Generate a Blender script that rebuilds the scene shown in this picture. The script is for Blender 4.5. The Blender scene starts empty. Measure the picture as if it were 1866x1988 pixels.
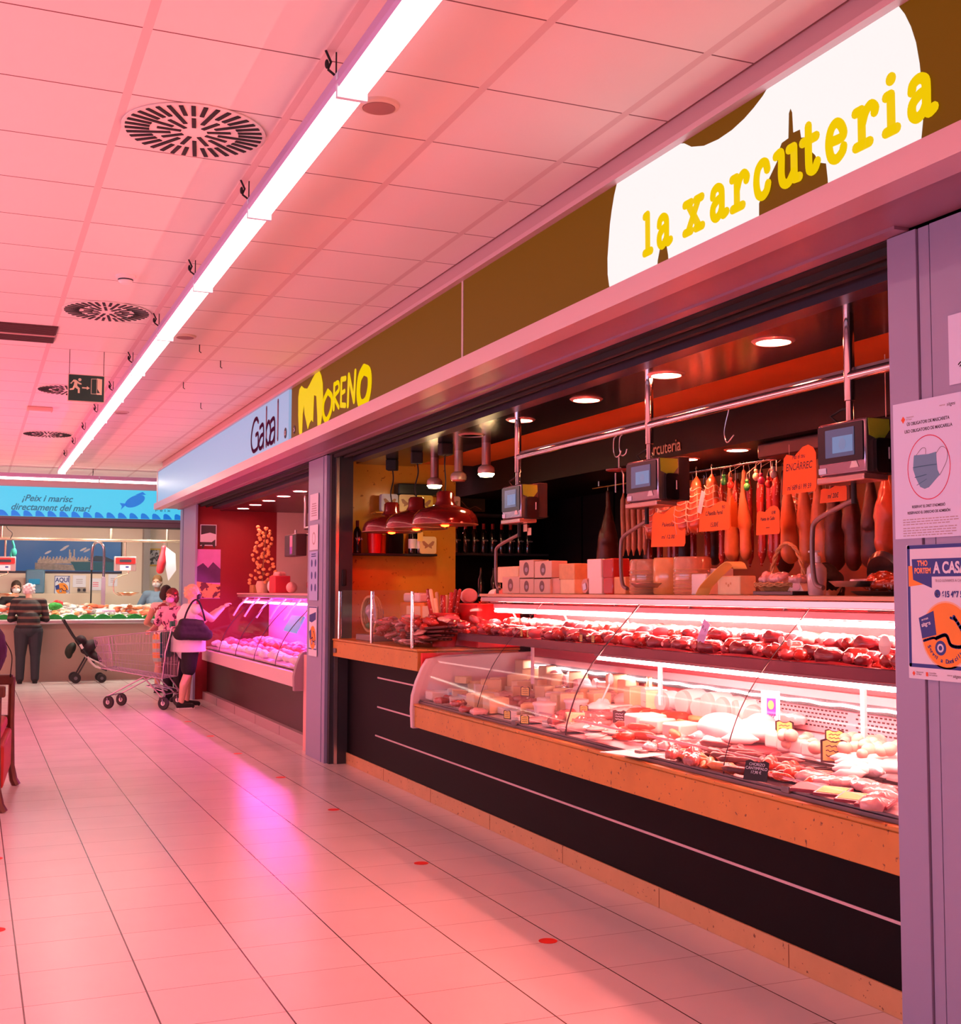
import bpy, bmesh, math, random
from mathutils import Vector, Matrix, Euler
random.seed(7)
PI = math.pi
C = bpy.context.scene.collection

# ---------------------------------------------------------------- camera
cam_d = bpy.data.cameras.new('camera'); cam = bpy.data.objects.new('camera', cam_d); C.objects.link(cam)
YAW, PITCH, ROLL, FPX, CH = math.radians(22.8986), math.radians(3.7942), math.radians(0.1367), 2333.55, 1.55
_f = Vector((math.sin(YAW)*math.cos(PITCH), math.cos(YAW)*math.cos(PITCH), math.sin(PITCH)))
_r0 = Vector((math.cos(YAW), -math.sin(YAW), 0)); _u0 = _r0.cross(_f)
_r = _r0*math.cos(ROLL) + _u0*math.sin(ROLL); _u = -_r0*math.sin(ROLL) + _u0*math.cos(ROLL)
M = Matrix((_r, _u, -_f)).transposed().to_4x4(); M.translation = (0, 0, CH)
cam.matrix_world = M
cam_d.sensor_fit = 'VERTICAL'; cam_d.sensor_height = 24; cam_d.lens = 24*FPX/1988
cam_d.clip_start = 0.05; cam_d.clip_end = 100
bpy.context.scene.camera = cam
vs = bpy.context.scene.view_settings
vs.view_transform = 'Standard'; vs.look = 'None'; vs.gamma = 1; vs.use_curve_mapping = False; vs.exposure = 0.08

# ---------------------------------------------------------------- light
w = bpy.data.worlds.new('world'); bpy.context.scene.world = w; w.use_nodes = True
w.node_tree.nodes['Background'].inputs[0].default_value = (0.55, 0.42, 0.62, 1)
w.node_tree.nodes['Background'].inputs[1].default_value = 0.15
TUBE = ((1.0, 0.22, 0.19), 320.0)        # meat-case tubes
DOWN = ((1.0, 0.10, 0.05), 120.0)        # red recessed lamps over the counter
STRIP = ((1.0, 0.60, 0.52), 6.8)        # ceiling strips
def area(name, loc, rot, sx, sy, col, power):
    d = bpy.data.lights.new(name, 'AREA'); d.shape = 'RECTANGLE'; d.size = sx; d.size_y = sy; d.color = col; d.energy = power
    o = bpy.data.objects.new(name, d); o.location = loc; o.rotation_euler = rot; C.objects.link(o); return o
# the cool daylight and the lamps of the stalls across the aisle, out of the frame on the left
area('unseen_light', (-3.6, 5.0, 1.6), (0, math.radians(-95), 0), 0.5, 9, (0.50, 0.62, 1.0), 95)
area('unseen_light', (-3.6, 14.0, 1.5), (0, math.radians(-100), 0), 0.5, 8, (0.9, 0.40, 0.55), 60)
# red case lamps of the stalls across the aisle (tilted up)
area('unseen_light', (-3.4, 5.0, 1.0), (0, math.radians(-160), 0), 0.4, 9, (1.0, 0.13, 0.10), 130)
area('unseen_light', (-3.0, 15.0, 1.0), (0, math.radians(-145), 0), 0.4, 8, (1.0, 0.15, 0.14), 330)
area('unseen_light', (2.5, -1.6, 1.3), (0, math.radians(95), 0), 0.4, 4.5, (1.0, 0.14, 0.10), 330)  # added unseen red fill behind the camera, for the ceiling and floor

# ---------------------------------------------------------------- helpers
def P(x, y, ax, v):
    """where a ray towards a point of the place meets the plane ax = v"""
    d = _f + _r*((x-933)/FPX) - _u*((y-994)/FPX)
    i = 'XYZ'.index(ax); o = Vector((0, 0, CH)); t = (v-o[i])/d[i]
    return o + d*t

def lin(c):
    return tuple(((v/255)/12.92 if v/255 <= 0.04045 else ((v/255+0.055)/1.055)**2.4) for v in c)
_M = {}
def mat(name, col=None, rough=0.5, metal=0.0, spec=0.5, noise=0.0, nscale=20, bump=0.0, emit=None, es=0, alpha=None, coat=0):
    if name in _M: return _M[name]
    m = bpy.data.materials.new(name); m.use_nodes = True; nt = m.node_tree; b = nt.nodes['Principled BSDF']
    b.inputs['Base Color'].default_value = (*col, 1); b.inputs['Roughness'].default_value = rough
    b.inputs['Metallic'].default_value = metal; b.inputs['Specular IOR Level'].default_value = spec
    if coat: b.inputs['Coat Weight'].default_value = coat; b.inputs['Coat Roughness'].default_value = 0.12
    if noise or bump:
        tc = nt.nodes.new('ShaderNodeTexCoord'); n = nt.nodes.new('ShaderNodeTexNoise')
        n.inputs['Scale'].default_value = nscale; n.inputs['Detail'].default_value = 4
        nt.links.new(tc.outputs['Object'], n.inputs['Vector'])
        if noise:
            mx = nt.nodes.new('ShaderNodeMix'); mx.data_type = 'RGBA'
            mx.inputs[6].default_value = (*[max(0, v*(1-noise)) for v in col], 1)
            mx.inputs[7].default_value = (*[min(1, v*(1+noise)) for v in col], 1)
            nt.links.new(n.outputs['Fac'], mx.inputs[0]); nt.links.new(mx.outputs[2], b.inputs['Base Color'])
        if bump:
            bp = nt.nodes.new('ShaderNodeBump'); bp.inputs['Strength'].default_value = bump; bp.inputs['Distance'].default_value = 0.01
            nt.links.new(n.outputs['Fac'], bp.inputs['Height']); nt.links.new(bp.outputs['Normal'], b.inputs['Normal'])
    if emit:
        b.inputs['Emission Color'].default_value = (*emit, 1); b.inputs['Emission Strength'].default_value = es
    _M[name] = m; return m
def speck(name, col, dark, scale=30, thr=0.62, rough=0.4, second=None):
    """stone or sausage: a base colour with small dark irregular specks"""
    if name in _M: return _M[name]
    m = mat(name, col, rough); nt = m.node_tree; b = nt.nodes['Principled BSDF']
    tc = nt.nodes.new('ShaderNodeTexCoord')
    n = nt.nodes.new('ShaderNodeTexNoise'); n.inputs['Scale'].default_value = scale; n.inputs['Detail'].default_value = 3
    n2 = nt.nodes.new('ShaderNodeTexNoise'); n2.inputs['Scale'].default_value = scale*0.16; n2.inputs['Detail'].default_value = 5
    r = nt.nodes.new('ShaderNodeValToRGB'); r.color_ramp.elements[0].position = thr; r.color_ramp.elements[1].position = thr+0.03
    r.color_ramp.elements[0].color = (0, 0, 0, 1); r.color_ramp.elements[1].color = (1, 1, 1, 1)
    mx = nt.nodes.new('ShaderNodeMix'); mx.data_type = 'RGBA'; mx.inputs[6].default_value = (*[v*0.82 for v in col], 1); mx.inputs[7].default_value = (*(second or [min(1, v*1.15) for v in col]), 1)
    mx2 = nt.nodes.new('ShaderNodeMix'); mx2.data_type = 'RGBA'; mx2.inputs[7].default_value = (*dark, 1)
    for q in (n, n2): nt.links.new(tc.outputs['Object'], q.inputs['Vector'])
    nt.links.new(n.outputs['Fac'], r.inputs[0]); nt.links.new(n2.outputs['Fac'], mx.inputs[0])
    nt.links.new(mx.outputs[2], mx2.inputs[6]); nt.links.new(r.outputs[0], mx2.inputs[0]); nt.links.new(mx2.outputs[2], b.inputs['Base Color'])
    return m
def grid_mat(name, col, line, x0, dx, wx, y0, dy, wy, rough, spec, linex, var=0.04, coat=0):
    """square tiles: lines every dx in X (width wx) and every dy in Y (width wy)"""
    m = bpy.data.materials.new(name); m.use_nodes = True; nt = m.node_tree; N = nt.nodes.new; L = nt.links.new; b = nt.nodes['Principled BSDF']
    tc = N('ShaderNodeTexCoord'); sp = N('ShaderNodeSeparateXYZ'); L(tc.outputs['Object'], sp.inputs[0])
    def math_(op, a, bb=None):
        q = N('ShaderNodeMath'); q.operation = op
        if isinstance(a, (int, float)): q.inputs[0].default_value = a
        else: L(a, q.inputs[0])
        if bb is not None:
            if isinstance(bb, (int, float)): q.inputs[1].default_value = bb
            else: L(bb, q.inputs[1])
        return q.outputs[0]
    ux = math_('DIVIDE', math_('SUBTRACT', sp.outputs[0], x0), dx); uy = math_('DIVIDE', math_('SUBTRACT', sp.outputs[1], y0), dy)
    fx = math_('FRACT', math_('ADD', ux, wx/dx/2)); fy = math_('FRACT', math_('ADD', uy, wy/dy/2))
    lx = math_('LESS_THAN', fx, wx/dx); ly = math_('LESS_THAN', fy, wy/dy)
    cx = N('ShaderNodeCombineXYZ'); L(math_('FLOOR', ux), cx.inputs[0]); L(math_('FLOOR', uy), cx.inputs[1])
    wn = N('ShaderNodeTexWhiteNoise'); L(cx.outputs[0], wn.inputs[0])
    ns = N('ShaderNodeTexNoise'); ns.inputs['Scale'].default_value = 2.2; ns.inputs['Detail'].default_value = 5; L(tc.outputs['Object'], ns.inputs['Vector'])
    v = math_('ADD', math_('MULTIPLY', wn.outputs[0], var), math_('MULTIPLY', ns.outputs['Fac'], var*1.5))
    v = math_('ADD', v, 1-var*1.2)
    h = N('ShaderNodeVectorMath'); h.operation = 'SCALE'; h.inputs[0].default_value = col; L(v, h.inputs['Scale'])
    m1 = N('ShaderNodeMix'); m1.data_type = 'RGBA'; L(ly, m1.inputs[0]); L(h.outputs[0], m1.inputs[6]); m1.inputs[7].default_value = (*line, 1)
    m2 = N('ShaderNodeMix'); m2.data_type = 'RGBA'; L(lx, m2.inputs[0]); L(m1.outputs[2], m2.inputs[6]); m2.inputs[7].default_value = (*linex, 1)
    L(m2.outputs[2], b.inputs['Base Color'])
    rr = N('ShaderNodeMath'); rr.operation = 'MULTIPLY_ADD'; L(ns.outputs['Fac'], rr.inputs[0]); rr.inputs[1].default_value = 0.12; rr.inputs[2].default_value = rough-0.06
    L(rr.outputs[0], b.inputs['Roughness']); b.inputs['Specular IOR Level'].default_value = spec
    if coat: b.inputs['Coat Weight'].default_value = coat; b.inputs['Coat Roughness'].default_value = 0.15
    _M[name] = m; return m
def glass_mat(name='clear glass', tint=(0.985, 0.975, 0.98), gl=0.10):
    if name in _M: return _M[name]
    m = bpy.data.materials.new(name); m.use_nodes = True; nt = m.node_tree
    for n in list(nt.nodes): nt.nodes.remove(n)
    o = nt.nodes.new('ShaderNodeOutputMaterial'); mx = nt.nodes.new('ShaderNodeMixShader'); t = nt.nodes.new('ShaderNodeBsdfTransparent'); g = nt.nodes.new('ShaderNodeBsdfGlossy')
    f = nt.nodes.new('ShaderNodeFresnel'); f.inputs[0].default_value = 1.45; ml = nt.nodes.new('ShaderNodeMath'); ml.operation = 'MULTIPLY'; ml.inputs[1].default_value = gl
    t.inputs[0].default_value = (*tint, 1); g.inputs['Roughness'].default_value = 0.06
    nt.links.new(f.outputs[0], ml.inputs[0]); nt.links.new(ml.outputs[0], mx.inputs[0]); nt.links.new(t.outputs[0], mx.inputs[1]); nt.links.new(g.outputs[0], mx.inputs[2]); nt.links.new(mx.outputs[0], o.inputs[0])
    _M[name] = m; return m

class MB:
    """collects shapes, builds ONE mesh object"""
    def __init__(s): s.v = []; s.f = []; s.m = []; s.mi = 0
    def add(s, vs, fs, mi=None):
        n = len(s.v); s.v += [tuple(v) for v in vs]; s.f += [tuple(i+n for i in f) for f in fs]; s.m += [s.mi if mi is None else mi]*len(fs); return s
    def box(s, x0, x1, y0, y1, z0, z1, mi=None):
        x0, x1 = sorted((x0, x1)); y0, y1 = sorted((y0, y1)); z0, z1 = sorted((z0, z1))
        vs = [(x, y, z) for z in (z0, z1) for y in (y0, y1) for x in (x0, x1)]
        return s.add(vs, [(0, 2, 3, 1), (4, 5, 7, 6), (0, 1, 5, 4), (2, 6, 7, 3), (0, 4, 6, 2), (1, 3, 7, 5)], mi)
    def xbox(s, M4, sx, sy, sz, mi=None):
        vs = [M4 @ Vector((x*sx/2, y*sy/2, z*sz/2)) for z in (-1, 1) for y in (-1, 1) for x in (-1, 1)]
        return s.add(vs, [(0, 2, 3, 1), (4, 5, 7, 6), (0, 1, 5, 4), (2, 6, 7, 3), (0, 4, 6, 2), (1, 3, 7, 5)], mi)
    def lathe(s, prof, c=(0, 0, 0), n=24, mi=None, axis=None, sx=1, sy=1):
        R = Vector((0, 0, 1)).rotation_difference(Vector(axis)).to_matrix() if axis else Matrix.Identity(3)
        c = Vector(c); vs = []; fs = []
        for r, z in prof:
            for k in range(n):
                a = 2*PI*k/n; vs.append(c + R @ Vector((r*math.cos(a)*sx, r*math.sin(a)*sy, z)))
        for i in range(len(prof)-1):
            for k in range(n):
                k2 = (k+1) % n; fs.append((i*n+k, i*n+k2, (i+1)*n+k2, (i+1)*n+k))
        if prof[0][0] > 1e-5: fs.append(tuple(range(n))[::-1])
        if prof[-1][0] > 1e-5: fs.append(tuple((len(prof)-1)*n+k for k in range(n)))
        return s.add(vs, fs, mi)
    def cyl(s, p, q, r, r2=None, n=12, mi=None):
        p = Vector(p); q = Vector(q); return s.lathe([(r, 0), (r if r2 is None else r2, (q-p).length)], p, n, mi, q-p)
    def ell(s, c, r, rot=None, n=14, k=9, mi=None):
        R = Euler(rot).to_matrix() if rot else Matrix.Identity(3); vs = []; fs = []; c = Vector(c)
        for i in range(k+1):
            t = PI*i/k
            for j in range(n):
                a = 2*PI*j/n; vs.append(c + R @ Vector((r[0]*math.sin(t)*math.cos(a), r[1]*math.sin(t)*math.sin(a), -r[2]*math.cos(t))))
        for i in range(k):
            for j in range(n): fs.append((i*n+j, i*n+(j+1) % n, (i+1)*n+(j+1) % n, (i+1)*n+j))
        return s.add(vs, fs, mi)
    def cap(s, p, r1, q, r2, n=12, flat=1.0, mi=None):
        """limb: tapered capsule from p to q"""
        p = Vector(p); q = Vector(q); L = (q-p).length; pr = []
        for i in range(5): t = PI/2*i/4; pr.append((max(1e-4, r1*math.sin(t)), -r1*math.cos(t)))
        for i in range(5): t = PI/2*i/4; pr.append((max(1e-4, r2*math.cos(t)), L+r2*math.sin(t)))
        return s.lathe(pr, p, n, mi, (q-p) if L > 1e-6 else (0, 0, 1), 1, flat)
    def tube(s, pts, r, n=8, mi=None, closed=False):
        pts = [Vector(p) for p in pts]; rs = r if isinstance(r, (list, tuple)) else [r]*len(pts); vs = []; fs = []; N = len(pts); up = None
        for i, p in enumerate(pts):
            if closed: d = pts[(i+1) % N]-pts[i-1]
            else: d = (pts[min(i+1, N-1)]-pts[max(i-1, 0)])
            d.normalize()
            if up is None: up = d.orthogonal().normalized()
            up = (up - d*up.dot(d)); up = up.normalized() if up.length > 1e-6 else d.orthogonal().normalized(); sd = d.cross(up)
            for k in range(n):
                a = 2*PI*k/n; vs.append(p + (up*math.cos(a)+sd*math.sin(a))*rs[i])
        for i in range(N if closed else N-1):
            for k in range(n): fs.append((i*n+k, i*n+(k+1) % n, ((i+1) % N)*n+(k+1) % n, ((i+1) % N)*n+k))
        if not closed: fs.append(tuple(range(n))[::-1]); fs.append(tuple((N-1)*n+k for k in range(n)))
        return s.add(vs, fs, mi)
    def prism(s, poly, h, M4=None, mi=None):
        """polygon in local XY extruded to z = h"""
        M4 = M4 or Matrix.Identity(4); n = len(poly)
        a = sum(poly[i][0]*poly[(i+1) % n][1]-poly[(i+1) % n][0]*poly[i][1] for i in range(n))
        if a < 0: poly = poly[::-1]
        vs = [M4 @ Vector((x, y, 0)) for x, y in poly] + [M4 @ Vector((x, y, h)) for x, y in poly]
        from mathutils.geometry import tessellate_polygon
        tr = tessellate_polygon([[Vector((x, y, 0)) for x, y in poly]]); fs = []
        for t in tr:
            x = [poly[i] for i in t]; ar = (x[1][0]-x[0][0])*(x[2][1]-x[0][1])-(x[2][0]-x[0][0])*(x[1][1]-x[0][1])
            t = t if ar > 0 else t[::-1]
            fs.append(tuple(i+n for i in t)); fs.append(tuple(t[::-1]))
        fs += [(i, (i+1) % n, (i+1) % n+n, i+n) for i in range(n)]
        return s.add(vs, fs, mi)
    def stroke(s, pts, w, M4, h=0.003, mi=None, smooth=True):
        """flat pen stroke with round ends in the local XY plane of M4"""
        if smooth and len(pts) > 2: pts = spline(pts, 5)
        for i in range(len(pts)-1):
            p = Vector(pts[i]); q = Vector(pts[i+1]); d = q-p
            if d.length < 1e-6: continue
            d.normalize(); nn = Vector((-d.y, d.x))*w/2
            s.prism([p+nn, p-nn, q-nn, q+nn], h, M4, mi)
        for p in pts:
            s.prism([(p[0]+w/2*math.cos(2*PI*k/10), p[1]+w/2*math.sin(2*PI*k/10)) for k in range(10)], h, M4, mi)
        return s
    def obj(s, name, mats, parent=None, smooth=True, bevel=0, ang=40, loc=None):
        me = bpy.data.meshes.new(name); me.from_pydata(s.v, [], s.f); me.update()
        for m in (mats if isinstance(mats, (list, tuple)) else [mats]): me.materials.append(m)
        if len(me.materials) > 1: me.polygons.foreach_set('material_index', s.m)
        bm = bmesh.new(); bm.from_mesh(me); bmesh.ops.recalc_face_normals(bm, faces=bm.faces); bm.to_mesh(me); bm.free()
        o = bpy.data.objects.new(name, me); C.objects.link(o)
        if smooth:
            me.shade_smooth()
            try: me.set_sharp_from_angle(angle=math.radians(ang))
            except Exception: pass
        if bevel:
            b = o.modifiers.new('bevel', 'BEVEL'); b.width = bevel; b.segments = 2; b.limit_method = 'ANGLE'; b.angle_limit = math.radians(50)
        if parent: o.parent = parent
        if loc: o.location = loc
        return o
def spline(pts, k=6, closed=False):
    pts = [Vector(p) for p in pts]; n = len(pts); out = []
    for i in range(n if closed else n-1):
        a = pts[(i-1) % n] if closed or i > 0 else pts[0]*2-pts[1]; b = pts[i]; c = pts[(i+1) % n]; d = pts[(i+2) % n] if closed or i < n-2 else c*2-b
        for j in range(k):
            t = j/k; out.append(0.5*((2*b)+(c-a)*t+(2*a-5*b+4*c-d)*t*t+(3*b-a-3*c+d)*t**3))
    if not closed: out.append(pts[-1])
    return out
def blob(build, name, m, parent=None, voxel=0.01, sm=4, disp=0, dscale=0.1, loc=None):
    """union of overlapping shapes fused into one continuous skin"""
    mb = MB(); build(mb)
    me = bpy.data.meshes.new('tmp'); me.from_pydata(mb.v, [], mb.f); me.update()
    bm = bmesh.new(); bm.from_mesh(me); bmesh.ops.recalc_face_normals(bm, faces=bm.faces); bm.to_mesh(me); bm.free()
    o = bpy.data.objects.new('tmp', me); C.objects.link(o)
    r = o.modifiers.new('r', 'REMESH'); r.mode = 'VOXEL'; r.voxel_size = voxel; r.use_smooth_shade = True
    q = o.modifiers.new('s', 'SMOOTH'); q.factor = 0.5; q.iterations = sm
    if disp:
        t = bpy.data.textures.new('t', 'CLOUDS'); t.noise_scale = dscale
        d = o.modifiers.new('d', 'DISPLACE'); d.texture = t; d.strength = disp; d.mid_level = 0.5
    dg = bpy.context.evaluated_depsgraph_get(); me2 = bpy.data.meshes.new_from_object(o.evaluated_get(dg))
    bpy.data.objects.remove(o); bpy.data.meshes.remove(me)
    me2.materials.clear(); me2.materials.append(m); me2.name = name; me2.shade_smooth()
    o2 = bpy.data.objects.new(name, me2); C.objects.link(o2)
    if parent: o2.parent = parent
    if loc: o2.location = loc
    return o2
def tag(o, label, cat, group=None, kind=None):
    o['label'] = label; o['category'] = cat
    if group: o['group'] = group
    if kind: o['kind'] = kind
    return o
def thing(name, label, cat, loc=(0, 0, 0), rot=(0, 0, 0), group=None):
    o = bpy.data.objects.new(name, None); C.objects.link(o); o.location = loc; o.rotation_euler = rot; o.empty_display_size = 0.1
    return tag(o, label, cat, group)
def struct(o): o['kind'] = 'structure'; return o
def kids(o): return [c for c in C.objects if c.parent == o]
def dup(o, loc=None, rot=None, label=None, group=None, scale=None, parent=None):
    def cp(a, par):
        b = a.copy(); C.objects.link(b)
        if par is not None: b.parent = par
        for k in kidmap(a): cp(k, b)
        return b
    def kidmap(a): return list(a.children)
    b = cp(o, parent)
    if loc is not None: b.location = loc
    if rot is not None: b.rotation_euler = rot
    if scale is not None: b.scale = scale if isinstance(scale, (tuple, list)) else (scale,)*3
    if label: b['label'] = label
    if group: b['group'] = group
    return b
def FX(x, y, z):   # frame on a surface facing the aisle (normal -X): local x runs along -Y, local y is up
    return Matrix(((0, 0, -1, x), (-1, 0, 0, y), (0, 1, 0, z), (0, 0, 0, 1)))
def FY(x, y, z):   # frame on a surface facing the camera (normal -Y)
    return Matrix(((1, 0, 0, x), (0, 0, -1, y), (0, 1, 0, z), (0, 0, 0, 1)))
def text(name, s, size, m, parent, M4, h=0.001, shear=0, sx=1.0, align='LEFT', space=1.0, bold=0.0, line=1.0):
    cu = bpy.data.curves.new('t', 'FONT'); cu.body = s; cu.size = size; cu.extrude = h; cu.shear = shear; cu.align_x = align; cu.space_character = space; cu.offset = bold; cu.space_line = line
    o = bpy.data.objects.new('t', cu); C.objects.link(o); dg = bpy.context.evaluated_depsgraph_get()
    me = bpy.data.meshes.new_from_object(o.evaluated_get(dg)); bpy.data.objects.remove(o); bpy.data.curves.remove(cu)
    me.transform(M4 @ Matrix.Diagonal((sx, 1, 1, 1))); me.materials.clear(); me.materials.append(m)
    ob = bpy.data.objects.new(name, me); C.objects.link(ob)
    if parent: ob.parent = parent
    return ob
def rrect(w, h, r=0.01, n=4, cx=0, cy=0):
    out = []
    for sx, sy, a0 in ((1, 1, 0), (-1, 1, 90), (-1, -1, 180), (1, -1, 270)):
        for i in range(n+1):
            a = math.radians(a0+90*i/n); out.append((cx+sx*(w/2-r)+r*math.cos(a), cy+sy*(h/2-r)+r*math.sin(a)))
    return out
def circ(r, n=20, cx=0, cy=0, sy=1): return [(cx+r*math.cos(2*PI*k/n), cy+sy*r*math.sin(2*PI*k/n)) for k in range(n)]
R_ = random.uniform
# ---------------------------------------------------------------- materials
floor_m = grid_mat('floor tiles', (0.74, 0.68, 0.66), (0.42, 0.33, 0.32), 0.22, 0.4485, 0.0065, 6.174, 0.4253, 0.005, 0.24, 0.6, (0.10, 0.05, 0.05), 0.05)
ceil_m = grid_mat('ceiling tiles', (0.84, 0.76, 0.72), (0.20, 0.10, 0.10), 0.512, 0.636, 0.034, 4.209, 0.600, 0.008, 0.85, 0.2, (0.72, 0.58, 0.56), 0.03)
stone = speck('travertine', (0.66, 0.28, 0.055), (0.20, 0.08, 0.03), 42, 0.66, 0.35)
stone_wall = speck('ochre stone wall', (0.88, 0.36, 0.03), (0.45, 0.14, 0.01), 30, 0.68, 0.22, (0.95, 0.44, 0.05))
black = mat('black laminate', (0.005, 0.004, 0.005), 0.5, spec=0.09)
blackm = mat('black matt', (0.01, 0.01, 0.011), 0.7)
charc = mat('charcoal', (0.035, 0.033, 0.04), 0.5)
post_m = mat('lilac grey metal', (0.33, 0.33, 0.50), 0.42, 0.0, 0.5)
pinkmetal = mat('white enamelled metal', (0.78, 0.62, 0.66), 0.4)
whitem = mat('white plastic', (0.82, 0.8, 0.8), 0.4)
steel = mat('brushed steel', (0.62, 0.6, 0.62), 0.28, 0.95)
chrome = mat('chrome', (0.75, 0.75, 0.77), 0.12, 1.0)
darksteel = mat('dark steel', (0.2, 0.19, 0.2), 0.35, 0.8)
slat_m = mat('aluminium slat', (0.7, 0.55, 0.58), 0.4, 0.4)
brown_sign = mat('brown sign film', (0.05, 0.03, 0.0), 0.5, spec=0.12, emit=(0.225, 0.075, 0.0008), es=0.5)
white_sign = mat('backlit white acrylic', (0.15, 0.15, 0.15), 0.4, emit=(1, 1, 0.97), es=0.82, spec=0.2)
yellow_sign = mat('yellow sign film', (0.04, 0.03, 0.0), 0.5, emit=(0.80, 0.52, 0.002), es=1.0, spec=0.1)
gabal_sign = mat('pale blue sign film', (0.04, 0.10, 0.15), 0.4, emit=(0.33, 0.44, 0.68), es=0.8, spec=0.2)
maroon_let = mat('maroon lettering', (0.09, 0.008, 0.03), 0.4, emit=(0.10, 0.008, 0.04), es=0.5)
glass = glass_mat()
red_wall_m = mat('red wall paint', (0.26, 0.008, 0.012), 0.55)
orange_ceil = mat('orange ceiling board', (0.85, 0.17, 0.02), 0.5, noise=0.15, nscale=2)
paper = mat('white paper', (0.74, 0.80, 0.90), 0.6)
ink = mat('black print', (0.03, 0.03, 0.05), 0.6)
navy = mat('navy print', (0.02, 0.05, 0.28), 0.6)
orange_p = mat('orange print', (0.9, 0.30, 0.03), 0.6)
grey_p = mat('grey print', (0.4, 0.36, 0.4), 0.6)
red_p = mat('red print', (0.75, 0.02, 0.1), 0.6)
def tube_mat(name, ce): return mat(name, (0.9, 0.9, 0.9), 0.5, emit=ce[0], es=ce[1])
m_tube = tube_mat('lit meat-case tube', TUBE); m_down = tube_mat('lit red recessed lamp', DOWN); m_strip = tube_mat('lit ceiling diffuser', STRIP)

# ---------------------------------------------------------------- the hall
struct(MB().box(-7, 9, -4, 27, -0.1, 0).obj('floor', floor_m, smooth=False))
struct(MB().box(-7, 2.62, -4, 22.0, 3.51, 3.6).box(2.62, 9, 18.75, 22.0, 3.51, 3.6).obj('ceiling', ceil_m, smooth=False))
# front of the shop row above the stalls, and its rear
wf = MB().box(2.64, 2.9, -4, 18.75, 2.86, 3.6); wf.box(2.9, 9, -4, 18.75, 3.0, 3.1).box(5.9, 6.0, -4, 18.75, 0, 3.0)  # roof slab over the stalls is unseen, added to keep world light out
struct(wf.obj('wall_right', mat('pale upper wall', (0.58, 0.36, 0.37), 0.6), smooth=False))
struct(MB().box(2.54, 2.665, -4, 18.9, 2.795, 2.83).box(2.54, 2.57, -4, 18.9, 2.83, 2.885).box(2.57, 2.66, -4, 18.9, 2.83, 2.86).box(2.575, 2.66, -4, 18.9, 3.375, 3.40)
       .obj('trim_1', mat('fascia lip metal', (0.66, 0.46, 0.50), 0.35, 0.2), smooth=False))
struct(MB().box(2.665, 2.97, -4, 18.9, 2.815, 2.83).box(2.90, 2.965, 3.2, 18.9, 2.803, 2.816).obj('trim_13', mat('mauve soffit strip', (0.30, 0.17, 0.24), 0.4), smooth=False))
# shutter housings behind the fascia
sh = MB()
for y0, y1 in ((3.3, 10.62), (11.3, 17.6)):
    sh.box(2.975, 3.30, y0, y1, 2.80, 3.0); sh.box(3.02, 3.05, y0, y1, 2.77, 2.82).box(3.10, 3.13, y0, y1, 2.765, 2.82)
struct(sh.obj('trim_2', blackm, smooth=False))
struct(MB().box(3.2, 3.31, 3.3, 10.62, 2.745, 2.80).box(3.2, 3.31, 11.3, 17.6, 2.745, 2.80).obj('trim_3', mat('shutter end bar', (0.07, 0.07, 0.10), 0.35, 0.5), smooth=False))
# pillars
pl = MB().box(2.97, 3.2, 10.66, 11.3, 0, 2.8); pl.box(2.963, 2.97, 10.75, 10.765, 0, 2.8)
struct(pl.obj('trim_4', post_m, smooth=False, bevel=0.004))
struct(MB().box(3.0, 3.055, 10.60, 10.66, 0, 2.8).box(3.075, 3.2, 10.58, 10.66, 0, 2.8).obj('trim_5', charc, smooth=False))
struct(MB().box(3.04, 3.07, 10.575, 10.6, 0, 2.8).obj('trim_6', steel, smooth=False))
pr = MB().box(2.955, 3.2, 3.16, 3.30, 0, 2.8).box(2.962, 3.2, 3.105, 3.155, 0, 2.8).box(2.958, 3.2, -4, 3.098, 0, 2.8)
struct(pr.obj('trim_7', post_m, smooth=False, bevel=0.002))
pf = MB().box(2.955, 2.985, 17.56, 18.6, 0, 2.8)
struct(pf.obj('trim_8', post_m, smooth=False)); 
struct(MB().box(2.96, 3.2, 18.62, 19.0, 0, 2.8).box(2.95, 2.96, 18.7, 18.75, 0, 2.8).obj('trim_9', mat('blue grey metal', (0.25, 0.33, 0.5), 0.4), smooth=False))
# stall interior of the charcuterie
struct(MB().box(3.31, 3.87, 3.3, 10.85, 2.75, 2.95).obj('ceiling.001', mat('dark glossy soffit', (0.02, 0.014, 0.012), 0.22, coat=0.3), smooth=False))
struct(MB().box(3.87, 4.5, 3.3, 10.85, 2.78, 2.95).obj('ceiling.002', orange_ceil, smooth=False))
struct(MB().box(4.5, 4.56, 2.0, 11.4, 2.5, 2.98).box(4.56, 5.7, 2.0, 11.4, 2.5, 2.56).obj('ceiling.003', mat('brown black bulkhead', (0.009, 0.004, 0.003), 0.5, spec=0.15), smooth=False))
struct(MB().box(3.2, 4.32, 10.85, 11.0, 0, 2.95).obj('wall_left', stone_wall, smooth=False))
struct(MB().box(5.6, 5.7, 2.0, 9.3, 0, 2.98).obj('wall_back', mat('rust brown wall', (0.5, 0.13, 0.03), 0.5), smooth=False))
dk = MB().box(5.58, 5.7, 9.3, 11.6, 0, 2.98).box(4.32, 5.6, 11.5, 11.6, 0, 2.98)
for yy in (9.32, 9.95, 10.6): dk.box(5.565, 5.585, yy, yy+0.02, 0, 2.5)
struct(dk.obj('wall_back.001', black, smooth=False))
struct(MB().box(3.3, 5.6, 3.12, 3.2, 0, 2.98).obj('wall_near', blackm, smooth=False))
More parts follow.
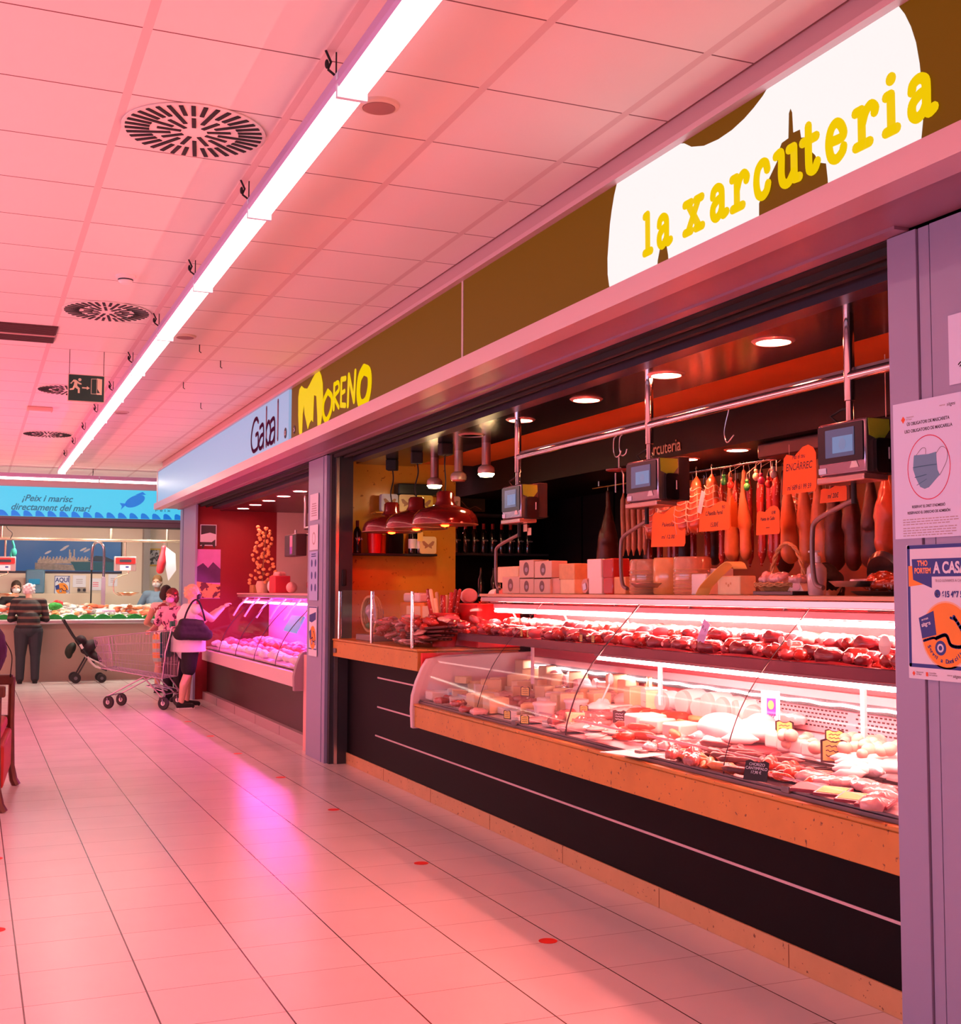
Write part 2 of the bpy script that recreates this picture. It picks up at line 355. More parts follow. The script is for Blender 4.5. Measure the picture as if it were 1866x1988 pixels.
# interior of the second stall
struct(MB().box(3.31, 5.7, 11.3, 17.6, 2.72, 2.95).obj('ceiling.004', mat('maroon soffit', (0.09, 0.01, 0.015), 0.4), smooth=False))
struct(MB().box(2.99, 4.15, 17.6, 17.7, 0, 2.98).obj('wall_far', red_wall_m, smooth=False))
struct(MB().box(4.15, 5.7, 17.6, 17.7, 0, 2.98).box(5.6, 5.7, 11.6, 17.6, 0, 2.98).obj('wall_far.001', mat('pale cream wall', (0.7, 0.6, 0.5), 0.6), smooth=False))

# ---------------------------------------------------------------- ceiling fittings
t0 = None
for k in range(11):
    y0 = 2.53+1.5*k
    lab = ['ceiling strip lamp nearest the camera, cut by the top of the frame', 'ceiling strip lamp beside the round speaker, second from the camera'][k] if k < 2 else None
    if t0 is None:
        t0 = thing('strip_lamp', lab, 'ceiling light', (1.2, y0, 3.34))
        MB().prism([(-0.058, 0.012), (-0.046, -0.018), (0.046, -0.018), (0.058, 0.012), (0.05, 0.06), (-0.05, 0.06)], 1.5, Matrix(((1, 0, 0, 0), (0, 0, 1, 0), (0, 1, 0, 0), (0, 0, 0, 1)))).obj('housing', mat('lamp housing', (0.5, 0.35, 0.6), 0.4), t0, smooth=False)
        d = MB(); n = 8
        pr = [(-0.052+0.104*i/n, -0.018-0.02*math.sin(PI*i/n)) for i in range(n+1)] + [(0.05, -0.0), (-0.05, -0.0)]
        d.prism(pr, 1.478, Matrix(((1, 0, 0, 0), (0, 0, 1, 0.011), (0, 1, 0, 0), (0, 0, 0, 1)))); d.obj('diffuser', m_strip, t0, smooth=False)
        [MB().box(-0.056, 0.056, q_, q_+0.0108, -0.042, 0.05).obj('end_cap', mat('pale cap', (0.6, 0.75, 0.85), 0.4), t0, smooth=False) for q_ in (0, 1.489)]
        h = MB()
        h.tube([(-0.03, 0.1, 0.06), (-0.03, 0.1, 0.17)], 0.003); h.tube([(0, 0.1, 0.06), (-0.06, 0.1, 0.10), (-0.05, 0.1, 0.13), (-0.07, 0.1, 0.17)], 0.005); h.ell((-0.065, 0.1, 0.12), (0.008, 0.008, 0.018))
        h.obj('hanger', blackm, t0)
    else:
        ords = ['third', 'fourth', 'fifth', 'sixth', 'seventh', 'eighth', 'ninth', 'tenth', 'eleventh']
        dup(t0, (1.2, y0, 3.34), label=lab or ('ceiling strip lamp, %s from the camera in the long row over the aisle' % ords[k-2] if k < 10 else 'last ceiling strip lamp of the long row, nearest the fish counter'))
    [o for o in C.objects if o.name.startswith('strip_lamp')][-1]['group'] = 'strip lamps in a row over the aisle'
cross_m = tube_mat('lit white diffuser', ((1.0, 0.86, 0.70), 20.0))
for k in range(5):
    o = dup(t0, (3.35-1.5*k, 20.25, 3.34), (0, 0, PI/2), label=['cross strip lamp over the side passage, right end of its row', 'cross strip lamp in front of the fish sign, above its fish drawing', 'cross strip lamp in front of the fish sign, above its lettering', 'cross strip lamp left of the frame', 'cross strip lamp far left of the frame'][k], group='strip lamps running across before the fish stall')
    for c in o.children:
        if c.name.startswith('diffuser'): c.data = c.data.copy(); c.data.materials[0] = cross_m
vent0 = None
for k in range(4):
    lab = ['large round ceiling air vent nearest the camera', 'round ceiling air vent beyond the smoke detector', 'round ceiling air vent partly behind the exit sign', 'farthest round ceiling air vent, near the fish stall'][k]
    if vent0 is None:
        vent0 = thing('ceiling_vent', lab, 'air vent', (0.82, 5.09, 3.51), group='round slotted vents')
        MB().lathe([(0.30, -0.002), (0.30, -0.007), (0.05, -0.008), (0.0001, -0.008)][::-1], n=48).obj('plate', mat('vent plate', (0.85, 0.76, 0.72), 0.6), vent0, smooth=False)
        v = MB()
        def slot(r0, r1, a, w):
            v.xbox(Matrix.Rotation(a, 4, 'Z') @ Matrix.Translation(((r0+r1)/2, 0, -0.0095)), r1-r0, w, 0.004)
        for i in range(36): slot(0.185 if i % 4 else 0.10, 0.285, 2*PI*i/36, 0.018)
        for i in range(9): slot(0.055, 0.155, 2*PI*(i+0.5)/9, 0.018)
        v.obj('slot', blackm, vent0, smooth=False)
    else: dup(vent0, (0.82, 5.09+3.6*k, 3.51), label=lab)
sp0 = thing('ceiling_speaker', 'round ceiling speaker right of the strip lamps, nearer one', 'speaker', (1.46, 4.52, 3.51))
MB().lathe([(0.0001, -0.012), (0.066, -0.012), (0.068, -0.016), (0.082, -0.010), (0.085, 0)], n=36).obj('rim', mat('speaker rim', (0.75, 0.6, 0.5), 0.5), sp0)
MB().lathe([(0.0001, -0.0165), (0.064, -0.0165), (0.066, -0.011)], n=36).obj('grille', mat('speaker grille', (0.38, 0.2, 0.19), 0.6), sp0)
dup(sp0, (1.46, 9.31, 3.51), label='round ceiling speaker right of the strip lamps, farther one')
dup(sp0, (1.46, 13.6, 3.51), label='third round ceiling speaker, farthest along the aisle')
sd = thing('smoke_detector', 'small white smoke detector on the ceiling between two round vents', 'smoke detector', (0.83, 7.66, 3.51))
MB().lathe([(0.0001, -0.05), (0.03, -0.05), (0.045, -0.035), (0.045, -0.02), (0.06, -0.015), (0.06, 0)], n=24).obj('body', whitem, sd); MB().lathe([(0.0465, -0.032), (0.0465, -0.024)], n=24).obj('vent_band', ink, sd)
g = thing('air_grille', 'dark rectangular air grille in the ceiling at the left edge', 'air vent')
a, b = P(-60, 722, 'Z', 3.5), P(82, 676, 'Z', 3.5)
gm = mat('dark grille', (0.10, 0.035, 0.04), 0.6)
q = MB().box(-0.1, 0.54, 9.35, 9.98, 3.502, 3.51)
for k in range(16): q.box(-0.09, 0.53, 9.36+0.038*k, 9.372+0.038*k, 3.494, 3.502)
q.obj('louvre', gm, g, smooth=False); MB().box(-0.1, 0.54, 9.655, 9.675, 3.49, 3.503).obj('divider', mat('grille divider', (0.7, 0.4, 0.4), 0.5), g, smooth=False)
# exit sign
yx = 10.2; p0 = P(131, 778, 'Y', yx); p1 = P(204, 730, 'Y', yx)
ex = thing('exit_sign', 'green and white hanging emergency exit sign with a running figure and arrow', 'exit sign', (p0.x, yx, p0.z))
W_, H_ = p1.x-p0.x, p1.z-p0.z
MB().box(0, W_, 0, 0.02, 0, H_).obj('panel_edge', mat('sign rim', (0.75, 0.6, 0.5), 0.5), ex, smooth=False)
MB().box(0.006, W_-0.006, -0.002, 0.001, 0.006, H_-0.006).obj('face', mat('exit green', (0.004, 0.055, 0.04), 0.4), ex, smooth=False)
pic = MB(); F4 = FY(0, -0.003, 0); u = W_/230; 
def Q(pts): return [(x*u, H_-y*u*1.0) for x, y in pts]
pic.prism(Q([(20+0, 48+10), (34, 38), (48, 38), (70, 54), (84, 60), (84, 68), (68, 66), (58, 60), (58, 78), (74, 92), (74, 124), (62, 124), (62, 100), (44, 88), (36, 104), (12, 108), (12, 98), (28, 94), (36, 74), (40, 52), (30, 52), (22, 66), (12, 62)]), 0.001, F4)
pic.prism([(x+73*u, y+H_-36*u) for x, y in circ(10*u, 14)], 0.001, F4)
pic.prism(Q([(88, 84), (118, 84), (118, 76), (136, 88), (118, 100), (118, 92), (88, 92)]), 0.001, F4)
pic.prism(Q([(180, 20), (212, 24), (212, 128), (180, 128), (176, 118), (200, 116), (184, 90), (184, 30)]), 0.001, F4)
for a_, b_ in (((145, 26), (180, 24)), ((145, 26), (145, 124)), ((145, 124), (180, 124)), ((180, 24), (180, 124))):
    A, B = Q([a_, b_]); pic.stroke([A, B], 3*u, F4, 0.001)
pic.obj('pictogram', mat('pale print', (0.75, 0.72, 0.5), 0.5), ex, smooth=False)
MB().tube([(0.01, 0.01, H_), (0.01, 0.01, 3.51-p0.z)], 0.0025).tube([(W_-0.01, 0.01, H_), (W_-0.01, 0.01, 3.51-p0.z)], 0.0025).obj('wire', blackm, ex)
em = thing('emergency_light', 'small boxy emergency light on the ceiling below the exit sign', 'emergency light', (0.62, 13.6, 3.51))
MB().box(-0.13, 0.13, -0.06, 0.06, -0.045, 0).obj('body', mat('peach plastic', (0.8, 0.5, 0.4), 0.5), em, bevel=0.01); MB().box(-0.11, 0.11, -0.045, 0.045, -0.05, -0.045).obj('lens', whitem, em)
# clips along the cross joints of the ceiling
for i, (x, y) in enumerate(((1.62, 9.6), (1.78, 11.4), (1.9, 10.2), (2.15, 12.6))):
    tag(MB().tube([(x, y, 3.51), (x, y, 3.455), (x+0.015, y, 3.445)], 0.004).obj('ceiling_hook', blackm), 'small dark hook hanging from the ceiling between the strip lamps and the signs', 'hook', 'small hooks under the ceiling tiles')

# ---------------------------------------------------------------- signs over the stalls
XS = 2.61
def strokes(mb, glyphs, x0, y0, sx, sy, w, M4, h=0.004):
    for g in glyphs: mb.stroke([(x0+px*sx, y0+py*sy) for px, py in g], w, M4, h)
SLAB = {
 'l': [[(.15, 1.30), (.5, 1.33), (.5, .06)], [(.08, .06), (.92, .06)]],
 'a': [[(.10, .74), (.16, .90), (.42, .97), (.66, .86), (.70, .62), (.70, .22), (.78, .05), (1.0, .10)], [(.70, .60), (.40, .57), (.12, .42), (.10, .18), (.30, .04), (.55, .12), (.70, .30)]],
 'x': [[(.2, .94), (.8, .08)], [(.8, .94), (.2, .08)], [(.02, .95), (.38, .95)], [(.64, .95), (.98, .95)], [(.0, .05), (.36, .05)], [(.64, .05), (1.0, .05)]],
 'r': [[(.05, .95), (.32, .95), (.32, .06)], [(.05, .05), (.66, .05)], [(.34, .58), (.50, .85), (.74, .97), (.92, .84), (.90, .74)]],
 'c': [[(.90, .72), (.80, .92), (.52, .98), (.20, .84), (.08, .50), (.20, .14), (.52, .02), (.82, .12), (.94, .30)]],
 'u': [[(.03, .95), (.25, .95), (.25, .34), (.34, .08), (.55, .04), (.76, .26)], [(.58, .95), (.78, .95), (.78, .07), (.99, .05)]],
 't': [[(.42, 1.30), (.42, .26), (.54, .06), (.78, .06), (.95, .22)], [(.05, .92), (.90, .92)]],
 'e': [[(.12, .54), (.90, .54), (.84, .82), (.54, .98), (.22, .86), (.08, .52), (.20, .14), (.52, .02), (.86, .14), (.93, .26)]],
 'i': [[(.15, .94), (.52, .94), (.52, .06)], [(.08, .05), (.95, .05)]]}
curved = 'acerut'
sg = thing('shop_sign', 'long backlit brown and white shop sign lettered la xarcuteria in yellow', 'shop sign', (0, 0, 0))
MB().box(2.615, 2.64, -4, 6.452, 2.885, 3.376).obj('panel', brown_sign, sg, smooth=False)
wm = MB(); F = FX(2.615, 0, 0)
out = [(-4.676, 2.885), (-4.70, 2.93), (-4.713, 2.984), (-4.714, 3.06), (-4.702, 3.138), (-4.69, 3.21), (-4.673, 3.268), (-4.65, 3.33), (-4.625, 3.376), (-4.10, 3.376), (-4.073, 3.368), (-4.02, 3.335), (-3.93, 3.308), (-3.83, 3.299), (-3.74, 3.303), (-3.66, 3.318), (-3.60, 3.337), (-3.545, 3.36), (-3.52, 3.376), (-2.845, 3.376), (-2.82, 3.34), (-2.795, 3.289), (-2.775, 3.23), (-2.762, 3.16), (-2.754, 3.08), (-2.753, 2.977), (-2.768, 2.885),
       (-3.19, 2.885), (-3.193, 2.94), (-3.20, 2.993), (-3.24, 3.01), (-3.255, 3.04), (-3.275, 3.06), (-3.30, 3.085), (-3.315, 3.125), (-3.329, 3.128), (-3.335, 3.16), (-3.372, 3.162), (-3.376, 3.235), (-3.387, 3.256), (-3.397, 3.24), (-3.402, 3.152), (-3.44, 3.148), (-3.462, 3.12), (-3.468, 3.09), (-3.52, 3.04), (-3.555, 3.0), (-3.578, 2.97), (-3.58, 2.885),
       (-4.195, 2.885), (-4.20, 2.94), (-4.212, 2.985), (-4.240, 3.024), (-4.265, 2.99), (-4.285, 2.94), (-4.294, 2.885)]
wm.prism(out, 0.002, F); wm.obj('backlit_area', white_sign, sg, smooth=False)
lm = MB(); FL = FX(2.6125, 0, 0)
for ch, a0, a1, dy in (('l', -4.40, -4.315, 0), ('a', -4.285, -4.165, 0), ('x', -4.08, -3.93, 0), ('a', -3.89, -3.765, 0), ('r', -3.755, -3.625, 0), ('c', -3.605, -3.50, 0), ('u', -3.485, -3.325, 0), ('t', -3.335, -3.225, 0), ('e', -3.20, -3.09, 0), ('r', -3.065, -2.935, 0), ('i', -2.925, -2.845, 0), ('a', -2.815, -2.69, 0)):
    for gi, g in enumerate(SLAB[ch]):
        straight = (ch in 'xil') or (ch == 'r' and gi < 2) or (ch == 't' and gi == 1) or (ch == 'u' and gi == 1)
        lm.stroke([(a0+0.012+px*(a1-a0-0.024), 2.986+py*0.128) for px, py in g], 0.034, FL, 0.004, smooth=not straight)
lm.prism(circ(0.021, 16, -2.882, 3.157), 0.004, FL)
lm.obj('lettering', yellow_sign, sg, smooth=False)
sm = thing('shop_sign', 'brown backlit shop sign with blobby yellow Moreno lettering', 'shop sign')
MB().box(2.615, 2.64, 6.482, 10.58, 2.885, 3.376).obj('panel', brown_sign, sm, smooth=False)
MB().box(2.612, 2.616, 6.455, 6.48, 2.885, 3.376).obj('joint_strip', mat('pale joint', (0.6, 0.5, 0.5), 0.4), sm, smooth=False)
mo = MB(); Fm = FX(2.614, 0, 0)
Mout = [(-10.19, 2.89), (-10.25, 2.889), (-10.29, 2.95), (-10.32, 3.10), (-10.325, 3.26), (-10.29, 3.325), (-10.22, 3.345), (-10.13, 3.31), (-10.02, 3.29), (-9.95, 3.31), (-9.86, 3.345), (-9.77, 3.374), (-9.63, 3.374), (-9.575, 3.33), (-9.53, 3.26), (-9.515, 3.15), (-9.52, 3.03), (-9.57, 2.93), (-9.62, 2.888), (-9.67, 2.90), (-9.68, 3.0), (-9.72, 3.18), (-9.80, 3.20), (-9.81, 3.10), (-9.82, 2.975), (-9.87, 3.0), (-9.93, 2.98), (-9.99, 2.935), (-10.03, 2.99), (-10.10, 3.08), (-10.13, 3.165), (-10.17, 3.09), (-10.18, 2.98)]
mo.prism(Mout, 0.003, Fm)
def ring(pts, w): mo.stroke(pts+[pts[0]], w, Fm, 0.003)
ring([(-9.37, 3.165), (-9.25, 3.10), (-9.27, 3.0), (-9.40, 2.935), (-9.50, 3.0), (-9.49, 3.10)], 0.05)
mo.stroke([(-9.18, 3.19), (-9.19, 3.0)], 0.045, Fm); mo.stroke([(-9.18, 3.19), (-9.07, 3.19), (-9.05, 3.13), (-9.17, 3.09), (-9.05, 2.99)], 0.035, Fm)
mo.stroke([(-8.87, 3.19), (-8.98, 3.20), (-8.99, 3.0), (-8.87, 2.98)], 0.042, Fm, smooth=False); mo.stroke([(-8.98, 3.09), (-8.89, 3.095)], 0.035, Fm)
mo.stroke([(-8.80, 2.97), (-8.78, 3.20), (-8.64, 2.98), (-8.61, 3.20)], 0.045, Fm, smooth=False)
ring([(-8.40, 3.18), (-8.27, 3.13), (-8.26, 3.02), (-8.34, 2.93), (-8.47, 2.93), (-8.53, 3.02), (-8.50, 3.13)], 0.085)
mo.obj('lettering', yellow_sign, sm, smooth=False)
n26 = MB().prism(circ(0.035, 20, -10.46, 2.99, 1.1), 0.003, Fm).obj('number_disc', ink, sm, smooth=False); text('number', '26', 0.05, whitem, n26, FX(2.610, 10.483, 2.972), 0.0005)
gb = thing('shop_sign', 'long pale blue backlit shop sign lettered Gabal in maroon', 'shop sign')
MB().box(2.60, 2.64, 10.62, 19.0, 2.885, 3.376).obj('panel', gabal_sign, gb, smooth=False)
MB().box(2.60, 2.95, 18.98, 19.02, 2.83, 3.40).box(2.595, 2.605, 18.93, 19.02, 2.885, 3.376).obj('end_frame', slat_m, gb, smooth=False)
gl = MB(); Fg = FX(2.599, 0, 0)
def gs(pts, w=0.042, sm_=True): gl.stroke(pts, w, Fg, 0.003, smooth=sm_)
gs([(-11.87, 3.24), (-11.95, 3.285), (-12.08, 3.26), (-12.18, 3.15), (-12.18, 3.04), (-12.09, 2.97), (-11.95, 2.97), (-11.875, 3.0), (-11.875, 3.12), (-11.98, 3.12)])
def ga(x): gs([(x-0.17, 3.17), (x-0.05, 3.19), (x, 3.14), (x, 2.96)]); gs([(x, 3.09), (x-0.12, 3.08), (x-0.2, 3.02), (x-0.16, 2.965), (x-0.06, 2.97), (x, 3.02)])
ga(-11.63); ga(-11.16)
gs([(-11.51, 3.33), (-11.51, 2.96)], sm_=False); gs([(-11.51, 3.12), (-11.42, 3.185), (-11.34, 3.13), (-11.34, 3.02), (-11.42, 2.965), (-11.51, 3.02)]); gs([(-11.03, 3.33), (-11.03, 2.97)], sm_=False)
gl.obj('lettering', maroon_let, gb, smooth=False)
n10 = MB().prism(circ(0.045, 20, -10.73, 2.99, 1.1), 0.003, Fg).obj('number_disc', ink, gb, smooth=False); text('number', '10', 0.06, whitem, n10, FX(2.594, 10.765, 2.968), 0.0005)
# ================================================================ charcuterie counter
pinkglow = mat('white case enamel', (0.8, 0.62, 0.64), 0.35)
ct = thing('service_counter', 'long black panelled charcuterie counter with an ochre stone ledge and a lit curved glass case', 'display counter')
MB().box(3.155, 3.9, 3.3, 10.62, 0, 0.10).obj('plinth', speck('plinth stone', (0.66, 0.36, 0.16), (0.2, 0.08, 0.03), 42, 0.67, 0.4), ct, bevel=0.002)
for y in (3.36, 4.18, 5.2, 6.25, 7.3, 8.4, 9.5): MB().box(3.1535, 3.156, y, y+0.003, 0.002, 0.098).obj('plinth_joint', mat('joint brown', (0.25, 0.08, 0.03), 0.7), ct, smooth=False)
MB().box(3.165, 3.9, 3.3, 8.35, 0.10, 0.572).box(3.165, 3.9, 8.35, 10.62, 0.10, 0.962).box(3.205, 3.9, 3.3, 8.24, 0.572, 0.74).obj('front_panel', black, ct, smooth=False)
for z, y1 in ((0.343, 9.75), (0.585, 9.7), (0.828, 9.7)):
    MB().box(3.1605, 3.166, 3.3, y1, z-0.006, z+0.006).obj('metal_slat', slat_m, ct, smooth=False)
MB().box(2.97, 3.2, 3.3, 8.30, 0.575, 0.722).obj('stone_apron', stone, ct, bevel=0.004)
MB().box(2.962, 3.2, 3.3, 8.30, 0.724, 0.742).obj('stone_ledge', stone, ct, bevel=0.006)
MB().box(3.0, 3.045, 3.3, 8.29, 0.742, 0.760).box(3.008, 3.016, 3.3, 8.29, 0.760, 0.772).obj('glass_rail', darksteel, ct, bevel=0.002)
for y in (3.95, 5.1, 6.55): MB().box(2.99, 3.04, y, y+0.05, 0.757, 0.785).obj('glass_clip', darksteel, ct, bevel=0.003)
MB().box(3.03, 3.85, 8.36, 10.60, 0.965, 1.105).obj('upper_apron', stone, ct, bevel=0.004)
MB().box(3.022, 3.86, 8.352, 10.60, 1.107, 1.125).obj('upper_worktop', stone, ct, bevel=0.006)
MB().box(3.015, 3.03, 10.48, 10.55, 1.0, 1.04).obj('socket', darksteel, ct, bevel=0.003)

cs = ct
Y0c, Y1c = 3.31, 8.24
MB().prism([(3.03, 0.742), (3.03, 0.765), (3.92, 0.852), (3.92, 0.742)], Y1c-Y0c, Matrix(((1, 0, 0, 0), (0, 0, 1, Y0c), (0, 1, 0, 0), (0, 0, 0, 1)))).obj('deck', mat('deck steel', (0.72, 0.6, 0.62), 0.3, 0.3), cs, smooth=False)
MB().box(3.92, 3.96, Y0c, Y1c, 0.74, 1.5).obj('back_panel', mat('red back panel', (0.62, 0.12, 0.14), 0.4), cs, smooth=False)
pp = MB().box(3.895, 3.92, Y0c, 6.0, 0.86, 0.985); pp.obj('perforated_panel', mat('perforated steel', (0.7, 0.45, 0.5), 0.4, 0.3), cs, smooth=False)
ph = MB()
for r in range(5):
    for k in range(88):
        y = 3.36+0.03*k+(0.015 if r % 2 else 0)
        if (k % 22) < 20: ph.box(3.8935, 3.8955, y, y+0.017, 0.885+0.02*r, 0.893+0.02*r)
o_ = ph.obj('perforation', blackm, cs, smooth=False)
MB().box(3.86, 3.92, Y0c, Y1c, 1.03, 1.07).obj('back_rail', mat('pink enamel', (0.78, 0.45, 0.48), 0.4), cs, smooth=False)
MB().box(3.87, 3.92, Y0c, Y1c, 0.985, 1.03).obj('lamp_trough', blackm, cs, smooth=False)
lt = MB(); pts = []
for k in range(60):
    y = Y0c+0.1+k*0.08; pts.append((3.862, y, 1.008+0.004*math.sin(k*1.7)))
MB().tube(pts, 0.007, 6).obj('rear_light_strip', mat('lit rear strip', (0.9, 0.95, 1), 0.5, emit=(1.0, 0.62, 0.64), es=40), cs)
MB().box(3.34, 3.9, Y0c, Y1c, 1.205, 1.222).obj('middle_shelf', mat('shelf plate', (0.25, 0.06, 0.08), 0.3, 0.3), cs, smooth=False)
MB().box(3.30, 3.34, Y0c, Y1c, 1.196, 1.25).obj('shelf_fascia', mat('shelf fascia', (0.10, 0.03, 0.05), 0.25, 0.4), cs, bevel=0.004)
MB().cyl((3.335, Y0c, 1.172), (3.335, 6.15, 1.172), 0.011, n=12).obj('lower_tube', m_tube, cs)
MB().box(3.31, 3.36, Y0c, 6.15, 1.184, 1.196).obj('lower_tube_holder', darksteel, cs, smooth=False)
MB().cyl((3.545, Y0c, 1.412), (3.545, 8.1, 1.412), 0.011, n=12).obj('upper_tube', m_tube, cs)
MB().box(3.535, 3.72, Y0c, 8.12, 1.428, 1.462).obj('upper_tube_holder', mat('pink enamel', None), cs, bevel=0.004)
MB().box(3.455, 3.95, Y0c, 8.20, 1.515, 1.535).obj('top_shelf', mat('orange stone edge', (0.68, 0.40, 0.22), 0.35), cs, bevel=0.003)
MB().box(3.468, 3.56, Y0c, 8.20, 1.478, 1.513).obj('top_beam', steel, cs, bevel=0.004)
for i in range(6):
    y = 3.9+0.82*i
    MB().tube([(3.56, y, 1.47), (3.62, y, 1.44), (3.72, y, 1.25), (3.80, y, 1.21)], 0.008, 6).obj('shelf_bracket', pinkglow, cs)
    MB().box(3.50, 3.515, y+0.2, y+0.225, 0.93, 1.20).obj('shelf_strut', pinkglow, cs, smooth=False) if i % 2 == 0 else None
GP = [(3.0, 0.772), (3.004, 0.82), (3.022, 0.88), (3.055, 0.97), (3.10, 1.06), (3.165, 1.155), (3.25, 1.255), (3.34, 1.35), (3.45, 1.462), (3.466, 1.478)]
GP2 = [(p.x, p.y) for p in spline([Vector((a, b)) for a, b in GP], 3)]
def panel(y0, y1):
    inner = [(a+0.005, b-0.003) for a, b in GP2][::-1]
    vs = []; fs = []; n = len(GP2)
    for y in (y0, y1): vs += [(a, y, b) for a, b in GP2] + [(a+0.005, y, b-0.003) for a, b in GP2]
    for i in range(n-1): fs += [(i, i+1, 2*n+i+1, 2*n+i), (n+i, 3*n+i, 3*n+i+1, n+i+1)]
    for i in range(n-1): fs += [(i, n+i, n+i+1, i+1), (2*n+i, 2*n+i+1, 3*n+i+1, 3*n+i)]
    fs += [(0, 2*n, 3*n, n), (n-1, 2*n-1, 4*n-1, 3*n-1)]
    MB().add(vs, fs).obj('glass_panel', glass, cs)
    return
ys = [3.312, 4.408, 5.90, 7.15, 8.235]
for i in range(4): panel(ys[i]+0.004, ys[i+1]-0.004)
for i, r in ((1, 0.0025), (2, 0.0045), (3, 0.002)):
    MB().tube([(a-0.001, ys[i], b) for a, b in GP2], r, 6).obj('glass_joint', mat('joint rubber', (0.03, 0.02, 0.03), 0.5), cs)
EP = Matrix(((1, 0, 0, 0), (0, 0, 1, 8.245), (0, 1, 0, 0), (0, 0, 0, 1)))
MB().prism([(2.955, 0.565), (2.948, 0.70), (2.955, 0.80), (2.985, 0.90), (3.03, 1.0), (3.07, 1.06), (3.2, 1.085), (3.92, 1.10), (3.92, 0.75), (3.2, 0.75), (3.2, 0.565)], 0.05, EP).obj('end_panel', mat('case end enamel', (0.8, 0.6, 0.6), 0.3), cs, bevel=0.006)
MB().prism([(3.07, 1.065)] + [(a+0.004, b) for a, b in GP2 if b > 1.07] + [(3.9, 1.478), (3.9, 1.10)], 0.008, EP).obj('end_glass', glass, cs, smooth=False)
MB().box(3.05, 3.45, 8.31, 8.345, 1.0, 1.10).obj('red_end_rail', mat('red enamel', (0.75, 0.02, 0.03), 0.35), cs, smooth=False)

gg = thing('glass_screen', 'low glass food screen on three steel posts over the upper stone worktop', 'glass screen')
for y in (8.53, 9.52, 10.47): MB().cyl((3.05, y, 1.126), (3.05, y, 1.55), 0.013, n=14).obj('post', chrome, gg)
for a, b in ((8.55, 9.50), (9.54, 10.45)): MB().box(3.047, 3.053, a, b, 1.135, 1.56).obj('glass_pane', glass, gg, smooth=False)

# ---------------------------------------------------------------- lamps, rails and scales above the counter
for i, y in enumerate((4.69, 5.655, 6.593, 7.57, 8.46)):
    l = thing('recessed_lamp', 'round recessed lamp in the dark soffit, %s' % ['nearest the camera above the big scale', 'second from the right above the pipe rail', 'third from the right between two scales', 'fourth from the right near the third scale', 'unlit one beside the hanging white lamps'][i], 'ceiling light', (3.5, y, 2.75), group='recessed lamps over the counter')
    MB().lathe([(0.082, -0.002), (0.082, -0.010), (0.092, -0.010), (0.105, 0.0)], n=36).obj('trim_ring', mat('lamp ring', (0.6, 0.35, 0.33), 0.35, 0.5), l)
    MB().lathe([(0.0001, -0.006), (0.081, -0.006)] if i < 4 else [(0.0001, -0.003), (0.081, -0.003)], n=36).obj('bulb', m_down if i < 4 else mat('unlit lamp', (0.25, 0.10, 0.09), 0.3), l)
for i, y in enumerate((6.10, 5.63, 4.2)):
    l = thing('recessed_lamp', 'round recessed lamp in the rear soffit over the hanging hams, %s' % ['left one', 'middle one', 'hidden right one'][i], 'ceiling light', (4.9, P(1335 if i == 0 else 1432, 889 if i == 0 else 873, 'X', 4.68).y if i < 2 else y, 2.5), group='rear recessed lamps')
    l.location.x = 4.68
    MB().lathe([(0.07, -0.002), (0.07, -0.008), (0.09, 0)], n=30).obj('trim_ring', mat('lamp ring', None), l)
    MB().lathe([(0.0001, -0.005), (0.069, -0.005)], n=30).obj('bulb', mat('lit rear lamp', (0.9, 0.9, 0.9), 0.5, emit=(1.0, 0.2, 0.10), es=70), l)
redlac = mat('red lacquered shade', (0.22, 0.012, 0.01), 0.13, 0.3, coat=1.0)
pen0 = None
for i, (x_, y_) in enumerate(((857, 9.02), (800, 9.70), (752, 10.36))):
    lab = 'wide dark red dome pendant lamp, ' + ['nearest and largest of the three', 'middle one of the three', 'farthest of the three, by the ochre wall'][i]
    if pen0 is None:
        pen0 = thing('pendant_lamp', lab, 'lamp', (3.5, y_, 2.09), group='red dome pendant lamps')
        MB().lathe([(0.268, 0.0), (0.266, 0.03), (0.25, 0.075), (0.215, 0.112), (0.15, 0.135), (0.09, 0.155), (0.072, 0.19), (0.07, 0.25), (0.055, 0.268), (0.02, 0.272), (0.0001, 0.272)], n=48).lathe([(0.262, 0.0), (0.245, 0.07), (0.21, 0.105), (0.10, 0.14), (0.0001, 0.15)], n=48).obj('shade', redlac, pen0)
        MB().lathe([(0.269, -0.004), (0.269, 0.002), (0.262, 0.002), (0.262, -0.004)], n=48).obj('rim', mat('worn rim', (0.5, 0.25, 0.15), 0.4), pen0)
        MB().lathe([(0.0001, -0.022), (0.03, -0.015), (0.042, 0.01), (0.03, 0.05), (0.02, 0.1)], n=16).obj('bulb', mat('lit red bulb', (0.8, 0.1, 0.05), 0.4, emit=(1.0, 0.008, 0.001), es=130), pen0)
        MB().tube(spline([(0, 0, 0.27), (0.008, 0.012, 0.36), (-0.01, -0.012, 0.48), (0, 0, 0.60)], 6), 0.006).obj('cord', blackm, pen0)
        MB().box(-0.05, 0.05, -0.05, 0.05, 0.56, 0.66).obj('ceiling_box', blackm, pen0, bevel=0.01)
    else: dup(pen0, (3.5, y_, 2.09), rot=(0, 0, i*1.3), label=lab)
wl0 = None
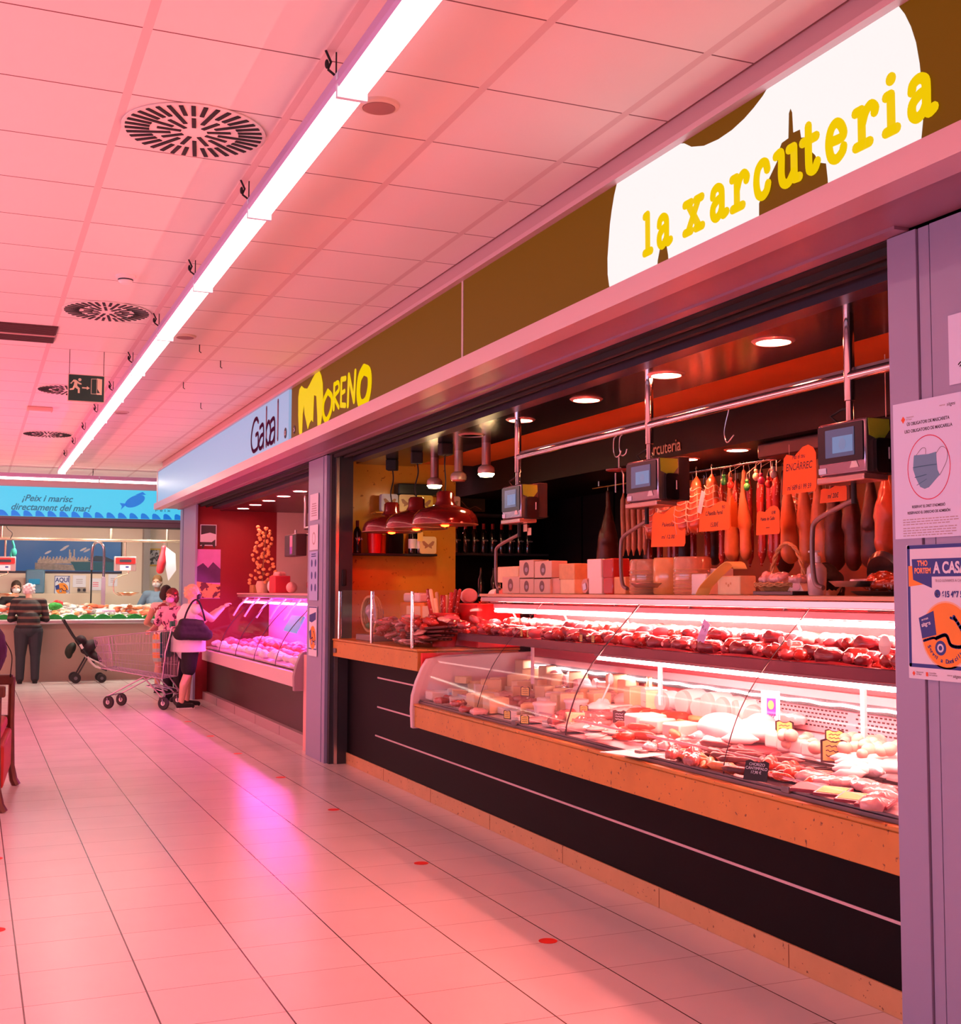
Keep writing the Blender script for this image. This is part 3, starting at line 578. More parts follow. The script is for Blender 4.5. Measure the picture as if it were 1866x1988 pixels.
for i, y_ in enumerate((8.88, 9.48, 10.06)):
    lab = 'small white hanging tube lamp, ' + ['lit one nearest the scales', 'unlit middle one', 'lit one above the butterfly tins'][i]
    l = thing('tube_lamp', lab, 'lamp', (3.8, y_, 2.50), group='white tube lamps')
    MB().cyl((0, 0, 0.06), (0, 0, 0.25), 0.037, n=24).obj('tube', mat('rosy satin metal', (0.5, 0.3, 0.27), 0.3, 0.6), l)
    MB().lathe([(0.066, 0.0), (0.07, 0.025), (0.064, 0.05), (0.04, 0.07)], n=30).obj('head', mat('lamp head', (0.7, 0.5, 0.4), 0.3, 0.3), l)
    if i != 1: MB().lathe([(0.0001, -0.028), (0.05, -0.024), (0.066, -0.004), (0.066, 0.0)], n=30).obj('bulb', mat('lit warm bulb', (1, 1, 1), 0.5, emit=(1.0, 0.66, 0.30), es=75), l)
    else: MB().lathe([(0.0001, -0.012), (0.055, -0.012), (0.06, 0.0)], n=30).obj('bulb', mat('unlit bulb', (0.6, 0.15, 0.1), 0.3), l)
rail = thing('pipe_rail', 'long horizontal steel pipe rail hanging under the orange ceiling', 'rail')
MB().cyl((3.45, 3.3, 2.478), (3.45, 7.52, 2.478), 0.021, n=16).obj('pipe', chrome, rail)
MB().box(3.46, 3.49, 3.3, 7.52, 2.50, 2.515).obj('rail_edge', darksteel, rail, smooth=False)
poles = (4.0975, 5.755, 7.505)
for y in poles: MB().cyl((3.45, y, 2.372), (3.45, y, 2.75), 0.023, n=16).obj('pole', chrome, rail)
for y in (6.05, 6.12):
    tag(MB().tube(spline([(3.45, y, 2.462), (3.43, y, 2.44), (3.45, y+0.04, 2.38), (3.45, y+0.015, 2.34), (3.45, y-0.03, 2.345), (3.45, y-0.045, 2.37)], 5), 0.004, 6).obj('hook', steel), 'thin steel hook hanging from the pipe rail left of the middle scale', 'hook', 'hooks on the pipe rail')
tag(MB().tube(spline([(3.47, 5.02, 2.462), (3.47, 5.06, 2.36), (3.47, 5.04, 2.30), (3.47, 4.98, 2.33)], 5), 0.003, 6).obj('hook', steel), 'thin steel hook hanging from the pipe rail between two scales', 'hook')
hg = thing('paper_roll_hanger', 'thin wire hanger with a round plate and two prongs hanging in the dark', 'hanger', (3.45, 6.1, 0))
MB().tube([(0, 0, 2.345), (0, 0, 2.27)], 0.004, 6).tube([(0, 0.04, 2.245), (0, 0.04, 2.13)], 0.004, 6).tube([(0, -0.02, 2.27), (0, -0.05, 2.23), (0, -0.055, 2.12)], 0.004, 6).obj('wire', steel, hg)
MB().lathe([(0.075, 2.262), (0.075, 2.255), (0.0001, 2.25)][::-1], n=24).obj('plate', mat('dark red plate', (0.25, 0.04, 0.03), 0.4), hg)
screen_m = mat('lit scale screen', (0.02, 0.03, 0.06), 0.2, emit=(0.09, 0.11, 0.22), es=0.6)
def scale(y0, y1, x0, lab, first=True, side=True):
    t = thing('hanging_scale', lab, 'scale', (x0, (y0+y1)/2, 2.03)); w_ = abs(y1-y0); hh = 0.25; F_ = FX(-0.001, 0, 0)
    MB().box(0, 0.13, -w_/2, w_/2, 0.02, hh).obj('body', mat('scale steel', (0.45, 0.32, 0.38), 0.22, 0.85), t, bevel=0.01)
    MB().prism(rrect(w_*0.94, 0.165, 0.008, cy=hh-0.095), 0.006, F_).obj('bezel', mat('scale bezel', (0.01, 0.01, 0.014), 0.25), t, smooth=False)
    MB().prism(rrect(w_*0.60, 0.12, 0.003, cx=0.0, cy=hh-0.092), 0.002, FX(-0.0075, 0, 0)).obj('screen', screen_m, t, smooth=False)
    MB().prism(rrect(w_*0.42, 0.07, 0.002, cx=0.02, cy=hh-0.10), 0.001, FX(-0.0095, 0, 0)).obj('screen_window', mat('bright window', (0.04, 0.08, 0.14), 0.3, emit=(0.16, 0.30, 0.55), es=0.6), t, smooth=False)
    MB().prism(circ(0.024, 20, 0.02, hh-0.10), 0.0006, FX(-0.0105, 0, 0)).obj('screen_mark', mat('screen mark', (0.1, 0.2, 0.35), 0.3, emit=(0.10, 0.18, 0.30), es=0.7), t, smooth=False)
    MB().prism([(w_*0.18, 0.045), (w_*0.36, 0.045), (w_*0.29, 0.09), (w_*0.25, 0.09)], 0.001, FX(-0.0015, 0, 0)).obj('sticker', mat('pink sticker', (0.85, 0.7, 0.65), 0.5), t, smooth=False)
    MB().prism(rrect(0.05, 0.025, 0.002, cx=-w_*0.40, cy=0.045), 0.001, FX(-0.0015, 0, 0)).obj('label_plate', paper, t, smooth=False)
    MB().box(-0.012, 0.12, -w_/2, w_/2, -0.012, 0.018).obj('printer_tray', mat('pink steel', (0.7, 0.42, 0.36), 0.25, 0.8), t, bevel=0.006)
    if side:
        MB().box(0.13, 0.20, -w_/2-0.004, w_/2, 0.02, hh+0.01).obj('rear_housing', blackm, t, bevel=0.006)
        FS = FY(0.065, -w_/2-0.001, 0)
        MB().prism(rrect(0.125, 0.225, 0.008, cy=0.135), 0.004, FS).obj('side_plate', mat('side steel', (0.3, 0.3, 0.28), 0.25, 0.8), t, smooth=False)
        MB().prism([(-0.055, 0.245), (0.055, 0.245), (0.057, 0.20), (0.03, 0.165), (-0.01, 0.16), (-0.05, 0.175)], 0.002, FY(0.065, -w_/2-0.0055, 0)).obj('green_sticker', mat('lime sticker', (0.40, 0.70, 0.04), 0.5), t, smooth=False)
        MB().prism(rrect(0.085, 0.145, 0.018, cx=0.012, cy=0.09), 0.02, FY(0.065, -w_/2-0.0055, 0)).obj('printer_box', mat('gloss black', (0.008, 0.008, 0.01), 0.15), t, smooth=False, bevel=0.004)
        MB().prism(rrect(0.006, 0.05, 0.002, cx=0.035, cy=0.10), 0.001, FY(0.065, -w_/2-0.0265, 0)).obj('printer_light', paper, t, smooth=False)
    MB().tube([(0.03, 0.05, hh), (0.03, 0.10, hh+0.035), (0.045, 0.04, hh+0.06), (0.05, 0, hh+0.055)], 0.006, 6).obj('cable', blackm, t)
    MB().cyl((0.05, 0, hh), (0.05, 0, hh+0.09), 0.017, n=14).obj('stem', chrome, t)
    return t
s1 = scale(4.25, 3.945, 3.40, 'steel hanging scale with a glowing blue screen, nearest the right pillar')
s2 = scale(5.925, 5.585, 3.40, 'steel hanging scale with a dim screen beside the netted hams, middle of the three')
s3 = scale(7.66, 7.35, 3.40, 'steel hanging scale with a dark screen, leftmost of the three')
armm = mat('scale arm', (0.22, 0.15, 0.14), 0.35, 0.5)
for t, (yb, yl, zl) in ((s1, (P(1658, 972, 'X', 3.47).y, P(1578, 1080, 'X', 3.47).y, 1.60)), (s2, (P(1256, 1012, 'X', 3.47).y, P(1206, 1080, 'X', 3.47).y, 1.60)), (s3, (P(1008, 1034, 'X', 3.47).y, P(963, 1080, 'X', 3.47).y, 1.60))):
    ox, oy, oz = t.location; pts = [(0.07, yb-oy, -0.03), (0.07, yb-oy+0.0, -0.085), (0.07, yb-oy+(yl-yb)*0.35, -0.11), (0.07, yl-oy-0.03, -0.16), (0.07, yl-oy, -0.22), (0.07, yl-oy, 1.66-oz), (0.07, yl-oy-0.02, 1.59-oz), (0.07, yl-oy-0.07, 1.57-oz)]
    MB().tube(spline(pts[1:], 5), 0.0115, 10).obj('arm', armm, t)
    MB().cyl((0.07, yb-oy, 0.0), (0.07, yb-oy, -0.10), 0.012, n=10).obj('arm_joint', blackm, t)
    if t is not s3: MB().lathe([(0.0001, 1.575-oz), (0.09, 1.575-oz), (0.12, 1.60-oz), (0.115, 1.60-oz), (0.088, 1.582-oz), (0.0001, 1.582-oz)], (0.17, yl-oy-0.17, 0), n=30).obj('pan', steel, t)
# ================================================================ posters and papers on the pillars
def flyer_aqui(t, w_, h_, F, small=False):
    """white delivery poster with a navy border"""
    MB().prism(rrect(w_, h_, 0.002), 0.0012, F).obj('sheet', paper, t, smooth=False)
    f2 = F @ Matrix.Translation((0, 0, 0.0013)); b = MB(); bw = w_*0.035
    x1, y1, y0 = w_*0.475, h_*0.485, -h_*0.40
    for a in (((-x1, y1), (x1, y1)), ((-x1, y0), (x1, y0)), ((-x1, y0), (-x1, y1)), ((x1, y0), (x1, y1))):
        p, q = a; b.stroke([p, q], bw, f2, 0.0004)
    b.obj('border', navy, t, smooth=False)
def wheel_logo(t, F, s):
    f2 = F @ Matrix.Translation((0, 0, 0.0013)); f3 = F @ Matrix.Translation((0, 0, 0.0022)); f4 = F @ Matrix.Translation((0, 0, 0.003))
    MB().prism(circ(0.155*s, 40), 0.0004, f2).obj('orange_ring', mat('pale orange print', (0.85, 0.55, 0.35), 0.6), t, smooth=False)
    MB().prism(circ(0.147*s, 40), 0.0004, F @ Matrix.Translation((0, 0, 0.0018))).obj('orange_disc', orange_p, t, smooth=False)
    m = MB()
    m.prism([(-0.17*s, 0.075*s), (-0.075*s, 0.11*s), (-0.06*s, 0.0), (-0.15*s, -0.02*s)], 0.0004, f3)
    m.stroke([(-0.14*s, -0.03*s), (-0.08*s, -0.015*s), (-0.06*s, -0.02*s)], 0.012*s, f3, 0.0004)
    m.stroke([(-0.06*s, -0.015*s), (0.0, 0.0), (0.03*s, -0.045*s), (0.10*s, -0.045*s), (0.105*s, 0.01*s), (0.05*s, 0.085*s)], 0.017*s, f3, 0.0004)
    m.stroke([(0.03*s, 0.08*s), (0.065*s, 0.07*s)], 0.012*s, f3, 0.0004)
    for cx in (-0.035*s, 0.125*s): m.prism(circ(0.034*s, 20, cx, -0.06*s), 0.0004, f3)
    m.obj('scooter_print', navy, t, smooth=False)
    for cx in (-0.035*s, 0.125*s):
        MB().prism(circ(0.02*s, 20, cx, -0.06*s), 0.0004, f4).obj('wheel_print', paper, t, smooth=False)
        MB().prism(circ(0.011*s, 16, cx, -0.06*s), 0.0003, F @ Matrix.Translation((0, 0, 0.0036))).obj('hub_print', navy, t, smooth=False)
def arc_text(t, s, r, size, m, F, a0, da, parent=None):
    for i, ch in enumerate(s):
        a = a0+da*i
        if ch == ' ': continue
        M4 = F @ Matrix.Translation((r*math.cos(a), r*math.sin(a), 0.0028)) @ Matrix.Rotation(a+PI/2, 4, 'Z')
        text('lettering', ch, size, m, t, M4, 0.0002, bold=0.0006)
XP = 2.9545
# mask notice
y_l, y_r = 3.284, 2.955; w_ = y_l-y_r; h_ = 0.47; yc = (y_l+y_r)/2; zc = 1.97
t = thing('mask_notice', 'white paper notice with a blue face mask in a red circle on the right pillar', 'notice', (XP, yc, zc)); F = FX(0, 0, 0)
MB().prism([(-w_/2, -h_/2+0.0), (w_/2, -h_/2+0.0), (w_/2, h_/2-0.0), (-w_/2, h_/2)], 0.0012, F).obj('sheet', mat('notice paper', (0.68, 0.78, 1.0), 0.6), t, smooth=False)
f2 = F @ Matrix.Translation((0, 0, 0.0014))
text('lettering', 'ÚS OBLIGATORI DE MASCARETA', 0.0155, ink, t, f2 @ Matrix.Translation((0, 0.153, 0)), 0.0002, sx=0.86, align='CENTER', bold=0.0003)
text('lettering', 'USO OBLIGATORIO DE MASCARILLA', 0.0155, ink, t, f2 @ Matrix.Translation((0, 0.128, 0)), 0.0002, sx=0.86, align='CENTER', bold=0.0003)
text('lettering', "RESERVAT EL DRET D'ADMISSIÓ", 0.0125, ink, t, f2 @ Matrix.Translation((-0.005, -0.132, 0)), 0.0002, sx=0.86, align='CENTER', bold=0.0003)
text('lettering', 'RESERVADO EL DERECHO DE ADMISIÓN', 0.0125, ink, t, f2 @ Matrix.Translation((-0.005, -0.152, 0)), 0.0002, sx=0.86, align='CENTER', bold=0.0003)
m = MB()
for k in range(7):
    y = -0.172-0.0085*k-(0.004 if k > 2 else 0); x = -0.125
    while x < (0.09 if k in (2, 6) else 0.12):
        l = R_(0.008, 0.024); m.prism([(x, y), (x+l, y), (x+l, y+0.0032), (x, y+0.0032)], 0.0002, f2); x += l+0.004
m.obj('small_print', grey_p, t, smooth=False)
m = MB(); m.stroke([(0.097*math.cos(2*PI*k/48), 0.108*math.sin(2*PI*k/48)) for k in range(49)], 0.003, f2 @ Matrix.Translation((0, 0.002, 0)), 0.0003, smooth=False); m.obj('red_circle', red_p, t, smooth=False)
MB().prism([(-0.068, 0.042), (-0.066, 0.048), (0.0, 0.046), (0.036, 0.050), (0.037, 0.02), (0.040, -0.01), (0.050, -0.028), (0.0, -0.066), (-0.02, -0.07), (-0.04, -0.062), (-0.06, -0.03), (-0.072, 0.0)], 0.0004, f2).obj('mask_print', mat('mask blue', (0.13, 0.33, 0.48), 0.6), t, smooth=False)
m = MB(); f3 = F @ Matrix.Translation((0, 0, 0.002))
m.stroke([(-0.071, 0.006), (-0.02, 0.008), (0.037, 0.008)], 0.003, f3, 0.0002); m.stroke([(-0.064, -0.028), (-0.04, -0.026), (-0.01, -0.022)], 0.0025, f3, 0.0002); m.stroke([(-0.055, -0.055), (-0.01, -0.038)], 0.002, f3, 0.0002)
m.obj('mask_fold', mat('mask fold blue', (0.04, 0.2, 0.3), 0.6), t, smooth=False)
m = MB(); m.stroke([(0.036, 0.045), (0.06, 0.065), (0.085, 0.05), (0.082, 0.015), (0.05, -0.03)], 0.0012, f3, 0.0002); m.stroke([(-0.055, 0.048), (-0.03, 0.068), (-0.012, 0.066), (-0.012, 0.048)], 0.0012, f3, 0.0002); m.obj('mask_loop', ink, t, smooth=False)
m = MB(); m.prism([(-0.125, 0.176), (-0.115, 0.188), (-0.105, 0.176), (-0.115, 0.163)], 0.0003, f2); m.obj('crest', mat('crest red', (0.8, 0.1, 0.03), 0.6), t, smooth=False)
text('lettering', 'Ajuntament\nde Sitges', 0.0075, grey_p, t, f2 @ Matrix.Translation((-0.10, 0.180, 0)), 0.0002); text('lettering', 'sitges', 0.017, ink, t, f2 @ Matrix.Translation((0.087, 0.197, 0)), 0.0002, shear=0.2); text('lettering', 'mercat', 0.009, grey_p, t, f2 @ Matrix.Translation((0.055, 0.200, 0)), 0.0002)
# A CASA poster
t = thing('delivery_poster', 'blue bordered poster with an orange scooter disc lettered A CASA, on the right pillar', 'poster', (XP, 3.232-0.18, 1.486)); w_, h_ = 0.36, 0.452
flyer_aqui(t, w_, h_, F)
f2 = F @ Matrix.Translation((0, 0, 0.0018)); f3 = F @ Matrix.Translation((0, 0, 0.0024))
MB().prism([(-0.172, 0.155), (-0.15, 0.155), (-0.075, 0.095), (-0.172, 0.085)], 0.0004, F @ Matrix.Translation((0, 0, 0.0014))).obj('orange_band', orange_p, t, smooth=False)
MB().prism([(-0.155, 0.178), (0.17, 0.178), (0.17, 0.118), (-0.065, 0.118), (-0.065, 0.080), (-0.15, 0.108)], 0.0004, f2).obj('navy_banner', navy, t, smooth=False)
text('lettering', "T'HO\nPORTEM", 0.025, mat('orange lettering', (0.9, 0.35, 0.15), 0.6), t, f3 @ Matrix.Translation((-0.105, 0.155, 0)), 0.0002, sx=0.8, align='CENTER', bold=0.001)
text('lettering', 'A CASA', 0.052, paper, t, f3 @ Matrix.Translation((-0.055, 0.130, 0)), 0.0002, sx=0.8, bold=0.0018)
text('lettering', "TE LO LLEVAMOS A CASA", 0.013, grey_p, t, f3 @ Matrix.Translation((-0.05, 0.100, 0)), 0.0002, sx=0.85)
text('lettering', "615 497 5", 0.028, navy, t, f3 @ Matrix.Translation((-0.02, 0.050, 0)), 0.0002, sx=0.8, bold=0.0008)
MB().prism(circ(0.0135, 20, -0.04, 0.061), 0.0003, f2).obj('phone_disc', navy, t, smooth=False)
MB().stroke([(-0.046, 0.066), (-0.043, 0.058), (-0.036, 0.055)], 0.003, f3, 0.0003).obj('phone_mark', paper, t, smooth=False)
FW = F @ Matrix.Translation((-0.005, -0.075, 0)); wheel_logo(t, FW, 0.72)
text('lettering', 'mercat', 0.011, paper, t, FW @ Matrix.Translation((-0.108, 0.044, 0.0032)) @ Matrix.Rotation(0.25, 4, 'Z'), 0.0002, bold=0.0003)
text('lettering', 'sitges', 0.019, paper, t, FW @ Matrix.Translation((-0.108, 0.024, 0.0032)) @ Matrix.Rotation(0.25, 4, 'Z'), 0.0002, bold=0.0005)
arc_text(t, 'Servei a Domicili', 0.092, 0.019, navy, FW, math.radians(205), math.radians(6.9))
text('lettering', 'sitges', 0.015, ink, t, f2 @ Matrix.Translation((0.02, -0.212, 0)), 0.0002, shear=0.2); text('lettering', 'mercat', 0.008, grey_p, t, f2 @ Matrix.Translation((-0.005, -0.208, 0)), 0.0002)
text('lettering', 'Ajuntament\nde Sitges', 0.007, grey_p, t, f2 @ Matrix.Translation((-0.145, -0.205, 0)), 0.0002); text('lettering', 'Generalitat\nde Catalunya', 0.007, grey_p, t, f2 @ Matrix.Translation((-0.085, -0.205, 0)), 0.0002)
MB().prism([(-0.163, -0.208), (-0.156, -0.2), (-0.149, -0.208), (-0.156, -0.217)], 0.0003, f2).prism(rrect(0.01, 0.014, 0.001, cx=-0.095, cy=-0.208), 0.0003, f2).obj('crest', mat('crest red', None), t, smooth=False)
# third sheet, right edge
t = thing('wifi_notice', 'blank lilac sheet with a wifi mark, cut by the right edge of the frame', 'notice', (XP, 2.90, 2.349)); MB().prism(rrect(0.235, 0.232, 0.001), 0.0012, F).obj('sheet', mat('notice paper', None), t, smooth=False)
m = MB()
for r in (0.012, 0.021, 0.030): m.stroke([(-0.055+r*math.cos(a), -0.075+r*math.sin(a)) for a in [math.radians(q) for q in range(45, 140, 15)]], 0.004, F @ Matrix.Translation((0, 0, 0.0014)), 0.0003)
m.obj('wifi_mark', ink, t, smooth=False)
# left pillar papers
XL = 2.9695; yc = 11.05
def sheet(name, lab, z0, z1, m_, cat='notice', w_=0.30): 
    t = thing(name, lab, cat, (XL-0.008, yc, (z0+z1)/2)); MB().prism(rrect(w_, z1-z0, 0.001), 0.001, F).obj('sheet', m_, t, smooth=False); return t
def lines(t, n, z0, dz, m_=None, w_=0.2, x0=None):
    m = MB()
    for k in range(n): m.prism(rrect(w_*R_(0.7, 1), 0.010, 0.001, cy=z0-dz*k), 0.0003, F @ Matrix.Translation((0, 0, 0.0012)))
    m.obj('small_print', m_ or grey_p, t, smooth=False)
t = sheet('paper_notice', 'pink-lit paper notice with short lines, topmost on the pillar between the stalls', 2.22, 2.47, paper); lines(t, 6, 0.03, 0.022)
t = sheet('mask_notice', 'small mask notice, second from the top on the pillar between the stalls', 1.94, 2.175, paper)
MB().prism([(0.06*math.cos(a), 0.06*math.sin(a)) for a in [2*PI*k/24 for k in range(24)]], 0.0003, F @ Matrix.Translation((0, -0.01, 0.0012))).obj('mask_print', grey_p, t, smooth=False)
MB().prism(circ(0.045, 20, 0, -0.01), 0.0003, F @ Matrix.Translation((0, 0, 0.0017))).obj('mask_centre', paper, t, smooth=False)
t = sheet('hygiene_notice', 'long pale blue instruction sheet on the pillar between the stalls', 1.465, 1.925, mat('pale blue paper', (0.42, 0.52, 0.85), 0.6))
m = MB()
for r in range(3):
    for c_ in (-0.06, 0.07): m.prism(circ(0.028, 14, c_, 0.12-0.115*r, 1.3), 0.0003, F @ Matrix.Translation((0, 0, 0.0012)))
m.obj('instruction_print', navy, t, smooth=False); lines(t, 2, 0.205, 0.02, navy)
t = sheet('delivery_poster', 'small delivery poster with orange disc, lowest on the pillar between the stalls', 0.945, 1.41, paper)
flyer_aqui(t, 0.29, 0.44, F @ Matrix.Translation((0, 0.01, 0.001)))
MB().prism([(-0.12, 0.15), (0.11, 0.18), (0.11, 0.11), (-0.03, 0.08), (-0.12, 0.09)], 0.0003, F @ Matrix.Translation((0, 0, 0.0026))).obj('navy_banner', navy, t, smooth=False)
wheel_logo(t, F @ Matrix.Translation((0.005, -0.06, 0.0012)), 0.72)
# ================================================================ goods in the main stall
def film(name, col): return mat(name, col, 0.12, 0, 0.6, coat=0.8)
m_cheese = mat('pale cheese', (0.85, 0.66, 0.36), 0.5, noise=0.1, nscale=25); m_cream = mat('white cheese', (0.88, 0.80, 0.70), 0.45); m_rind = mat('cheese rind', (0.72, 0.40, 0.16), 0.5, noise=0.2, nscale=30)
m_pinkham = mat('cooked ham pink', (0.85, 0.42, 0.40), 0.35, noise=0.15, nscale=30); m_white = mat('white fat', (0.92, 0.85, 0.82), 0.35)
m_redmeat = speck('cured meat red', (0.42, 0.04, 0.03), (0.8, 0.45, 0.4), 60, 0.62, 0.25); m_dark = mat('dark cured sausage', (0.10, 0.018, 0.02), 0.35, noise=0.5, nscale=60, bump=0.3)
m_chor = speck('chorizo red', (0.55, 0.05, 0.02), (0.85, 0.35, 0.2), 80, 0.62, 0.3); m_orange = mat('orange sausage', (0.80, 0.28, 0.10), 0.35, noise=0.15, nscale=50)
m_film = film('film wrapped meat', (0.45, 0.13, 0.12)); m_tray = mat('black tray', (0.01, 0.01, 0.012), 0.3); m_yel = mat('yellow card', (0.85, 0.62, 0.16), 0.6); m_net = mat('string netting', (0.8, 0.6, 0.5), 0.6)
m_redtray = mat('red tray liner', (0.7, 0.01, 0.015), 0.35); m_ogcard = mat('orange price sign', (0.9, 0.20, 0.03), 0.55); m_wick = mat('wicker', (0.50, 0.26, 0.09), 0.6, noise=0.4, nscale=60, bump=0.4)
def DK(x, y, dz=0.0):
    d = _f + _r*((x-933)/FPX) - _u*((y-994)/FPX); s = (0.852-0.765)/(3.92-3.03); t = (0.765+dz-3.03*s-CH)/(d.z-s*d.x); return Vector((0, 0, CH))+d*t
def SH(x): v = P(x, 1152, 'X', 3.56); return v.y
used = {}
def place(proto, name, loc, rot=(0, 0, 0), sc=1, label=None, group=None):
    """first use moves the prototype itself, later ones copy it"""
    if proto not in used:
        used[proto] = 1; proto.location = loc; proto.rotation_euler = rot; proto.scale = sc if isinstance(sc, tuple) else (sc,)*3
        if label: proto['label'] = label
        if group: proto['group'] = group
        return proto
    o = dup(proto, loc, rot, label, group, sc)
    if not group and 'group' in o: del o['group']
    return o
def single(name, mb, m, label, cat, group=None, **k): return tag(mb.obj(name, m, **k), label, cat, group)
# --- prototypes on the deck (origin at the base)
pr_block = single('cheese_block', MB().box(-.06, .06, -.05, .05, 0, .085), m_cheese, 'cheese block', 'cheese', bevel=0.006)
pr_white = single('cheese_slab', MB().box(-.07, .07, -.06, .06, 0, .05), m_cream, 'white slab', 'cheese', bevel=0.008)
def wedge_mb(r=.14, h=.08, a=50): return MB().prism([(0, 0)]+[(r*math.cos(math.radians(q)), r*math.sin(math.radians(q))) for q in range(0, a+1, 10)], h)
pr_wedge = single('cheese_wedge', wedge_mb(), m_cheese, 'wedge', 'cheese', bevel=0.004)
pr_wwedge = single('cheese_wedge', wedge_mb(.13, .07, 60), m_cream, 'white wedge', 'cheese', bevel=0.004)
pr_wheel = thing('whole_cheese', 'wheel', 'cheese'); MB().lathe([(0.0001, 0.002), (.10, 0), (.112, .02), (.112, .08), (.10, .1), (0.0001, .1)], n=32).obj('rind', m_cream, pr_wheel)
pr_tub = thing('plastic_tub', 'tub', 'tub'); MB().lathe([(.0001, .001), (.055, 0), (.065, .085), (.07, .085), (.07, .097), (.0001, .1)], n=28).obj('cup', mat('tub white', (0.85, 0.75, 0.72), 0.3), pr_tub); MB().lathe([(.072, .085), (.072, .1), (.068, .101)], n=28).obj('lid_rim', m_white, pr_tub)
def pack(name, m, sx=.09, sy=.07, h=.035):
    return blob(lambda b: (b.ell((0, 0, h/2), (sx, sy, h/2)), b.box(-sx*.7, sx*.7, -sy*.7, sy*.7, h*.1, h*.8), b.ell((sx*.4, sy*.3, h*.6), (sx*.4, sy*.4, h*.5))), name, m, voxel=0.006, sm=2, disp=0.008, dscale=0.03)
pr_pack = tag(pack('meat_pack', m_film), 'pack', 'meat pack'); pr_packw = tag(pack('meat_pack', mat('pale film pack', (0.75, 0.45, 0.42), 0.15, coat=0.6)), 'pack', 'meat pack')
pr_ham = thing('ham_roll', 'cut ham', 'ham'); MB().lathe([(.0001, .0), (.05, .002), (.055, .012), (.055, .10), (.05, .108), (.0001, .11)], axis=(1, 0, 0), n=28, sy=1.15, c=(-.055, 0, .055)).obj('meat', m_pinkham, pr_ham); MB().lathe([(.056, .02), (.058, .03), (.058, .09), (.056, .1)], axis=(1, 0, 0), n=28, sy=1.15, c=(-.055, 0, .055)).obj('skin', m_white, pr_ham)
def saus(name, m, pts, r): 
    k = spline(pts, 5); n = len(k); return MB().tube(k, [max(.003, r*min(1, 1.6*math.sin(PI*min(max(i, .35), n-1.35)/(n-1)))) for i in range(n)], 10).obj(name, m)
pr_bs = tag(saus('black_sausage', m_dark, [(-.10, 0, .018), (-.03, .012, .018), (.04, .012, .018), (.10, -.01, .018)], .018), 's', 'sausage')
pr_cs = tag(saus('chorizo_sausage', m_chor, [(-.07, 0, .018), (-.0, .02, .018), (.07, 0, .018)], .018), 's', 'sausage')
pr_os = tag(saus('cured_sausage', m_orange, [(-.11, 0, .02), (0, .008, .02), (.11, 0, .02)], .021), 's', 'sausage')
pr_ws = tag(saus('white_sausage', m_white, [(-.08, 0, .022), (0, .012, .022), (.08, 0, .022)], .024), 's', 'sausage')
pr_ball = single('round_sausage', MB().ell((0, 0, .026), (.029, .029, .027), n=18, k=12), m_chor, 'b', 'sausage'); pr_egg = single('cheese_ball', MB().ell((0, 0, .032), (.038, .036, .033), n=20, k=12), mat('peach ball', (0.85, 0.50, 0.38), 0.4), 'b', 'cheese')
pr_slice = single('ham_slice', MB().lathe([(.0001, 0), (.06, 0), (.062, .006), (.0001, .008)], n=26, sy=.8), mat('ham slice', (0.9, 0.55, 0.5), 0.35, noise=0.2, nscale=20), 's', 'ham slice')
pr_tray = single('serving_tray', MB().prism(rrect(.30, .22, .02), .006).prism([(-.15, -.11), (.15, -.11), (.152, -.105), (-.152, -.105)], .02).box(-.152, -.146, -.105, .105, 0, .02).box(.146, .152, -.105, .105, 0, .02), m_tray, 't', 'tray', bevel=.002)
def card(yellow=True, w_=.075, h_=.065, txt=None):
    t = thing('price_card', 'c', 'price card'); F_ = FX(0, 0, 0)
    sh_ = [(-w_/2, 0), (w_/2, 0), (w_/2, h_*.92), (w_*.3, h_), (w_*.12, h_*.90), (-w_*.12, h_*.90), (-w_*.3, h_), (-w_/2, h_*.92)]
    MB().prism(sh_, .002, F_).obj('backing', m_tray, t, smooth=False)
    if yellow: MB().prism([(x*.82, .006+y*.84) for x, y in sh_], .0008, FX(-.002, 0, 0)).obj('card', m_yel, t, smooth=False)
    q = MB()
    for k in range(3): q.stroke([(-w_*.28+w_*.07*i, h_*(.70-.20*k)+.002*((i*7+k) % 3-1)) for i in range(9)], .0026, FX(-.0029, 0, 0), .0004, smooth=False)
    if not txt: q.obj('handwriting', ink if yellow else paper, t, smooth=False)
    else: q.v = []; text('lettering', txt, .017, paper, t, FX(-.0025, 0, h_-.024), .0003, align='CENTER', sx=.95, line=.95)
    return t
pr_card = card(); 
def on(proto, x, y, lab, grp=None, rz=None, sc=1, dz=0, rx=0, ry=0):
    v = DK(x, y, dz); return place(proto, '', (v.x, v.y, v.z), (rx, ry, R_(0, 6) if rz is None else rz), sc, lab, grp)
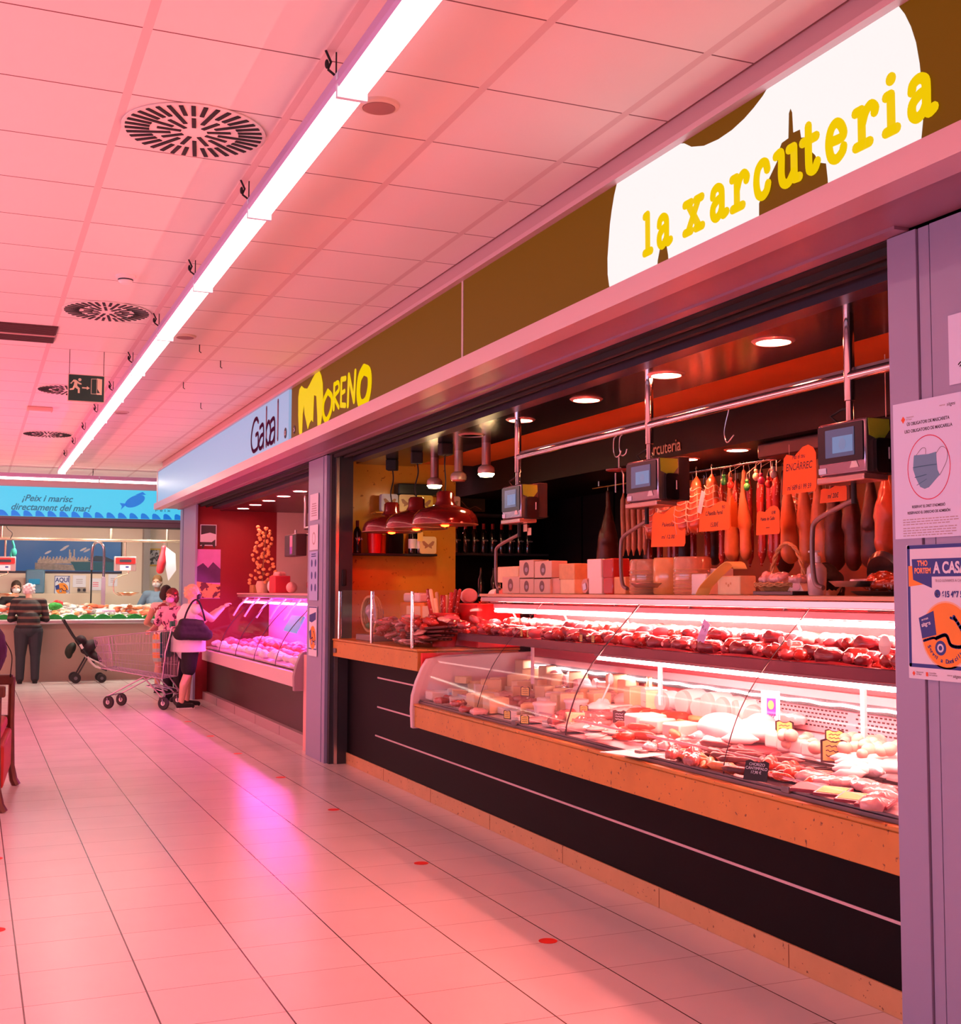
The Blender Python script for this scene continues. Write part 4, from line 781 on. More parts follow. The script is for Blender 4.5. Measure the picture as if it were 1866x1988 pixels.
# left third: cheeses
on(pr_block, 897, 1338, 'tall cheese block at the left end of the case, under a yellow wedge', rz=.3, sc=(1, .9, 1.1)); on(pr_wedge, 905, 1328, 'yellow cheese wedge lying on the tall block at the left end of the case', rz=.9, dz=.095, sc=(1.1, 1.1, .6))
on(pr_wwedge, 900, 1356, 'white cheese wedge standing left of the pink block', rz=2.0, sc=(.9, .9, 1))
on(pr_block, 925, 1370, 'pinkish square cheese block in the front row of cheeses', rz=.1, sc=(.9, 1, .95)); on(pr_wwedge, 945, 1318, 'large white cheese wedge behind the price card', rz=1.2, sc=(1.3, 1.3, 1.6)); on(pr_white, 975, 1322, 'broad pale cheese slab leaning at the back of the cheeses', rz=.2, sc=(1.2, 1.6, 2.0))
on(pr_wheel, 1050, 1332, 'big white cheese wheel standing at the back with a price card before it', rz=0, sc=(.95, .95, 1.3)); on(pr_white, 1010, 1325, 'thick cream cheese slab between the wheel and the wedge', rz=.5, sc=(1.0, 1.4, 2.1)); on(pr_wwedge, 993, 1350, 'low white cheese wedge in the middle of the cheeses', rz=.5, sc=(1, 1, .8))
on(pr_block, 960, 1350, 'cheese block with a reddish rind near the middle of the cheeses', rz=.8, sc=(.8, .9, .7)); on(pr_tub, 1057, 1396, 'white tub standing in front of the cheese wheel', rz=0, sc=1.0); on(pr_tub, 1119, 1392, 'clear tub of food with a price card right of the white tub', rz=0, sc=1.05)
for i, (x, y) in enumerate(((985, 1385), (1015, 1402), (962, 1378), (1075, 1410), (1000, 1392))):
    on(pr_white, x, y, ['white cheese slab behind the two small front price cards', 'white cheese slab at the front glass with a price card', 'dark wrapped slab left of the two front price cards', 'pale slab right of the white tub by the front glass', 'cream cheese slab lying in the front row'][i], rz=.15*i, sc=(.8, .75, .8))
for i, (x, y) in enumerate(((875, 1362), (858, 1352), (890, 1372), (845, 1345), (872, 1350), (838, 1352), (905, 1383), (930, 1388), (858, 1366))):
    on(pr_packw if i % 2 else pr_pack, x, y, 'wrapped meat piece in the heap at the far left end of the case', 'wrapped meats at the left end of the case', sc=(.7, .8, 1.3), dz=.01*(i % 3))
for i, (x, y) in enumerate(((970, 1372), (985, 1368), (1000, 1378), (1022, 1378), (1035, 1372), (1010, 1366), (948, 1366))):
    on(pr_pack, x, y, 'dark red meat pack among the cheeses in the case', 'dark red packs among the cheeses', sc=(.7, .7, 1.6))
for i, (x, y, lab) in enumerate(((937, 1322, 'yellow price card before the large white wedge'), (1048, 1322, 'yellow price card in front of the big cheese wheel'), (1020, 1352, 'yellow price card on the dark red packs'), (985, 1396, 'small price card at the front, left of a pair'), (1019, 1406, 'small price card at the front, right of a pair'), (1134, 1386, 'small price card on the clear tub'))):
    on(pr_card, x, y, lab, rz=R_(.3, .6), dz=.055 if i < 3 else .04, sc=1.0 if i < 3 else .8)
# ham rounds at the back of the middle
for i, (x, y) in enumerate(((1088, 1335), (1103, 1342), (1118, 1338), (1145, 1340), (1166, 1346), (1188, 1350), (1212, 1352), (1130, 1350), (1300, 1340), (1330, 1350), (1100, 1328), (1240, 1342))):
    on(pr_ham, x, y, 'round of cooked ham standing at the back of the case, cut face forward', 'cooked ham rounds at the back of the case', rz=R_(-.4, .4), sc=R_(.85, 1.25), dz=.02)
for i, (x, y) in enumerate(((1100, 1400), (1118, 1410), (1140, 1404), (1085, 1412))):
    on(pr_pack, x, y, 'clear bag of pale meat by the front glass near the black joint', 'clear bags near the glass joint', sc=(.8, .8, 2.0))
pl = thing('serving_bowl', 'white bowl with a pale heap and a spoon in the middle of the case', 'bowl', DK(1165, 1392)); MB().lathe([(.0001, .0), (.05, 0), (.10, .055), (.105, .056), (.05, .008), (.0001, .008)], n=32).obj('bowl', mat('white china', (.88, .85, .85), .15, coat=.5), pl); blob(lambda b: (b.ell((0, 0, .05), (.085, .085, .04)), b.ell((.03, .02, .08), (.04, .04, .03))), 'food', m_white, pl, .008, 2, .01, .03)
MB().tube([(0, 0, .07), (.03, -.02, .15), (.05, -.03, .20)], .006).ell((.055, -.033, .225), (.018, .018, .035)).obj('spoon', m_white, pl)
pl = thing('serving_plate', 'pale domed dish right of the spoon in the middle of the case', 'plate', DK(1222, 1376)); MB().lathe([(.0001, 0), (.08, 0), (.13, .03), (.0001, .02)], n=32).obj('plate', mat('white china', None), pl); blob(lambda b: b.ell((0, 0, .055), (.105, .10, .045)), 'food', m_cream, pl, .01, 2, .01, .05)
for i, (x, y, lab) in enumerate(((1290, 1372, 'oval white plate of film wrapped meat, left of two'), (1338, 1382, 'oval white plate of red film wrapped meat, right of two'))):
    pl = thing('serving_plate', lab, 'plate', DK(x, y, .03), (0, 0, .2)); MB().lathe([(.0001, 0), (.07, 0), (.135, .025), (.14, .03), (.06, .01), (.0001, .01)], n=32, sx=.75, sy=1.1).obj('plate', mat('white china', None), pl); blob(lambda b: (b.ell((0, 0, .04), (.07, .09, .04)), b.ell((.02, .03, .06), (.04, .05, .04))), 'food', m_film, pl, .008, 2, .02, .04)
blk = card(False, .09, .075); blk['label'] = 'small black price card standing between the bowl and the red sausages'; v = DK(1203, 1404); blk.location = v; blk.rotation_euler = (0, 0, .5)
for i in range(10):
    on(pr_cs, 1215+R_(0, 42), 1412+R_(0, 26), 'bright red chorizo in the cluster behind the black card', 'red chorizo cluster behind the black card', dz=.012*(i % 3), sc=1.2)
for i in range(12):
    on(pr_slice, 1150+R_(0, 50), 1412+R_(0, 24), 'pale ham slice laid flat by the front glass', 'ham slices laid flat by the front glass', dz=.004*i, rx=R_(-.1, .1))
single('greaseproof_paper', MB().prism([(-.16, -.13), (.16, -.10), (.15, .12), (-.17, .13)], .003), mat('greaseproof', (.9, .85, .8), .5), 'pale sheet of greaseproof paper on the deck in front of the red chorizo', 'paper', smooth=False).location = DK(1250, 1462, .003)
[o for o in C.objects if o.name == 'greaseproof_paper'][0].rotation_euler = (0, .02, .25)
for i, (x, y, rz) in enumerate(((1300, 1418, 1.3), (1330, 1412, 1.45), (1355, 1404, 1.5), (1312, 1432, 1.2))):
    on(pr_os, x, y, 'thick orange cured sausage lying before the oval plates', 'orange cured sausages before the plates', rz=rz, dz=.02)
for i in range(8):
    on(pr_ws, 1340+R_(0, 100), 1428+R_(0, 26), 'white fresh sausage piece in the middle front of the case', 'white fresh sausages in the front', dz=.02*(i % 2), sc=R_(.9, 1.3))
for i in range(9):
    on(pr_packw, 1262+R_(0, 70), 1440+R_(-4, 24), 'crumpled film parcel beside the greaseproof paper', 'film parcels beside the paper', sc=(.6, .6, 1.2))
for i in range(12):
    on(pr_pack, 1300+R_(0, 50), 1464+R_(0, 24), 'dark blood sausage piece in the clump by the front glass', 'dark pieces in the front clump', sc=(.5, .45, 1.4), dz=.015*(i % 2))
# large white pieces
tag(blob(lambda b: (b.ell((0, 0, .075), (.12, .14, .075)), b.ell((.03, -.10, .06), (.10, .11, .06))), 'cooked_ham', m_white, voxel=.012, sm=4, loc=DK(1402, 1442)), 'big rounded white cooked ham in the middle of the case', 'ham')
tag(blob(lambda b: (b.ell((0, 0, .06), (.11, .17, .06)), b.ell((.05, .05, .08), (.07, .09, .06))), 'cooked_ham', m_white, voxel=.012, sm=4, loc=DK(1474, 1442)), 'second white cooked ham, behind the upright flyer', 'ham')
single('ham_board', MB().prism(rrect(.34, .72, .03), .012), mat('dark board', (.15, .02, .03), .3), 'dark oblong board under the two white hams', 'board', bevel=.003).location = DK(1440, 1444, .001) + Vector((0, 0, -.004))
fl = thing('product_flyer', 'upright white flyer with a purple and yellow picture behind the front sausages', 'flyer', DK(1497, 1420, .04), (0, 0, .4)); F_ = FX(0, 0, 0)
MB().prism(rrect(.105, .20, .002, cy=.10), .0015, F_).obj('sheet', paper, fl, smooth=False); MB().prism(rrect(.05, .085, .001, cx=.005, cy=.12), .0006, FX(-.0018, 0, 0)).obj('purple_print', mat('purple print', (.25, .04, .45), .5), fl, smooth=False); MB().prism(circ(.017, 18, .003, .13, 1.3), .0006, FX(-.0026, 0, 0)).obj('yellow_print', m_yel, fl, smooth=False)
m = MB(); [m.stroke([(-.02+.012*k, .045), (.0+.012*k, .085)], .004, FX(-.0026, 0, 0), .0004, smooth=False) for k in range(3)]; m.obj('red_print', red_p, fl, smooth=False)
m = MB(); [m.prism(rrect(.003, .15, .001, cx=x_, cy=.10), .0003, FX(-.0018, 0, 0)) for x_ in (-.043, .043)]; m.obj('side_print', grey_p, fl, smooth=False)
jr = thing('meat_jar', 'orange lidded jar at the back, right of the flyer', 'jar', DK(1530, 1408, .0)); MB().lathe([(.0001, 0), (.045, 0), (.048, .01), (.048, .085), (.04, .095)], n=24).obj('body', m_orange, jr); MB().lathe([(.044, .09), (.044, .112), (.0001, .113)], n=24).obj('lid', m_white, jr)
for i, (x, y, lab, s) in enumerate(((1524, 1432, 'yellow price card in a dark frame left of the cheese balls', 1.25), (1621, 1450, 'yellow price card in a dark frame before the peach balls, rear one', 1.2), (1620, 1482, 'large yellow price card in a dark frame at the middle right, front one', 1.55))):
    on(pr_card, x, y, lab, rz=.5, sc=s, dz=.045)
for i in range(52):
    x, y = (1500+R_(0, 85), 1434+R_(0, 26)) if i < 12 else (1640+R_(0, 105), 1440+R_(0, 30))
    y += (x-1640)*.12 if x > 1640 else (x-1500)*.12
    on(pr_egg, x, y, 'peach coloured ball in the heap %s' % ('left of the big price card' if i < 12 else 'at the right end of the case'), 'peach balls %s' % ('left of the card' if i < 12 else 'at the right end'), sc=R_(.6, .9), dz=.03+.018*(i % 4))
for i in range(6):
    on(pr_white, 1505+i*24, 1450+i*6, 'blank white packet standing before the peach balls', 'white packets before the balls', rz=.1, sc=(.4, .65, 1.2), dz=.03)
for i in range(20):
    on(pr_ws, 1645+R_(0, 95), 1478+R_(0, 26)+i*.6, 'white fresh sausage in the pale heap at the right end', 'white sausages at the right end', dz=.035+.01*(i % 2), sc=R_(.8, 1.1))
for i, (x, y, rz) in enumerate(((1540, 1490, .2), (1612, 1512, .2), (1690, 1532, .2))):
    on(pr_tray, x, y, ['black tray under the packets, left of three', 'black tray under the big price card, middle of three', 'black tray with white sausages, right of three'][i], rz=PI/2+.0, sc=(1.2, 1.2, 1), dz=.005)
for i in range(34):
    x = 1385+R_(0, 175); y = 1462+(x-1385)*.16+R_(-12, 34)
    on(pr_bs, x, y, 'dark cured sausage in the front pile around the black chorizo card', 'dark sausages in the front pile', rz=R_(.6, 2.4), dz=.014*(i % 3), sc=R_(.7, 1.05))
for i in range(26):
    x = 1490+R_(0, 115); y = 1492+(x-1490)*.2+R_(-6, 18)
    on(pr_ball if i % 2 else pr_cs, x, y, 'small round chorizo link in the red heap right of the black chorizo card' if i % 2 else 'short red chorizo in the red heap right of the black chorizo card', 'round red links right of the card' if i % 2 else 'short red chorizos right of the card', dz=.014*(i % 3), sc=R_(.8, 1.05))
for i in range(10):
    x = 1340+i*9; on(pr_os, x, 1472+i*3+R_(-6, 8), 'pale fresh sausage at the front glass left of the dark pile', 'pale sausages at the front glass', rz=R_(.5, 2.2), sc=(.7, .9, .9), dz=.01*(i % 2))
cc = card(False, .11, .085, 'CHORIZO\nCANTIMPALO\n17,90 €'); cc['label'] = 'black price card lettered CHORIZO CANTIMPALO among the dark sausages'; cc.location = DK(1466, 1516, .02); cc.rotation_euler = (0, .3, .4)
for i, (x, y) in enumerate(((1572, 1532), (1618, 1540), (1660, 1552), (1700, 1562))):
    q = thing('price_card', ['maroon card lying flat at the front, leftmost of four', 'yellow card lying flat at the front, second of four', 'yellow card in a maroon frame lying flat, third of four', 'maroon card lying flat at the front, rightmost of four'][i], 'price card', DK(x, y, .035), (0, -.15, .5))
    MB().box(-.05, .05, -.06, .06, 0, .012).obj('frame', mat('maroon plastic', (.25, .03, .05), .35), q, bevel=.002)
    if i in (1, 2): MB().box(-.04, .04, -.05, .05, .012, .0135).obj('card', m_yel, q, smooth=False)
    else: MB().box(-.046, .046, -.056, .056, .012, .0135).obj('card', mat('dusty maroon card', (.5, .12, .15), .6), q, smooth=False)
for i, (x, y) in enumerate(((1600, 1528), (1640, 1530), (1705, 1548), (1715, 1560), (1700, 1572), (1680, 1536), (1580, 1520), (1715, 1548))):
    on(pr_packw, x, y, 'pale pink meat piece at the right front corner of the case', 'pale meat at the right front corner', sc=(.9, .8, 1.3), dz=.02)
# fill the deck so that it is as crammed as in the photo
occ = [(o.location.x, o.location.y) for o in C.objects if o.parent is None and .74 < o.location.z < 1.0 and 3.0 < o.location.x < 3.95 and 3.3 < o.location.y < 8.25 and 'label' in o]
fillers = {'L': ((pr_block, 'cheese block', 1.0), (pr_white, 'white cheese slab', 1.1), (pr_wedge, 'yellow cheese wedge', 1.0), (pr_wwedge, 'white cheese wedge', 1.1), (pr_packw, 'pale wrapped piece', 1.1), (pr_pack, 'red wrapped piece', 1.0)), 'M': ((pr_packw, 'pale wrapped piece', 1.2), (pr_white, 'white slab', 1.1), (pr_ham, 'cut round of ham', 1.1), (pr_pack, 'red wrapped piece', 1.1), (pr_cs, 'red chorizo', 1.3))}
k = 0
for iy in range(26):
    for ix, x in enumerate((3.12, 3.26, 3.41, 3.56, 3.71, 3.84)):
        y = 5.0+.125*iy+(.06 if ix % 2 else 0)
        if any((x-a)**2+(y-b)**2 < .085**2 for a, b in occ): continue
        reg = 'L' if y > 6.1 else 'M'; f = fillers[reg]; p_, nm, sc = f[(k*5+ix*3) % len(f)]; k += 1; pos = 'front' if ix < 2 else 'middle' if ix < 4 else 'back'
        sc2 = sc*R_(.85, 1.25); place(p_, '', (x, y, .767+(x-3.03)*.098+(.03 if ix > 3 else 0)), (0, 0, R_(-.5, .5)), (sc2, sc2, sc2*(1.0+(.12*ix if p_ is not pr_ham else 0))), '%s in the %s rows of the %s part of the case' % (nm, pos, 'left' if reg == 'L' else 'central'), '%ss %s %s' % (nm, pos, reg))
# --- middle shelf: wrapped salami and meats
mt = [tag(saus('wrapped_sausage', m_redmeat, [(-.07, 0, .03), (0, .006, .03), (.07, 0, .03)], .032), 's', 'sausage'),
      tag(pack('wrapped_meat', film('film wrapped dark meat', (.28, .03, .04)), .075, .05, .06), 's', 'meat'),
      tag(saus('wrapped_sausage', film('film wrapped pink meat', (.55, .10, .12)), [(-.06, 0, .028), (.06, 0, .028)], .03), 's', 'sausage')]
n = 0
for y in [3.42+.125*i for i in range(38)]:
    for lay, (x, z) in enumerate(((3.375, 1.252-.03), (3.45, 1.222), (3.41, 1.262), (3.55, 1.25), (3.50, 1.30))):
        if lay == 4 and random.random() < .3: continue
        p_ = mt[(n*7+lay) % 3]; rz = R_(-.5, .5) + (0 if y > 5.6 else R_(-.4, .8)); n += 1
        yl = y+R_(-.03, .03); reg = 'left of the black glass joint' if y > 5.9 else 'between the two right glass joints' if y > 4.4 else 'at the right end'
        place(p_, '', (x+R_(-.01, .01), yl, z+(.004 if lay else .03)), (R_(-.15, .15), 0, rz+(PI/2 if p_ is mt[1] else 0)), R_(.8, 1.1), '%s on the middle shelf, %s' % ('film wrapped chunk of dark meat' if p_ is mt[1] else 'cured sausage end' if p_ is mt[0] else 'pink wrapped sausage end', reg), 'middle shelf %s %s' % ('chunks' if p_ is mt[1] else 'ends' if p_ is mt[0] else 'pink ends', reg))
for i in range(30):
    y = 3.5+.15*i; place(pr_packw, '', (3.60+R_(-.05, .08), y, 1.31), (0, 0, R_(0, 3)), (1.1, .9, 1.6), 'pale film packet heaped on top of the middle shelf meats', 'pale packets topping the shelf')
lin_ = MB(); pts = []
for k in range(90): y = 3.35+k*.0345; pts.append((3.332+.004*math.sin(k), y, 1.256+.006*math.sin(k*.35)))
for i in range(89): lin_.add([pts[i], pts[i+1], (3.36, pts[i+1][1], 1.225), (3.36, pts[i][1], 1.225), (3.328, pts[i][1], 1.25), (3.328, pts[i+1][1], 1.25)], [(0, 1, 2, 3), (4, 5, 1, 0)])
lin_.obj('tray_liner', m_redtray, ct)
for i, (x, y) in enumerate(((1014, 1228), (1027, 1230), (1130, 1243), (1153, 1246))):
    v = P(x, y, 'X', 3.33); q = place(pr_card, '', (3.325, v.y, 1.255), (0, 0, 0), (.6, .5, .75), ['small orange price card on the middle shelf, first from the left', 'small orange price card on the middle shelf, second from the left', 'small orange price card on the middle shelf, third from the left', 'small orange price card on the middle shelf, fourth from the left'][i])
fl = thing('price_flyer', 'tilted lilac paper price tag hanging over the middle shelf', 'price tag', P(1366, 1228, 'X', 3.34), (0.55, 0, 0)); MB().prism(rrect(.06, .13, .002), .001, FX(0, 0, 0)).obj('sheet', mat('lilac paper', (.7, .5, .85), .5), fl, smooth=False); text('lettering', 'F-1', .03, ink, fl, FX(-.0012, .022, 0.01), .0003); 
for i, (x, y, s) in enumerate(((1517, 1243, .8), (1533, 1248, .65), (1718, 1253, 1.5))):
    q = single('lit_reflector', MB().lathe([(.0001, -.01), (.022*s, -.005), (.026*s, 0), (.022*s, .005), (.0001, .01)], axis=(1, 0, 0), sy=.9, n=22), m_cream, ['oval white cheese end on the middle shelf, left of a pair', 'oval white cheese end on the middle shelf, right of a pair', 'large oval white cheese end at the right end of the middle shelf'][i], 'cheese'); q.name = 'cheese_end'; q.location = (3.345, P(x, y, 'X', 3.345).y, P(x, y, 'X', 3.345).z)

# --- goods on top of the case
Z0 = 1.5365; XT = 3.60
def top(name, x0, x1, yt, m, lab, cat='cheese', kind='box', dx=.10, z=Z0, bevel=.006, X=XT):
    a = P(x0, 1152, 'X', X); b = P(x1, 1152, 'X', X); zt = P((x0+x1)/2, yt, 'X', X).z; cy = (a.y+b.y)/2; w_ = a.y-b.y
    if kind == 'box': mb = MB().box(0, dx, -w_/2, w_/2, 0, zt-z)
    elif kind == 'cyl': mb = MB().lathe([(.0001, 0), (w_/2*.94, 0), (w_/2, .01), (w_/2, zt-z-.01), (w_/2*.94, zt-z), (.0001, zt-z)], (dx/2, 0, 0), n=30)
    o = mb.obj(name, m, bevel=bevel if kind == 'box' else 0); o.location = (X, cy, z); tag(o, lab, cat); return o, w_, zt-z
kraft = mat('kraft box', (.72, .50, .36), .55); winm = mat('carton window', (.16, .08, .07), .3, coat=.4)
def carton(x0, x1, yt, yb, lab):
    X = 3.58; a = P(x0, yb, 'X', X); b = P(x1, yb, 'X', X); zt = P(x0, yt, 'X', X).z; w_ = a.y-b.y; hh = zt-a.z; zb = Z0 if yb > 1140 else a.z
    t = thing('cheese_carton', lab, 'carton', (X, (a.y+b.y)/2, zb)); MB().box(0, .12, -w_/2, w_/2, 0, zt-zb).obj('carton', kraft, t, bevel=.004)
    F_ = FX(-.0006, 0, 0); MB().prism(circ(min(w_, zt-zb)*.36, 22, 0, (zt-zb)*.5, 1.05), .001, F_).obj('window', winm, t, smooth=False); MB().prism(circ(min(w_, zt-zb)*.2, 12, .005, (zt-zb)*.45, .7), .0006, FX(-.0018, 0, 0)).obj('print', grey_p, t, smooth=False)
carton(975, 1008, 1120, 1151, 'window carton in the bottom row, leftmost'); carton(1009, 1036, 1124, 1151, 'window carton in the bottom row, second from the left'); carton(1037, 1068, 1124, 1151, 'window carton in the bottom row, third from the left')
carton(1008, 1036, 1088, 1122, 'window carton in the top row, left of two'); carton(1038, 1071, 1090, 1122, 'window carton in the top row, right of two with a price tag')
o, *_ = top('cheese_wedge', 966, 1006, 1100, m_cheese, 'yellow wrapped cheese wedge tilted on the cartons at the left', z=1.617)
top('label_carton', 1069, 1089, 1122, mat('peach carton', (.75, .42, .3), .5), 'small carton with a purple label right of the window cartons', 'carton'); 
top('cheese_block', 1087, 1115, 1123, m_cheese, 'tan cheese block, lower of a stack of two'); top('cheese_block', 1085, 1115, 1094, m_rind, 'tan cheese block, upper of a stack of two', z=1.625)
o = MB().lathe([(.0001, -.02), (.045, -.02), (.05, 0), (.045, .02), (.0001, .02)], axis=(1, 0, 0), n=26).obj('round_cheese', mat('paper wrapped cheese', (.6, .35, .28), .5)); tag(o, 'round paper wrapped cheese standing on edge with a white tag', 'cheese'); o.location = (3.60, SH(1130), 1.588)
MB().prism([(-.01, -.03), (.03, -.02), (.02, .02), (-.02, .01)], .001, FX(-.025, 0, 0)).obj('tag', paper, o, smooth=False)
def halfwheel(x0, x1, yt, z, lab):
    a = P(x0, 1152, 'X', 3.58); b = P(x1, 1152, 'X', 3.58); zt = P(x0, yt, 'X', 3.58).z; t = thing('cheese_piece', lab, 'cheese', (3.58, (a.y+b.y)/2, z)); w_ = a.y-b.y
    MB().box(0, .13, w_/2-w_*.58, w_/2, 0, zt-z).obj('cut_face', m_cream, t, bevel=.005); MB().box(.01, .13, -w_/2, w_/2-w_*.585, 0, zt-z).obj('red_rind', mat('red wax', (.5, .03, .02), .2, coat=.6), t, bevel=.008)
halfwheel(1143, 1187, 1121, Z0, 'white cheese with red rind, lower of the stack'); halfwheel(1140, 1187, 1086, 1.634, 'white cheese with red rind, upper of the stack')
top('cheese_block', 1188, 1214, 1120, m_rind, 'orange cheese block right of the red rinded stack'); 
rib = mat('ribbed wrapped cheese', (.62, .28, .14), .2, coat=.7, noise=.25, nscale=40)
for i, (x0, x1, yt, m_) in enumerate(((1225, 1266, 1086, rib), (1268, 1306, 1083, mat('orange wrapped cheese', (.8, .33, .08), .25, coat=.6, noise=.2, nscale=18)), (1307, 1347, 1081, rib))):
    o, w_, h_ = top('wrapped_cheese', x0, x1, yt, m_, ['tall ribbed film wrapped cheese, left of three', 'tall orange film wrapped cheese, middle of three', 'tall ribbed film wrapped cheese, right of three'][i], kind='cyl', dx=.12)
    if i != 1:
        for k in range(7): MB().tube([(.06+(w_/2+.001)*math.cos(a), (w_/2+.001)*math.sin(a), .018+.02*k) for a in [2*PI*j/28 for j in range(28)]], .0022, 5, closed=True).obj('film_ridge', m_rind, o) if k < h_/.02-1 else None
top('wrapped_cheese', 1325, 1371, 1114, m_cream, 'low white film wrapped cheese behind the curved card'); top('cheese_block', 1345, 1395, 1104, m_cream, 'white cheese slab leaning behind the curved card', z=Z0, X=3.72)
a = P(1357, 1156, 'X', 3.55); b = P(1425, 1092, 'X', 3.55); cvd = MB(); pts = spline([Vector((a.y, a.z)), Vector((a.y-.06, a.z+.06)), Vector((b.y+.07, b.z-.005)), Vector((b.y, b.z)), Vector((b.y-.03, b.z-.03))], 5)
vs = []
for p in pts: vs += [(3.54, p.x+.022, p.y), (3.60, p.x-.012, p.y), (3.541, p.x+.022, p.y-.003), (3.601, p.x-.012, p.y-.003)]
fs = []
for i in range(len(pts)-1): k = 4*i; fs += [(k, k+1, k+5, k+4), (k+2, k+6, k+7, k+3), (k, k+4, k+6, k+2), (k+1, k+3, k+7, k+5)]
tag(cvd.add(vs, fs).obj('curved_card', m_yel), 'long blank yellow card bent over the white cheeses', 'card')
o, w_, h_ = top('cheese_block', 1393, 1437, 1118, m_cheese, 'square cheese block with darker spots right of the bent card')
m = MB(); [m.prism(circ(.006+.002*(k % 2), 10, -.02+.02*k, h_*.6-.01*(k % 2)), .0008, FX(-.0006, 0, 0)) for k in range(3)]; m.obj('spot', m_rind, o, smooth=False)
bk = thing('wicker_basket', 'wicker basket with a tall arched handle, filled with film packed food', 'basket', (3.68, SH(1490), Z0)); bw = .17
MB().lathe([(.0001, 0), (.10, 0), (.14, .05), (.145, .055), (.135, .055), (.095, .008), (.0001, .008)], n=36, sy=1.25).obj('bowl', m_wick, bk); m = MB(); 
for k in range(3): m.tube([(.144*math.cos(a), .18*math.sin(a), .045+.006*k+.004*math.sin(a*18+k*2)) for a in [2*PI*j/60 for j in range(60)]], .005, 6, closed=True)
m.obj('rim', m_wick, bk); m = MB(); hz = P(1503, 1054, 'X', 3.68).z-Z0
for k in range(2): m.tube([(0.006*math.cos(a*12+PI*k), .13*math.cos(a)+.006*math.sin(a*12+PI*k), .04+(hz-.045)*math.sin(a)) for a in [PI*j/40 for j in range(41)]], .0075, 6)
m.obj('handle', m_wick, bk)
for i in range(8): place(pr_packw, '', (3.66+R_(-.04, .06), SH(1490)+.30*(i/7-.5), Z0+.05+.015*(i % 2)), (R_(-.4, .4), R_(-.4, .4), R_(0, 3)), (.7, .7, 1.3), 'film packed food in the wicker basket', 'packets in the wicker basket')
tr = tag(MB().box(-.09, .09, -.15, .15, 0, .006).box(-.095, -.088, -.155, .155, 0, .02).box(.088, .095, -.155, .155, 0, .02).box(-.09, .09, -.155, -.148, 0, .02).box(-.09, .09, .148, .155, 0, .02).obj('food_tray', m_tray, bevel=.003), 'long black tray with wedge sandwiches in front of the basket', 'tray'); tr.location = (3.60, SH(1518), Z0)
for i, x in enumerate((1505, 1535)):
    t = thing('sandwich_wedge', ['boxed wedge sandwich with a round window, left on the black tray', 'boxed wedge sandwich, right on the black tray'][i], 'sandwich', (3.60, SH(x), Z0+.008), (0, 0, .15)); MB().prism([(-.075, 0), (.05, 0), (.0, .07), (-.02, .07)], .07, FX(.07, 0, 0)).obj('box', mat('pale carton', (.8, .6, .48), .5), t, bevel=.003)
    MB().prism(circ(.024, 18, -.005, .032, .75), .001, FX(-.0008, 0, 0)).obj('window', m_pinkham, t, smooth=False)
sd = thing('soap_dispenser', 'clear plastic pump bottle of sanitiser on top of the case', 'bottle', (3.57, SH(1583), Z0)); MB().lathe([(.0001, 0), (.036, 0), (.040, .01), (.046, .10), (.044, .125), (.025, .148), (.016, .152), (.0001, .152)], n=26).obj('bottle', mat('cloudy plastic', (.55, .42, .42), .12, coat=.8, noise=.3, nscale=18), sd)
MB().lathe([(.018, .15), (.018, .18), (.008, .182), (.006, .20), (.0001, .20)], n=20).box(-.02, .012, -.012, .035, .197, .206).box(-.008, .008, .02, .035, .188, .2).obj('pump', whitem, sd, bevel=.002)
tr = tag(MB().lathe([(.0001, 0), (.12, 0), (.15, .018), (.145, .02), (.115, .006), (.0001, .006)], n=36, sy=1.2).obj('food_tray', m_tray), 'round black tray heaped with red wrapped meat at the right end of the top', 'tray'); tr.location = (3.66, SH(1692), Z0)
tag(blob(lambda b: (b.ell((0, 0, .045), (.10, .14, .035)), b.ell((.0, .03, .07), (.07, .08, .03))), 'wrapped_meat_heap', speck('red glossy meat', (.5, .06, .02), (.9, .6, .5), 40, .6, .12), voxel=.007, sm=2, disp=.02, dscale=.03, loc=(3.66, SH(1692), Z0+.006)), 'heap of red meat under film on the round black tray', 'meat')
tag(MB().box(-.10, .10, -.16, .16, 0, .012).obj('slicer_plate', steel, bevel=.003), 'steel plate of the slicer behind the pump bottle', 'slicer').location = (3.80, SH(1648), 1.60)
tag(MB().lathe([(.0001, -.02), (.11, -.02), (.13, 0), (.11, .02), (.0001, .02)], axis=(1, 0, .3), n=30).box(-.05, .1, -.08, .08, -.16, -.12).box(-.02, .06, -.03, .03, -.14, 0).obj('meat_slicer', mat('dark slicer', (.02, .015, .015), .2, coat=.5)), 'dark meat slicer behind the steel plate', 'slicer').location = (3.92, SH(1630)+.1, 1.62)
# odd items at the left end of the top: basket of fuets, ham pieces
v = P(868, 1150, 'X', 3.70)
bk = thing('sausage_basket', 'tall red basket stuffed with upright sausages and breadsticks at the left end of the case', 'basket', (3.38, 8.72, 1.127)); MB().lathe([(.0001, 0), (.09, 0), (.12, .26), (.112, .26), (.085, .01), (.0001, .01)], n=24).obj('basket', mat('red basket', (.6, .03, .02), .4), bk)
for i in range(14):
    a = i*2.4; r = .03+.05*((i*5) % 7)/7; q = MB().cap((r*math.cos(a), r*math.sin(a), .08), .017, (r*2.0*math.cos(a), r*2.4*math.sin(a), .36+.07*((i*3) % 4)/3), .015, 8)
    tag(q.obj('cured_sausage', m_cheese if i % 3 == 0 else m_redmeat), 'upright thin sausage in the tall red basket' if i % 3 else 'upright pale breadstick in the tall red basket', 'sausage' if i % 3 else 'breadstick', 'sausages in the red basket' if i % 3 else 'breadsticks in the red basket').location = bk.location
